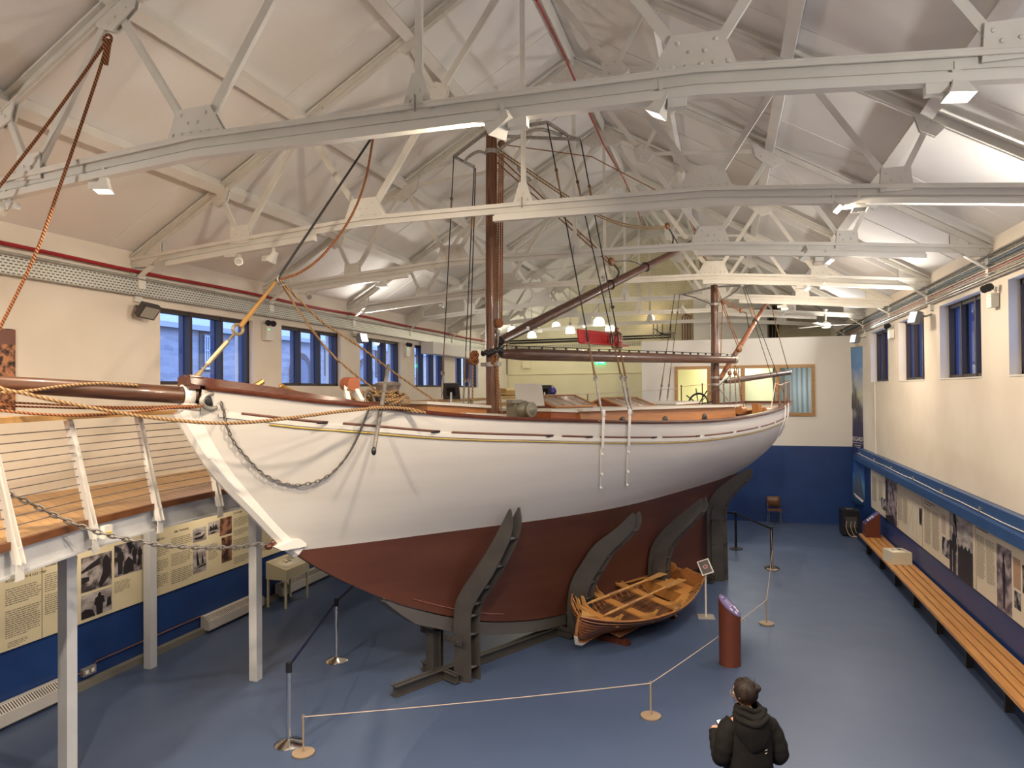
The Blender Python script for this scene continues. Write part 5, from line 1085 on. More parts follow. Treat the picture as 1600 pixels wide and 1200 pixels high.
for y_ in (6.0, 8.0, 10.4, 13.0):
    t = thing('gallery_downlight', 'small spotlight under the gallery aimed at the history panels, %s' % {6.0: 'nearest the camera', 8.0: 'second from the camera', 10.4: 'behind the bow', 13.0: 'farthest one'}[y_], 'spotlight', (-7.6, y_, GZ-.12)); q = V(-7.6, y_, GZ-.2); d_ = V(-.75, 0, -.66)
    MB().cyl(q-d_*.05, q+d_*.06, .045, .05, 14).bar(q, q+V(0, 0, .12), .02, .02, (1, 0, 0)).build('lamp_head', lampw, t, world=True); MB().cyl(q+d_*.06, q+d_*.063, .038, .038, 14).build('lamp_lens', lens_on, t, world=True); area(t, q+d_*.09, d_, .08, 13, WARM, math.radians(150))
# ================================================================ WALL PANELS
def lines(m, o, ux, uz, w_, n, lh, last=1.0, rnd=None):
    rnd = rnd or random.Random(5)
    for i in range(n):
        x = 0; end = w_*(rnd.uniform(.86, 1) if i < n-1 else last*rnd.uniform(.5, .8))
        while x < end-.005:
            l = min(rnd.uniform(.02, .075), end-x); a = o+ux*x-uz*(i*lh); m.add([a, a+ux*l, a+ux*l+uz*lh*.38, a+uz*lh*.38], [(0, 1, 2, 3)]); x += l+.010
def board(name, lab, cat, x, sd, y0, y1, z0, z1, pm_, th=.03, group=None):
    """flat board on a side wall; returns (thing, fn(y, z) -> point on its face)"""
    t = thing(name, lab, cat, (x, (y0+y1)/2, (z0+z1)/2), 0, group); MB().box((x-sd*(th/2+.004), (y0+y1)/2, (z0+z1)/2), (th-.008, y1-y0, z1-z0)).build('board_sheet', pm_, t, world=True, smooth=False)
    return t, (lambda y, z, e=.002: V(x-sd*(th+e), y, z))
def pic(t, F, y0, y1, z0, z1, m_, name='printed_photo', sil=None):
    o = MB().add([F(y0, z0), F(y1, z0), F(y1, z1), F(y0, z1)], [(0, 1, 2, 3)]).build(name, m_, t, world=True, smooth=False, solid=.002)
    if sil:
        m = MB()
        for poly in sil:
            m.add([F(y0+(y1-y0)*a, z0+(z1-z0)*b, .006) for a, b in poly], [tuple(range(len(poly)))])
        m.build('dark_figures', inkp, o, world=False if False else True, smooth=False)
    return o
def fig(x, b, h, w_=.1):
    """standing figure outline"""
    return [(x-w_*.5, b), (x-w_*.55, b+h*.45), (x-w_*.9, b+h*.5), (x-w_*.7, b+h*.78), (x-w_*.25, b+h*.84), (x-w_*.3, b+h*.93), (x, b+h), (x+w_*.3, b+h*.93), (x+w_*.25, b+h*.84), (x+w_*.7, b+h*.78), (x+w_*.9, b+h*.5), (x+w_*.55, b+h*.45), (x+w_*.5, b)]
UY, UZ = V(0, 1, 0), V(0, 0, 1)
# left wall: y grows away from camera; reading direction left->right is +y
def textblock(t, F, y, z, w_, n, lh, m_=inkm, head=None, hs=.06, name='printed_text', seed=1):
    rnd = random.Random(seed); m = MB()
    sd = 1 if F(0, 0).x > 0 else -1; ux = -UY if sd > 0 else UY
    if head: text(head, hs, inkd, F(y, z+.06), ux, UZ, 'heading', t)
    lines(m, F(y, z), ux, UZ, w_, n, lh, rnd=rnd); return m.build(name, m_, t, world=True, smooth=False)
ptop, pbot = 2.03, .93
LT, LF = board('history_panel', 'cream history panel nearest the camera on the left wall, with two columns of text', 'display panel', XL, -1, 5.3, 7.62, pbot, ptop, panelm, group='history panels on the left wall')
textblock(LT, LF, 6.82, 1.70, .50, 8, .028, seed=1); textblock(LT, LF, 6.82, 1.42, .50, 13, .028, seed=2)
text('ASGARD: 1914 GO 1961', .055, inkd, LF(6.82, 1.80), UY, UZ, 'heading', LT); text('ASGARD: 1914 TO 1961', .05, inkd, LF(7.37, 1.87), UY, UZ, 'heading', LT)
textblock(LT, LF, 7.37, 1.76, .24, 9, .028, seed=3); textblock(LT, LF, 7.37, 1.48, .24, 10, .028, seed=4); textblock(LT, LF, 6.85, 1.02, .28, 4, .02, seed=5); textblock(LT, LF, 5.7, 1.75, .6, 14, .028, seed=6)
MB().bar(LF(7.33, pbot), LF(7.33, ptop), .006, .004, (1, 0, 0)).build('panel_seam', inkm, LT, world=True)
LT, LF = board('history_panel', 'cream history panel with three black and white photographs between the two nearest columns', 'display panel', XL, -1, 7.64, 9.18, pbot, ptop, panelm, group='history panels on the left wall')
textblock(LT, LF, 7.68, 1.70, .18, 6, .03, seed=7)
ya, yb_, yc_, yd_ = [at(u, 860, X=XL).y for u in (124, 172, 176, 219)]
pic(LT, LF, ya, yb_, 1.36, 1.86, ph_bw, sil=[[(.0, .25), (.25, .3), (.25, .42), (0, .44)], [(.62, .0), (.98, .35), (.95, .75), (.8, .95), (.68, .8), (.7, .5), (.55, .1)], [(0, .62), (.3, .78), (.6, .9), (.6, .7), (0, .55)]])
pic(LT, LF, yc_, yd_, 1.44, 1.92, ph_dk, sil=[[(.3, .02), (.35, .4), (.5, .55), (.65, .4), (.7, .05)], fig(.2, .05, .85, .16), fig(.72, .25, .6, .12), fig(.92, .2, .6, .1)])
o = pic(LT, LF, ya, yb_, .98, 1.32, ph_lt, sil=[fig(.58, .0, .95, .2), [(.0, 0), (0, .3), (.12, .4), (.35, .3), (.45, .0)], [(.8, .2), (.98, .25), (.96, .62), (.85, .6)]])
textblock(LT, LF, yc_, 1.36, .3, 8, .022, seed=8)
LT, LF = board('history_panel', 'cream history panel behind the bow with text and five small photographs', 'display panel', XL, -1, 9.2, 11.75, pbot, ptop, panelm, group='history panels on the left wall')
for i, (u, zz, n) in enumerate(((238, 1.72, 6), (238, 1.48, 6), (238, 1.25, 7), (265, 1.78, 6), (265, 1.52, 7), (265, 1.25, 8))): textblock(LT, LF, at(u, 850, X=XL).y, zz, .32 if u == 238 else .50, n, .03, seed=10+i)
text('HISTORY', .05, inkd, LF(9.32, 1.82), UY, UZ, 'heading', LT); text('SAIL TRAINING', .05, inkd, LF(9.72, 1.88), UY, UZ, 'heading', LT)
Y_ = lambda u: at(u, 850, X=XL).y
pic(LT, LF, Y_(299), Y_(320), 1.62, 1.86, ph_lt, sil=[[(.05, .3), (.2, .15), (.7, .15), (.98, .55), (.6, .35), (.3, .35)], [(.1, .55), (.3, .65), (.6, .62), (.6, .5), (.1, .5)]])
pic(LT, LF, Y_(323), Y_(340), 1.68, 1.9, ph_lt, sil=[[(.1, .3), (.15, .75), (.4, .5), (.45, .95), (.55, .5), (.7, .8), (.9, .3)], [(.3, .0), (.6, .1), (.7, .2), (.2, .15)]])
pic(LT, LF, Y_(341), Y_(360), 1.6, 1.92, ph_br); pic(LT, LF, Y_(344), Y_(360), 1.10, 1.56, ph_br, sil=[fig(.3, .05, .4, .1), fig(.5, .05, .42, .1)])
pic(LT, LF, Y_(299), Y_(320), 1.08, 1.50, ph_lt, sil=[[(.28, .28), (.25, .7), (.3, .95), (.4, .6), (.48, .3)], [(.62, .3), (.68, .8), (.8, .35)], [(.3, .18), (.95, .22), (.95, .3), (.4, .25)]])
textblock(LT, LF, Y_(323), 1.5, .25, 12, .024, seed=30)
for i, (zz, n) in enumerate(((1.84, 6), (1.62, 4), (1.44, 8), (1.12, 5))): textblock(LT, LF, Y_(363), zz, .5, n, .028, seed=40+i)
text('AG OSCAILT', .045, inkd, LF(Y_(363), 1.94), UY, UZ, 'heading', LT)
LT, LF = board('history_panel', 'cream history panel seen past the foot of the stem, ending in a red-brown picture', 'display panel', XL, -1, 11.77, 13.2, pbot, ptop, panelm, group='history panels on the left wall')
textblock(LT, LF, 12.05, 1.75, .3, 24, .03, seed=50); pic(LT, LF, 12.55, 12.95, 1.0, 1.9, ph_br)
# sepia crowd picture upper left
PT, PF = board('sepia_picture', 'sepia picture of crowded boats on the left wall above the bowsprit', 'picture', XL, -1, 5.4, 6.96, 4.0, 5.06, ph_sep)
pic(PT, PF, 5.4, 6.96, 4.86, 5.05, mat('brown_sky_print', (.20, .085, .06), .5), 'printed_sky')
# right wall panels (reading left->right in view is -y)
def R_(u, v_=850): return at(u, v_, X=XR-.03).y
segs = [(1362, 1404, 'ivory panel at the far end of the right wall with a tall mauve photograph', 0), (1404, 1442, 'ivory panel with a faint yacht drawing and a small oval portrait', 1), (1442, 1525, 'ivory panel with a tall photograph of a person raising a hat', 2), (1525, 1640, 'ivory panel nearest the camera on the right wall, portrait of a standing figure', 3)]
zt_, zb_ = 2.03, .95
for u0, u1, lab, k in segs:
    y0, y1 = R_(u1) if u1 < 1610 else 10.0, R_(u0); t, F = board('story_panel', lab, 'display panel', XR, 1, y0+.004, y1-.004, zb_, zt_, panelr, group='story panels on the right wall')
    if k == 0:
        textblock(t, F, R_(1364), 1.80, (R_(1364)-R_(1372))*.9, 22, .03, inkm, seed=60); textblock(t, F, R_(1374), 1.80, (R_(1374)-R_(1382))*.85, 18, .03, inkm, seed=61)
        pic(t, F, R_(1402.5), R_(1384.5), zb_, zt_-.01, ph_mau, sil=[[(.1, .0), (.3, .2), (.9, .1), (.95, .0)], [(.85, .2), (.95, .9), (.8, .95), (.75, .5)]]); pic(t, F, R_(1384.5), R_(1378), 1.12, 1.42, ph_dk)
    if k == 1:
        textblock(t, F, R_(1404), 1.75, (R_(1404)-R_(1411)), 20, .03, seed=62); textblock(t, F, R_(1412), 1.75, (R_(1412)-R_(1419)), 20, .03, seed=63)
        m = MB(); yy = R_(1427)
        for a, b in (((0, 1.15), (0, 1.75)), ((-.35, 1.15), (-.3, 1.55)), ((.4, 1.12), (-.5, 1.12)), ((.4, 1.12), (0, 1.7)), ((0, 1.7), (-.5, 1.18)), ((.4, 1.12), (.25, 1.02)), ((.25, 1.02), (-.45, 1.02))): m.bar(F(yy+a[0], a[1]), F(yy+b[0], b[1]), .006, .003, (1, 0, 0))
        m.build('yacht_drawing', mat('faint_blue_line', (.45, .48, .55), .6), t, world=True); pic(t, F, R_(1441.5), R_(1437), 1.38, 1.74, ph_mau, sil=[[(.5+.4*math.cos(a), .5+.45*math.sin(a)) for a in [i*math.pi/8 for i in range(16)]]])
    if k == 2:
        textblock(t, F, R_(1445), 1.80, (R_(1445)-R_(1455)), 24, .03, seed=64); textblock(t, F, R_(1457), 1.80, (R_(1457)-R_(1468)), 24, .03, seed=65); textblock(t, F, R_(1445), 1.93, (R_(1445)-R_(1466))*.95, 2, .05, inkd, seed=66)
        pic(t, F, R_(1478), R_(1472), 1.52, 1.86, mat('pale_portrait_print', (.55, .42, .40), .5), sil=None); pic(t, F, R_(1484), R_(1472), 1.12, 1.46, ph_dk)
        q = R_(1484); q2 = R_(1520); pic(t, F, q2, q, zb_, zt_-.01, ph_lt, sil=[fig(.78, .0, .78, .13), [(.70, .6), (.74, .85), (.68, .88), (.64, .62)], [(.66, .8), (.80, .84), (.82, .98), (.68, .97)], [(0, 0), (0, .52), (.08, .5), (.12, .58), (.2, .5), (.28, .56), (.36, .49), (.44, .55), (.52, .48), (.6, .52), (.62, .0)], [(.88, 0), (.88, .5), (.96, .52), (1, .5), (1, 0)]])
    if k == 3:
        textblock(t, F, R_(1526), 1.85, (R_(1526)-R_(1539)), 24, .028, seed=67); textblock(t, F, R_(1541), 1.85, (R_(1541)-R_(1554)), 24, .028, seed=68); textblock(t, F, R_(1526), 1.96, (R_(1526)-R_(1552)), 1, .05, inkd, seed=69)
        pic(t, F, R_(1580), R_(1557), zb_, 1.90, ph_mau, sil=[fig(.5, .06, .86, .13)]); pic(t, F, R_(1594), R_(1583), 1.42, 1.84, mat('tan_document_print', (.42, .27, .18), .6)); pic(t, F, R_(1594), R_(1584), 1.14, 1.38, ph_dk, sil=[fig(.5, .1, .7, .2)])
        textblock(t, F, R_(1583), 1.80, (R_(1583)-R_(1593)), 12, .03, inkd, seed=70); pic(t, F, 10.3, R_(1597), 1.42, 1.8, ph_dk)
    MB().bar(F(y0+.01, zb_), F(y0+.01, zt_), .005, .003, (1, 0, 0)).build('panel_seam', inkm, t, world=True)
# banner with blue sky, waves and a yacht
bx0, bx1, by, bz0, bz1 = 3.36, 3.80, 23.05, .80, 5.42
q0, q1 = at(1331.5, 660, Y=23.2), at(1351, 660, Y=22.6)
bn = thing('hanging_banner', 'tall blue banner with a wave and a sailing yacht in the far right corner', 'banner', (q0.x, q0.y, 5.45))
def BF(a, z, e=0): d = (q1-q0); d.z = 0; n_ = V(d.y, -d.x, 0).normalized(); return V(q0.x, q0.y, 0)+d*a+V(0, 0, z)+n_*e
bm_ = mat('banner_print', (.1, .2, .5), .45); v = coords(bm_); sx = N(bm_, 'ShaderNodeSeparateXYZ'); L(bm_, v, sx.inputs[0])
nn_ = N(bm_, 'ShaderNodeTexNoise', Scale=3.5, Detail=6); L(bm_, v, nn_.inputs['Vector']); mp_ = N(bm_, 'ShaderNodeMath', operation='MULTIPLY_ADD'); L(bm_, nn_.outputs[0], mp_.inputs[0]); mp_.inputs[1].default_value = .9; L(bm_, sx.outputs[2], mp_.inputs[2])
mr_ = N(bm_, 'ShaderNodeMapRange'); L(bm_, mp_.outputs[0], mr_.inputs[0]); mr_.inputs[1].default_value = -4.2; mr_.inputs[2].default_value = .45
L(bm_, ramp(bm_, mr_.outputs[0], [(0, (.05, .20, .45)), (.10, (.16, .36, .58)), (.2, (.03, .11, .38)), (.36, (.012, .014, .10)), (.52, (.03, .03, .09)), (.60, (.30, .31, .36)), (.68, (.55, .55, .42)), (.76, (.42, .46, .50)), (.86, (.10, .22, .48)), (1, (.16, .32, .52))]), bs(bm_).inputs['Base Color'])
MB().grid([[BF(a/8, z, .02*math.sin(z*1.3)) for z in (bz0, 1.7, 2.6, 3.5, 4.4, bz1)] for a in range(9)]).build('banner_sheet', bm_, bn, world=True, solid=.006)
text('ASGARD', .185, trimw, BF(.05, 2.66, -.03 if (BF(0, 0, -1).y < BF(0, 0).y) else .03), (q1-q0).normalized() if False else V(q1.x-q0.x, q1.y-q0.y, 0).normalized()*.78, UZ, 'lettering', bn)
sg = -1 if BF(0, 0, -1).y < BF(0, 0).y else 1
m = MB()
for z, a, b, h in ((2.60, .08, .9, .012), (2.52, .25, .78, .02), (2.47, .35, .7, .012)): m.add([BF(a, z, sg*.03), BF(b, z, sg*.03), BF(b, z+h, sg*.03), BF(a, z+h, sg*.03)], [(0, 1, 2, 3)])
m.build('small_text_lines', trimw, bn, world=True, smooth=False)
m = MB()
for pl in ([(.12, 1.15), (.2, 1.6), (.32, 1.1)], [(.3, 1.1), (.42, 1.95), (.5, 1.06)], [(.5, 1.06), (.58, 2.0), (.85, 1.0)]): m.add([BF(a, z, sg*.03) for a, z in pl], [tuple(range(3))])
m.build('yacht_sails', mat('dusky_sail_print', (.10, .11, .18), .5), bn, world=True, smooth=False); MB().add([BF(a, z, sg*.032) for a, z in ((.08, 1.12), (.92, .95), (.85, .88), (.3, 1.0))], [(0, 1, 2, 3)]).build('yacht_hull_print', trimw, bn, world=True, smooth=False)
m = MB()
for k, (a, z, h) in enumerate(((.15, 3.55, .6), (.25, 3.6, .9), (.38, 3.5, .8), (.5, 3.4, .6), (.62, 3.45, .5), (.1, 3.6, .5), (.72, 3.35, .4))):
    m.add([BF(a-.05, z, sg*.03), BF(a+.06, z+.05, sg*.03), BF(a+.03, z+h, sg*.03), BF(a-.02, z+h*.8, sg*.03)], [(0, 1, 2, 3)])
m.build('dark_figures_print', mat('dark_smudge_print', (.10, .09, .10), .6), bn, world=True, smooth=False); MB().bar(BF(-.02, bz1+.01), BF(1.02, bz1+.01), .03, .03).build('top_bar', galv, bn, world=True)
MB().bar(BF(.5, bz1), BF(.5, bz1+.5), .01, .01, (1, 0, 0)).build('hanging_wire', galvd, bn, world=True)

# ================================================================ BENCH AND THINGS ON THE RIGHT
bx0, bx1 = 3.31, 3.83; y0, y1 = 4.2, 20.15; bz = .455
be = thing('slatted_bench', 'very long varnished slatted bench along the right wall', 'bench', ((bx0+bx1)/2, 12, 0))
for k in range(4):
    m = MB(); w_ = .112; xc = bx0+w_/2+k*(bx1-bx0-w_)/3; n = 5
    for j in range(n):
        a = y0+(y1-y0)*j/n+(.3*(k % 2)-.15)*(j > 0); b = y0+(y1-y0)*(j+1)/n+(.3*(k % 2)-.15)*(j < n-1); m.box((xc, (a+b)/2, bz-.025), (w_, b-a-.003, .05))
    m.build('seat_slat', benchm, be, world=True)
for j in range(11): yy = y0+.3+(y1-y0-.6)*j/10; MB().box(((bx0+bx1)/2+.06, yy, .2), (.38, .05, .4)).box(((bx0+bx1)/2, yy, .385), (.5, .06, .04)).build('bench_support', blackm, be, world=True)
m = MB(); MB().box((bx1-.2, (y0+y1)/2, .2), (.02, y1-y0, .4)).build('back_board', mat('dark_blue_board', (.008, .015, .04), .5), be, world=True)
def case(loc, rz, sx_, sy_, h, drop, m_, lab, legs=None, name='display_box'):
    t = thing(name, lab, 'display box', loc, rz); m = MB(); hx, hy = sx_/2, sy_/2; z0 = legs or 0
    v_ = [V(-hx, -hy, z0), V(hx, -hy, z0), V(hx, hy, z0), V(-hx, hy, z0), V(-hx, -hy, z0+h), V(hx, -hy, z0+h-drop), V(hx, hy, z0+h-drop), V(-hx, hy, z0+h)]
    m.add(v_, [(3, 2, 1, 0), (4, 5, 6, 7), (0, 1, 5, 4), (1, 2, 6, 5), (2, 3, 7, 6), (3, 0, 4, 7)]); m.build('box_body', m_, t, smooth=False)
    sl = V(sx_, 0, -drop).normalized(); c0 = V(0, 0, z0+h-drop/2+.003)
    p = MB(); p.add([c0+sl*a*sx_*.42+V(0, b*sy_*.42, 0) for a, b in ((-1, -1), (1, -1), (1, 1), (-1, 1))], [(0, 1, 2, 3)]); p.build('box_label_sheet', mat('off_white_sheet', (.76, .72, .60), .4) if 'off_white_sheet' not in bpy.data.materials else bpy.data.materials['off_white_sheet'], t, solid=.003)
    m = MB()
    for i in range(5): a = -.3+.06*i; m.add([c0+V(0, 0, .004)+sl*(a*sx_)+V(0, b, 0) for b in (sy_*.1, sy_*.36-(i % 2)*.03)]+[c0+V(0, 0, .004)+sl*(a*sx_+.012)+V(0, b, 0) for b in (sy_*.36-(i % 2)*.03, sy_*.1)], [(0, 1, 2, 3)])
    m.build('label_text', inkm, t); m = MB(); m.bar(c0+V(0, 0, .01)+sl*.02+V(0, -.12, 0), c0+V(0, 0, .01)+sl*.02+V(0, .06, 0), .006, .006).bar(c0+V(0, 0, .01)-sl*.06+V(0, -.1, 0), c0+V(0, 0, .01)+sl*.06+V(0, -.1, 0), .006, .006).bar(c0+V(0, 0, .01)-sl*.06+V(0, .05, 0), c0+V(0, 0, .01)+sl*.05+V(0, .05, 0), .006, .006)
    m.build('small_tools', blackm, t)
    if legs:
        for a in (-1, 1):
            for b in (-1, 1): MB().box((a*(hx-.03), b*(hy-.03), legs/2), (.035, .035, legs)).build('leg', m_, t)
    return t
ivory = mat('ivory_box_paint', (.74, .69, .55), .45)
case((3.54, 17.0, bz), 0, .46, .40, .26, .0, ivory, 'ivory display box standing on the slatted bench').rotation_euler = (0, 0, -1.35)
bx = case((-8.43, 12.35, 0), 0, .46, .80, .34, .14, mat('cream_box_paint', (.62, .56, .38), .45), 'cream display box on thin legs by the left wall, behind the stem', .55, 'display_table')
tr = MB().box((.05, .0, .86), (.02, .3, .08)); 
q = at(1357, 826, Z=.48); t = thing('sloping_brown_reader', 'rust-brown sloping reader standing at the far end of the bench', 'information stand', (3.55, 19.85, bz)); m = MB()
m.add([V(-.17, -.2, 0), V(.17, -.2, 0), V(.17, .2, 0), V(-.17, .2, 0), V(-.17, -.2, .32), V(.17, -.2, .62), V(.17, .2, .62), V(-.17, .2, .32)], [(3, 2, 1, 0), (4, 5, 6, 7), (0, 1, 5, 4), (1, 2, 6, 5), (2, 3, 7, 6), (3, 0, 4, 7)]); m.build('reader_body', corten, t)
pur = mat('purple_blue_label', (.11, .09, .30), .3); whl = mat('white_label_print', (.72, .68, .72), .4)
lt_ = MB().add([V(-.15, -.17, .345), V(.15, -.17, .61), V(.15, .17, .61), V(-.15, .17, .345)], [(0, 1, 2, 3)]).build('label_plate', pur, t, solid=.006); m = MB()
for k in range(3): m.add([V(-.1+.05*k, -.12, .397+.044*k), V(-.07+.05*k, -.12, .424+.044*k), V(-.07+.05*k, .08, .424+.044*k), V(-.1+.05*k, .08, .397+.044*k)], [(0, 1, 2, 3)])
m.build('label_print', whl, lt_, solid=.003)
q = at(1335, 838, Z=0); t = thing('black_air_unit', 'black boxy floor unit with a coiled cable in the far right corner', 'floor unit', (3.42, 22.3, 0), .0); MB().box((0, 0, .40), (.46, .62, .68)).build('unit_casing', blackm, t); MB().box((-.0, .0, .75), (.18, .12, .03)).build('unit_handle', galvd, t)
MB().box((0, -.315, .42), (.3, .01, .3)).build('front_grille', lampg, t); m = MB()
for x in (-.12, 0, .1): m.tube(crv([V(x, -.34, .45), V(x-.02, -.36, .3), V(x+.03, -.36, .12), V(x+.1, -.4, .04), V(.26, -.42, .02)], 5), .008, 5)
m.build('white_flex', ropew, t)
for x in (-.18, .18): MB().cyl((x-.03, -.2, .035), (x+.03, -.2, .035), .035).cyl((x-.03, .2, .035), (x+.03, .2, .035), .035).build('castor', blackm, t)
# chair
t = thing('brown_chair', 'brown wooden chair with chrome legs against the blue partition', 'chair', (1.47, 23.45, 0), math.pi+.05); brn = wood('brown_veneer', (.10, .045, .022), (.17, .08, .042), 0, 4, .4)
MB().box((0, 0, .45), (.42, .42, .022)).build('seat', brn, t); m = MB(); m.grid([[V(x, -.2-.02*math.cos(x*4)*(1 if z else 1)-.05*(z-.55)*1.2, z) for x in (-.2, -.1, 0, .1, .2)] for z in (.52, .68, .84)]); m.build('backrest', brn, t, solid=.014)
for a in (-1, 1):
    MB().tube([V(a*.19, .19, 0), V(a*.17, .17, .44)], .011, 8).build('leg', chrome, t); MB().tube([V(a*.19, -.19, 0), V(a*.17, -.19, .44), V(a*.17, -.25, .8)], .011, 8).build('leg', chrome, t)

# ================================================================ DINGHY
DP = V(-2.36, 11.14, 0); DA = math.radians(22)
DD = V(math.sin(DA), math.cos(DA), 0); DN = V(DD.y, -DD.x, 0)
DH = math.radians(12)
dn = thing('rowing_dinghy', 'varnished clinker-built rowing dinghy beside the yacht cradle', 'rowing boat', tuple(DP+V(0, 0, -.02)), -DA)
dn.rotation_euler = (0, DH, -DA); WM[dn.name] = Matrix.Translation(DP+V(0, 0, -.02)) @ Matrix.Rotation(-DA, 4, 'Z') @ Matrix.Rotation(DH, 4, 'Y')
DL = 3.6
d_hb = smooth_t([(0, .02), (.25, .31), (.6, .55), (1.1, .75), (1.8, .85), (2.5, .80), (3.1, .67), (3.6, .53)])
d_sh = smooth_t([(0, .66), (.6, .64), (1.2, .645), (1.9, .65), (2.7, .67), (3.6, .73)]); d_k = smooth_t([(0, .44), (.04, .3), (.12, .20), (.3, .17), (1, .16), (2, .18), (3.0, .22), (3.6, .27)])
def dsec(s, f):
    """f 0 keel .. 1 gunwale"""
    hb, zs, zk = interp(s, d_hb), interp(s, d_sh), interp(s, d_k); fl = interp(s, [(0, 1.0), (.6, .9), (1.8, .5), (3.6, .62)])
    x = hb*(1-(1-f)**(1/fl if fl > .01 else 1)) if False else hb*(f**fl)*(1 if f < 1 else 1); z = zk+(zs-zk)*(f**(1+.9*(1-fl))); return V(x, s, z)
ss = [0, .04, .1, .2]+[.3+.15*i for i in range(23)]
NS = 9; pl = {}
for sd in (1, -1):
    for k in range(NS):
        rws = []
        for s in ss:
            a, b = dsec(s, k/NS), dsec(s, (k+1.12)/NS if k < NS-1 else 1); off_ = .010
            a2 = a+V(off_, 0, 0) if k else a; rws.append([V(sd*a2.x, a.y, a.z), V(sd*(b.x if k == NS-1 else b.x), b.y, b.z)])
        pl.setdefault(k >= NS-2, MB()).grid(rws)
clk = wood('honey_red_planking', (.17, .055, .022), (.33, .125, .05), 1, 3, .35, .1); clo = mat('orange_interior_varnish', (.52, .24, .065), .35)
pl[False].build('hull_planks', clk, dn, solid=.010); pl[True].build('dark_sheer_strake', mat('dark_maroon_strake', (.065, .016, .018), .35), dn, solid=.012)
m = MB()
for sd in (1, -1): m.tube([dsec(s, 1)*1 if sd > 0 else V(-dsec(s, 1).x, s, dsec(s, 1).z) for s in ss], .017, 6); m.tube([V(sd*(dsec(s, .86).x+.02), s, dsec(s, .86).z) for s in ss], .008, 5)
m.build('gunwale', teak, dn)
m = MB(); m.tube([V(0, -.015, .69), V(0, -.02, .48), V(0, 0, .32), V(0, .08, .20), V(0, .25, .14), V(0, 1.2, .13), V(0, 2.8, .16), V(0, 3.6, .2)], [.022, .026, .028, .03, .03, .025, .025, .025], 8); m.build('keel_and_stem', teak, dn); MB().tube([V(0, -.01, .33), V(0, .06, .19), V(0, .2, .13), V(0, .45, .125)], [.03, .036, .036, .02], 8).build('stem_band', steel_cool, dn)
tr = [dsec(3.6, k/8) for k in range(9)]; P = [(p.x, p.z) for p in tr]+[(.12, .76), (.07, .70), (-.07, .70), (-.12, .76)]+[(-p.x, p.z) for p in reversed(tr)]
MB().prism(P, (0, 3.6, 0), (1, 0, 0), (0, 0, 1), (0, .03, 0)).build('transom', teak, dn)
m = MB()
for k in range(19):
    s = .35+.17*k
    for sd in (1, -1): m.tube([V(sd*(max(0, dsec(s, f).x-.018)), s, dsec(s, f).z+.012) for f in (0, .15, .3, .5, .7, .9, .99)], .009, 5)
m.build('ribs', oak, dn)
m = MB()
for k in range(7): x = -.36+.12*k; m.box((x, 1.75, .275), (.11, 2.1, .014))
m.build('floor_boards', wood('brown_floor_boards', (.15, .065, .03), (.24, .11, .05), 1, 4, .45), dn)
for s, w_, z in ((.6, .15, .51), (1.35, .19, .49), (2.2, .19, .49)):
    h = dsec(s, .75).x; MB().box((0, s, z), (2*h, w_, .025)).build('thwart', clo, dn)
    for sd in (1, -1):
        for dy in (-w_/2, w_/2): hh = dsec(s, .80).x; MB().prism([(hh-.30, 0), (hh-.09, .0), (hh-.03, .15), (hh-.08, .15), (hh-.15, .05)], (0, s+dy, z+.012), (sd, 0, 0), (0, 0, 1), (0, .022, 0)).build('thwart_knee', oak, dn)
MB().box((0, 3.22, .47), (.90, .58, .022)).box((.0, 2.94, .37), (.84, .02, .2)).build('stern_sheets', clo, dn)
m = MB()
for sd in (1, -1): MB().box((sd*(dsec(2.8, .8).x-.13), 2.75, .475), (.17, .75, .02), Matrix.Rotation(sd*.16, 3, 'Z')).build('side_seat', clo, dn); m = MB(); m.prism([(-.2, 0), (.2, 0), (.04, .2), (-.04, .2)], (0, 3.52, .48), (1, 0, 0), (0, 0, 1), (0, .03, 0)); m.build('stern_knee', teak, dn)
m = MB(); m.prism([(-.14, .28), (.14, .28), (0, .06)], (0, 0, .63), (1, 0, 0), (0, 1, 0), (0, 0, .02)); m.build('breasthook', oak, dn)
m = MB()
for sd in (1, -1):
    for s in (1.75, 2.6): p = dsec(s, 1); m.torus((sd*p.x, s, p.z+.06), .035, .008, Matrix.Rotation(1.57, 3, 'X') @ Matrix.Rotation(math.pi, 3, 'Z'), 12, 5, arc=4.2)
m.build('rowlocks', galv, dn)
DM_ = WM[dn.name].copy()
def DW(x, y, z): return DM_ @ V(x, y, z)
for a, b, lab in ((DW(-.30, .70, .565), DW(-.14, 3.2, .63), 'far varnished oar lying lengthwise in the dinghy'), (DW(.12, .60, .565), DW(.24, 3.25, .64), 'near varnished oar lying lengthwise in the dinghy')):
    t = thing('wooden_oar', lab, 'oar', tuple(a), 0, 'oars in the dinghy'); d = (b-a).normalized(); l = (b-a).length
    MB().tube([a, a+d*.1, a+d*.14, a+d*l*.76], [.017, .017, .024, .021], 10).build('shaft', oak, t, world=True); MB().tube([a+d*l*.26, a+d*l*.36], .03, 10).build('leather_collar', mat('tan_leather', (.35, .18, .07), .6) if 'tan_leather' not in bpy.data.materials else bpy.data.materials['tan_leather'], t, world=True)
    x = d.cross(V(0, 0, 1)).normalized(); MB().prism([(-.02, 0), (-.055, .12), (-.085, l*.24), (.085, l*.24), (.055, .12), (.02, 0)], a+d*l*.76, x, d, d.cross(x)*.014).build('blade', oak, t, world=True)
t = thing('dinghy_stand', 'dark varnished timber stand carrying the dinghy', 'stand', tuple(DP+DD*1.6), -DA); WM[t.name] = Matrix.Translation(DP+DD*1.6) @ Matrix.Rotation(-DA, 4, 'Z')
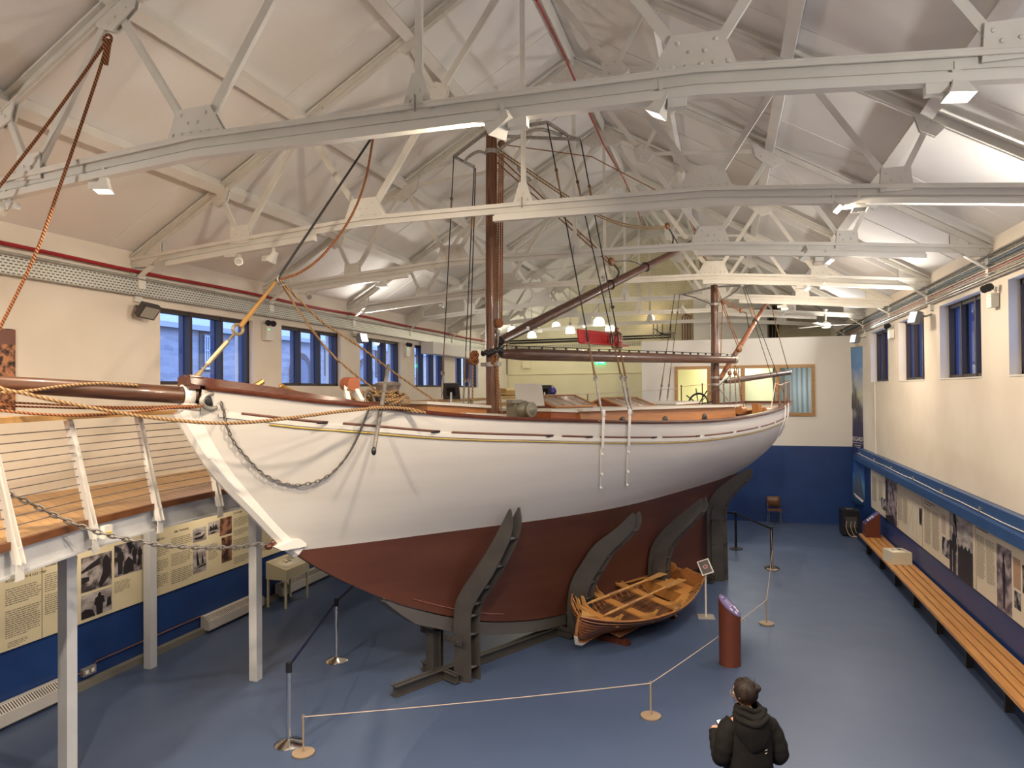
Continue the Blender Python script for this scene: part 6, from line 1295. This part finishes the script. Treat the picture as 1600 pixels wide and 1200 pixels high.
for y, w_ in ((-.75, .42), (.98, .42)):
    MB().prism([(-w_-.12, 0), (-w_-.14, .05), (-w_-.08, .10), (w_+.08, .10), (w_+.14, .05), (w_+.12, 0)], (0, y, .0), (1, 0, 0), (0, 0, 1), (0, .08, 0)).build('foot_beam', mahog, t)
    for sd in (1, -1): MB().bar((sd*.30, y, .08), (sd*.22, y, .235+.0), .07, .05).build('upright', mahog, t)
MB().bar((0, -.75, .07), (0, .98, .07), .07, .07).build('ground_beam', mahog, t); MB().box((.24, -.75, .235), (.16, .12, .03)).box((-.24, -.75, .235), (.16, .12, .03)).box((.24, .98, .235), (.16, .12, .03)).box((-.24, .98, .235), (.16, .12, .03)).build('felt_pad', galv, t)

# ================================================================ BARRIERS AND FLOOR STANDS
def belt_post(p, lab, m_, h=.98, grp='retractable belt barrier posts'):
    t = thing('belt_barrier_post', lab, 'barrier post', (p.x, p.y, 0), 0, grp); MB().lathe([(.17, 0), (.175, .012), (.15, .03), (.06, .06), (.035, .075)], (0, 0, 0), 28).build('base', m_, t); MB().cyl((0, 0, .05), (0, 0, h-.1), .032, .032, 18).build('post_tube', m_, t)
    MB().cyl((0, 0, h-.12), (0, 0, h), .036, .036, 18).build('belt_head', blackm, t); return V(p.x, p.y, h-.05)
h1 = belt_post(at(452, 1163, Z=0), 'chrome belt barrier post nearest the camera at lower left', chrome); h2 = belt_post(at(526, 1033, Z=0), 'chrome belt barrier post under the bow, second from the camera', chrome)
h3 = belt_post(at(1150, 858, Z=0), 'black belt barrier post behind the yacht stern, in front of the partition', blackm); h4 = belt_post(at(1206, 888, Z=0), 'black belt barrier post standing beside the farthest rope stand', blackm)
def belt(a, b, m_, lab): tag(MB().bar(a, b, .004, .05).build('barrier_belt', m_), lab, 'belt')
belt(h1, h2, navy, 'navy belt between the two chrome barrier posts'); belt(h2, V(-6.6, 13.2, .93), navy, 'navy belt running from the second chrome post back under the bow'); belt(h3, h4, blackm, 'black belt between the two black barrier posts'); belt(h3, V(-1.2, 20.6, .93), blackm, 'black belt running from the farther black post behind the rudder')
belt_post(V(-6.6, 13.2, 0), 'chrome belt barrier post hidden behind the yacht hull', chrome); belt_post(V(-1.2, 20.6, 0), 'black belt barrier post hidden behind the rudder', blackm)
tanm = mat('tan_stand_paint', (.34, .25, .17), .5)
def rope_stand(p, lab):
    t = thing('rope_stand', lab, 'rope stand', (p.x, p.y, 0), 0, 'low tan rope stands'); MB().lathe([(.125, 0), (.13, .008), (.13, .022), (.02, .026)], (0, 0, 0), 26).build('disc_base', tanm, t); MB().cyl((0, 0, .02), (0, 0, .43), .011, .011, 10).build('stem_rod', tanm, t)
    MB().torus((0, 0, .44), .016, .004, Matrix.Rotation(1.57, 3, 'X'), 10, 5).build('cord_eye', tanm, t); return V(p.x, p.y, .43)
s1 = rope_stand(at(474, 1178, Z=0), 'low tan rope stand in front of the nearest chrome post'); s2 = rope_stand(at(1017, 1120, Z=0), 'low tan rope stand on the open floor in the middle foreground'); s3 = rope_stand(at(1198, 975, Z=0), 'low tan rope stand right of the brown pedestal'); s4 = rope_stand(at(1206, 887, Z=0)+V(.0, -.22, 0), 'low tan rope stand beside the black barrier post')
pd_ = at(1141, 1040, Z=0); pdl = V(pd_.x-.17, pd_.y, .45)
def cord(a, b, s, lab): tag(MB().tube(sag(a, b, s), .0055, 6).build('thin_rope', ropew), lab, 'rope')
cord(s1, s2, .02, 'thin cream cord from the nearest rope stand to the middle one'); cord(s2, s3, .03, 'thin cream cord from the middle rope stand past the brown pedestal'); cord(s3, s4, .03, 'thin cream cord from the rope stand by the pedestal to the farthest one'); cord(s4, V(1.5, 23.6, .43) if False else s4+V(-.02, .0, .5), 0, 'thin cream cord tied up to the black barrier post')
# brown pedestal
q = at(1141, 1043, Z=0); q = q+V(0, .14, 0); t = thing('brown_info_pedestal', 'rust-brown cylindrical information pedestal with a slanted purple top', 'information pedestal', (q.x, q.y, 0)); r_ = .162; n = 36; sl = V(1, -.35, 0).normalized()
def ph(a): p = V(r_*math.cos(a), r_*math.sin(a), 0); return .885-.85*p.dot(sl)
bt_ = [V(r_*math.cos(a), r_*math.sin(a), 0) for a in [2*math.pi*i/n for i in range(n)]]; tp = [V(p.x, p.y, ph(2*math.pi*i/n)) for i, p in enumerate(bt_)]
m = MB(); m.add(bt_+tp, [(i, (i+1) % n, n+(i+1) % n, n+i) for i in range(n)]+[tuple(reversed(range(n))), tuple(range(n, 2*n))]); m.build('column', corten, t, ang=40)
nrm = V(sl.x*.85, sl.y*.85, 1).normalized(); cc = V(0, 0, .885); u1_ = V(-sl.x, -sl.y, .85).normalized(); u2_ = nrm.cross(u1_).normalized()
def LP(a, b, e=.0): return cc+u1_*a+u2_*b+nrm*e
la = r_*1.2*1.09; lbw = r_*.93
pl_ = MB().prism([(la*math.cos(a), lbw*math.sin(a)) for a in [2*math.pi*i/32 for i in range(32)]], LP(0, 0, .008), u1_, u2_, nrm*.012).build('label_plate', pur, t)
MB().add([LP(la*1.0*math.cos(a), lbw*1.0*math.sin(a), .0135) for a in [2*math.pi*i/32 for i in range(32)]]+[LP(la*.965*math.cos(a), lbw*.955*math.sin(a), .0155) for a in [2*math.pi*i/32 for i in range(32)]], [(i, (i+1) % 32, 32+(i+1) % 32, 32+i) for i in range(32)]).build('label_rim', copper, pl_)
m = MB()
for a, b in ((-.13, .03), (-.12, -.055), (-.06, -.075), (-.055, .065)): m.ell(LP(a, b, .016), (.030, .026, .003), Matrix((u1_, u2_, nrm)).transposed(), 14)
for i in range(6): m.bar(LP(.015+.017*i, -.075, .016), LP(.015+.017*i, .06, .016), .004, .003, nrm)
m.bar(LP(.16, -.03, .016), LP(.16, .03, .016), .012, .003, nrm); m.bar(LP(-.01, -.08, .016), LP(-.01, .075, .016), .01, .003, nrm); m.build('label_print', whl, pl_)
MB().box((.0+r_*.3, -r_*.95, .07), (.06, .006, .006)).build('maker_plate', corten, t)
tg = thing('cord_tag', 'small clear tag hanging on the cord beside the brown pedestal', 'tag', tuple(at(1161, 968, Y=q.y))); c_ = at(1161, 968, Y=q.y); MB().tube([c_+V(-.03, 0, .05), c_+V(.03, 0, -.01), c_+V(0, 0, -.05), c_+V(-.03, 0, .0)], .004, 5).build('tag_wire', ropew, tg, world=True)
# white framed sign on a stand
q = at(1103, 964, Z=0); t = thing('floor_sign', 'white-framed grey sign on a thin stand behind the pedestal', 'sign stand', (q.x, q.y, 0), .15); MB().box((0, 0, .006), (.30, .30, .012)).build('base_plate', mat('tan_grey_plate', (.36, .33, .30), .5), t); MB().cyl((0, 0, .01), (0, 0, .86), .018, .018, 12).build('pole', trimw, t)
R = Matrix.Rotation(math.radians(35), 3, 'Z') @ Matrix.Rotation(math.radians(-62), 3, 'Y') if False else Matrix.Rotation(-.35, 3, 'Y') @ Matrix.Rotation(math.radians(40), 3, 'X'); c_ = V(0, 0, .92)
sf = MB().box(c_, (.22, .32, .014), R).build('sign_frame', trimw, t); MB().box(c_+R@V(0, 0, .009), (.18, .28, .004), R).build('sign_face', mat('dark_grey_sign_face', (.10, .09, .09), .5), sf)
MB().lathe([(.045, 0), (.045, .003)], c_+R@V(0, .0, .012), 18, R).build('sign_emblem', mat('pink_print', (.50, .30, .30), .5), sf); MB().lathe([(.024, 0), (.024, .003)], c_+R@V(0, .0, .0155), 18, R).build('emblem_centre', mat('red_print', (.25, .06, .06), .5), sf)
# trench heaters and small things on the left wall
def heater(y0, y1, lab):
    t = thing('skirting_heater', lab, 'heater', (XL+.1, (y0+y1)/2, 0), 0, 'low white skirting heaters'); l = y1-y0; MB().add([V(-.08, -l/2, .06), V(.10, -l/2, .06), V(.10, -l/2, .22), V(-.0, -l/2, .30), V(-.08, -l/2, .30), V(-.08, l/2, .06), V(.10, l/2, .06), V(.10, l/2, .22), V(-.0, l/2, .30), V(-.08, l/2, .30)], [(0, 1, 2, 3, 4), (9, 8, 7, 6, 5), (0, 5, 6, 1), (1, 6, 7, 2), (2, 7, 8, 3), (3, 8, 9, 4), (4, 9, 5, 0)]).build('heater_casing', mat('heater_enamel', (.56, .54, .50), .45) if 'heater_enamel' not in bpy.data.materials else bpy.data.materials['heater_enamel'], t, smooth=False)
    m = MB()
    for k in range(int(l/.035)): m.bar((.096, -l/2+.02+.035*k, .228), (.008, -l/2+.02+.035*k, .298), .01, .006, (0, 0, 1))
    m.build('top_grille', lampg, t)
heater(5.9, 7.72, 'low white skirting heater at the left picture edge'); heater(10.35, 11.9, 'low white skirting heater on the left wall between the columns'); heater(12.5, 14.4, 'low white skirting heater behind the cream display table')
o = MB().tube([V(XL+.02, 7.7, .24), V(XL+.03, 7.85, .24), V(XL+.02, 8.1, .2), V(XL+.02, 8.2, .30), V(XL+.02, 10.35, .30)], .009, 6).build('copper_pipe', mat('copper_pipe_metal', (.42, .19, .10), .35, .7)); tag(o, 'thin copper pipe along the foot of the left wall', 'pipe')
q = at(138, 1048, X=XL+.03); t = thing('wall_socket', 'grey double wall socket low on the left blue wall', 'socket', tuple(q)); MB().box(q, (.06, .22, .11)).build('socket_box', galv, t, world=True); MB().box(q+V(.032, -.05, 0), (.006, .05, .05)).box(q+V(.032, .05, 0), (.006, .05, .05)).build('socket_outlets', trimw, t, world=True)

# ================================================================ PERSON
def skinned(name, nodes, edges, m_, parent=None, sub=2, root=0):
    me = bpy.data.meshes.new(name); inv = WM[parent.name].inverted() if parent else Matrix.Identity(4)
    me.from_pydata([tuple(inv@Vector(p)) for p, r in nodes], edges, []); o = bpy.data.objects.new(name, me); C.objects.link(o)
    me.materials.append(m_)
    sk = o.modifiers.new('skin', 'SKIN'); sk.use_smooth_shade = True
    if parent: o.parent = parent; WM[o.name] = WM[parent.name]
    for i, (p, r) in enumerate(nodes):
        s_ = me.skin_vertices[0].data[i]; s_.radius = (r, r) if not isinstance(r, tuple) else r; s_.use_root = (i == root)
    o.modifiers.new('sub', 'SUBSURF').levels = sub; o.modifiers['sub'].render_levels = sub; return o
PQ = V(.17, 6.42, 0); FA = math.radians(22)       # heading: away from camera and a little left
FD = V(-math.sin(FA), math.cos(FA), 0); FR = V(FD.y, -FD.x, 0)
def PP(r, f, z): return PQ+FR*r+FD*f+V(0, 0, z)
pe = thing('person', 'person in a black hooded jacket, dark hair in a bun, glasses, looking at a phone', 'person', tuple(PQ))
# body: legs, trunk, neck, arms
nodes = [(PP(0, 0, .92), .135), (PP(0, -.01, 1.08), .125), (PP(0, 0, 1.24), .14), (PP(0, -.005, 1.36), .11), (PP(-.01, .01, 1.43), .052), (PP(-.015, .03, 1.50), .05),
         (PP(-.1, .01, .88), .09), (PP(-.11, .03, .48), .062), (PP(-.11, 0, .09), .042), (PP(-.12, .14, .04), .036),
         (PP(.1, .01, .88), .09), (PP(.11, .03, .48), .062), (PP(.11, -.02, .09), .042), (PP(.12, .13, .04), .036),
         (PP(-.14, 0, 1.33), .055), (PP(-.245, -.02, 1.08), .040), (PP(-.22, .2, 1.10), .034), (PP(-.19, .30, 1.19), .026),
         (PP(.14, 0, 1.33), .055), (PP(.255, -.03, 1.07), .040), (PP(.18, .20, 1.06), .034), (PP(.02, .30, 1.13), .026)]
ed = [(0, 1), (1, 2), (2, 3), (3, 4), (4, 5), (0, 6), (6, 7), (7, 8), (8, 9), (0, 10), (10, 11), (11, 12), (12, 13), (3, 14), (14, 15), (15, 16), (16, 17), (3, 18), (18, 19), (19, 20), (20, 21)]
skinned('body', nodes, ed, skin_m, pe)
# head, turned left and down
HA = FA+math.radians(38); HD = V(-math.sin(HA), math.cos(HA), -.28).normalized(); HR = HD.cross(V(0, 0, 1)).normalized(); HU = HR.cross(HD); HM = Matrix((HR, HD, HU)).transposed(); hc = PP(-.015, .045, 1.575)
m = MB(); m.ell(hc, (.074, .092, .108), HM, 22)
for v_ in m.v:
    l = HM.transposed()@(v_-hc)
    if l.z < -.01: k = 1-.28*min(1, -l.z/.1); l.x *= k; l.y = l.y*(1-.1*min(1, -l.z/.1))+.012
    v_[:] = hc+HM@l
def HP(x, y, z): return hc+HM@V(x, y, z)
m.build('head', skin_m, pe, world=True); hd_ = bpy.data.objects['head'] if 'head' in bpy.data.objects else None
m = MB(); m.tube([HP(0, .088, .012), HP(0, .104, -.012), HP(0, .112, -.024), HP(0, .094, -.034)], [.007, .010, .013, .006], 8); m.build('nose', skin_m, pe, world=True)
MB().ell(HP(0, .088, -.058), (.022, .008, .006), HM, 10).build('mouth', mat('lips', (.34, .10, .08), .5), pe, world=True)
for sd in (1, -1):
    MB().ell(HP(sd*.03, .080, .01), (.013, .008, .008), HM, 12).build('eye', trimw, pe, world=True); MB().ell(HP(sd*.03, .0865, .01), (.005, .003, .005), HM, 8).build('pupil', blackm, pe, world=True)
    MB().torus(HP(sd*.076, .0, -.005), .017, .007, HM @ Matrix.Rotation(1.57, 3, 'Y'), 14, 6).ell(HP(sd*.074, .0, -.005), (.005, .014, .022), HM, 10).build('ear', skin_m, pe, world=True)
m = MB()
for sd in (1, -1): m.torus(HP(sd*.032, .100, .008), .025, .0022, HM @ Matrix.Rotation(1.57, 3, 'X'), 18, 5); m.tube([HP(sd*.057, .098, .012), HP(sd*.074, .06, .014), HP(sd*.078, .0, .008)], .002, 5)
m.tube([HP(-.008, .102, .012), HP(.008, .102, .012)], .002, 5); m.build('glasses', mat('gold_glasses', (.5, .35, .15), .3, .8), pe, world=True)
m = MB(); m.ell(HP(0, -.018, .016), (.094, .108, .112), HM, 30)
for v_ in m.v:
    l = HM.transposed()@(v_-hc)
    if l.y > .045 and l.z < .075: l.y = .045+(l.y-.045)*.15
    if l.z < -.05: l.x *= .92; l.y = l.y*.96
    n_ = .0045*math.sin(l.x*150+l.z*60+3*math.sin(l.y*40))+.003*math.sin(l.y*170+l.x*90); l = l*(1+n_/.1); v_[:] = hc+HM@l
hr = m.build('hair', hairm, pe, world=True, ang=180)
m = MB(); bc_ = HP(.04, -.105, .03)
for k in range(5): m.torus(bc_+HM@V(0, -.010*k+.02, 0), .026-.004*k, .017, HM @ Matrix.Rotation(1.57, 3, 'X') @ Matrix.Rotation(.3*k, 3, 'Y'), 18, 8)
m.ell(bc_, (.038, .04, .038), HM, 14); m.build('hair_bun', hairm, hr, world=True, ang=180); m = MB(); rr = random.Random(4)
for k in range(60):
    a = rr.uniform(0, 6.28); p = HP(.085*math.cos(a), rr.uniform(-.1, .03), .03+.09*abs(math.sin(a))); m.tube([p, p+V(rr.uniform(-.02, .02), rr.uniform(-.02, .02), rr.uniform(-.01, .025))], [.0016, .0004], 4)
for k in range(6): p = HP(-.07, .04, .03-.012*k); m.tube([p, p+HM@V(-.015, .02, -.02), p+HM@V(-.01, .025, -.05)], [.002, .0015, .0005], 4)
m.build('loose_strands', hairm, hr, world=True)
# jacket: lofted trunk with sleeves
def ring(r0, f, z, rx_, ry_, n=32, pw=2.6, wob=0):
    o_ = []
    for k in range(n+1):
        a = 2*math.pi*k/n; c, q = math.cos(a), math.sin(a); e = 2/pw
        o_.append(PP(r0+rx_*abs(c)**e*(1 if c >= 0 else -1), f+ry_*abs(q)**e*(1 if q >= 0 else -1), z+wob*math.sin(3*a)))
    return o_
m = MB(); m.grid([ring(0, 0, z, rx_, ry_, wob=wo) for z, rx_, ry_, wo in ((.70, .205, .15, .006), (.72, .212, .157, .006), (.85, .208, .155, .004), (.98, .20, .15, .004), (1.10, .192, .148, .003), (1.22, .197, .145, .003), (1.30, .19, .135, 0), (1.36, .155, .118, 0), (1.405, .10, .10, 0), (1.44, .08, .085, 0), (1.46, .075, .08, 0))])
jk = m.build('jacket', jackm, pe, world=True, ang=180)
for sd, pth in ((-1, [(-.13, -.005, 1.335), (-.19, -.01, 1.29), (-.235, -.03, 1.17), (-.25, -.02, 1.08), (-.235, .06, 1.045), (-.22, .17, 1.09), (-.20, .265, 1.16)]), (1, [(.13, -.005, 1.335), (.19, -.01, 1.29), (.24, -.04, 1.17), (.26, -.035, 1.07), (.245, .05, 1.03), (.17, .16, 1.05), (.06, .27, 1.10)])):
    P_ = crv([PP(*q) for q in pth], 5); rr_ = [interp(i/(len(P_)-1), [(0, .085), (.2, .085), (.45, .074), (.62, .070), (.8, .058), (1, .047)])*(1+.05*math.sin(i*1.9)) for i in range(len(P_))]
    MB().tube(P_, rr_, 20).build('sleeve', jackm, jk, world=True, ang=180)
hm_ = MB(); hb_ = []
for i, (f, z, rx_, ry_) in enumerate(((.0, 1.50, .088, .088), (-.005, 1.49, .105, .105), (-.02, 1.455, .135, .125), (-.04, 1.41, .152, .135), (-.075, 1.345, .158, .115), (-.10, 1.27, .145, .08), (-.115, 1.19, .10, .055), (-.12, 1.15, .04, .03))):
    hb_.append([PP(rx_*math.cos(a)*(1+.05*math.sin(3*a+i)), f+ry_*math.sin(a)*(1+.04*math.sin(5*a+i)), z+.014*math.sin(2*a+i*1.3)) for a in [2*math.pi*k/36 for k in range(37)]])
hm_.grid(hb_); hm_.add(hb_[-1][:-1], [tuple(range(36))]); o = hm_.build('hood', jackm, jk, world=True, ang=180); sb_ = o.modifiers.new('s', 'SUBSURF'); sb_.render_levels = 2
m = MB()
for k in range(3): m.tube([PP((.092+.022*k)*math.cos(a), -.008-.02*k+(.092+.018*k)*math.sin(a), 1.485-.035*k+.016*math.sin(a*2+k)+.006*math.sin(a*5)) for a in [math.pi*(.75+1.5*i/26) for i in range(27)]], [.010+.014*math.sin(math.pi*i/26) for i in range(27)], 10)
m.tube([PP(.10, -.02, 1.47), PP(.135, -.03, 1.45), PP(.15, -.0, 1.43)], [.02, .028, .018], 10); m.build('hood_folds', jackm, jk, world=True, ang=180)
m = MB(); 
for z, w_ in ((1.175, .024), (1.150, .02)): m.tube([PP(.085-w_/2, -.155, z), PP(.085+w_/2, -.153, z+.006)], .0042, 6)
m.build('reflective_toggle', chrome, jk, world=True)
m = MB(); m.tube([PP(-.08, -.152, .98), PP(.0, -.155, .975), PP(.03, -.153, .98)], .003, 5); m.build('pocket_seam', mat('seam_grey', (.05, .05, .05), .6), jk, world=True)
tn = [(PP(0, 0, .86), (.16, .12)), (PP(-.1, .01, .80), .10), (PP(-.11, .03, .48), .078), (PP(-.11, 0, .10), .062), (PP(.1, .01, .80), .10), (PP(.11, .03, .48), .078), (PP(.11, -.02, .10), .062)]
skinned('trousers', tn, [(0, 1), (1, 2), (2, 3), (0, 4), (4, 5), (5, 6)], trou, pe)
for sd in (1, -1):
    m = MB(); a = PP(sd*.115, -.0, .0); m.grid([[PP(sd*.115+r*math.cos(t_), .05+l_*math.sin(t_), z) for t_ in [2*math.pi*k/18 for k in range(19)]] for r, l_, z in ((.045, .13, 0), (.05, .135, .02), (.048, .13, .05), (.04, .09, .08))]); m.build('shoe', blackm, pe, world=True)
# phone and hands
phc = at(1131, 1134, Z=1.22); phc = PP(-.19, .335, 1.235)
phc = PQ+(at(1129, 1137, Y=PQ.y+.28)-PQ); R = Matrix.Rotation(FA+.5, 3, 'Z') @ Matrix.Rotation(.75, 3, 'X') @ Matrix.Rotation(.25, 3, 'Y')
pt_ = thing('phone', 'phone with a bright screen held in the left hand of the person', 'phone', tuple(phc)); MB().box(phc, (.074, .148, .009), R).build('phone_case', blackm, pt_, world=True); MB().box(phc+R@V(0, 0, .0052), (.068, .14, .001), R).build('screen', mat('lit_screen', (.9, .9, .95), .2, emit=(.85, .82, .9), es=.8), pt_, world=True)
def hand(name, wrist, sd):
    pm = phc-R@V(0, .02, .025); d = (pm-wrist); L0 = d.length
    palm = [(wrist, .026), (wrist.lerp(pm, .55), (.036, .022)), (pm, (.036, .018))]; nd = list(palm); e_ = [(0, 1), (1, 2)]
    o = skinned(name, nd, e_, skin_m, pe, 2)
    xa = R@V(1, 0, 0)
    for k in range(4):
        b0 = pm+R@V(-sd*.015, -.03+.021*k, 0); ln_ = [.030, .034, .033, .027][k]; t1 = b0+xa*(-sd)*ln_*-1*.6; n_ = [(b0, .0095), (b0+R@V(-sd*ln_*-.9, 0, -.004), .009), (b0+R@V(sd*(ln_*.9+.014), .003, .012), .0085), (b0+R@V(sd*(ln_*.8+.006), .004, .030), .0078)]
        skinned('finger', n_, [(0, 1), (1, 2), (2, 3)], skin_m, o, 2)
    n_ = [(wrist.lerp(pm, .5)+R@V(-sd*.02, 0, 0), .013), (pm+R@V(-sd*.043, -.005, .01), .011), (pm+R@V(-sd*.036, .025, .034), .009)]; skinned('thumb', n_, [(0, 1), (1, 2)], skin_m, o, 2); return o
hand('left_hand', PP(-.19, .29, 1.18), 1)
w2 = PP(.03, .29, 1.12); nd = [(w2, .026), (w2+FD*.04-FR*.03, (.034, .02)), (w2+FD*.07-FR*.07, (.034, .018))]; o = skinned('right_hand', nd, [(0, 1), (1, 2)], skin_m, pe, 2)
for k in range(4): b0 = nd[2][0]+V(0, 0, -.026+.018*k); skinned('finger', [(b0, .009), (b0-FR*.035+FD*.01, .0085), (b0-FR*.06-FD*.005, .008), (b0-FR*.068-FD*.022, .0072)], [(0, 1), (1, 2), (2, 3)], skin_m, o, 2)
b0 = nd[1][0]+V(0, 0, .03); skinned('thumb', [(b0, .012), (b0-FR*.03+V(0, 0, .02), .0105), (b0-FR*.06+V(0, 0, .02), .009)], [(0, 1), (1, 2)], skin_m, o, 2)
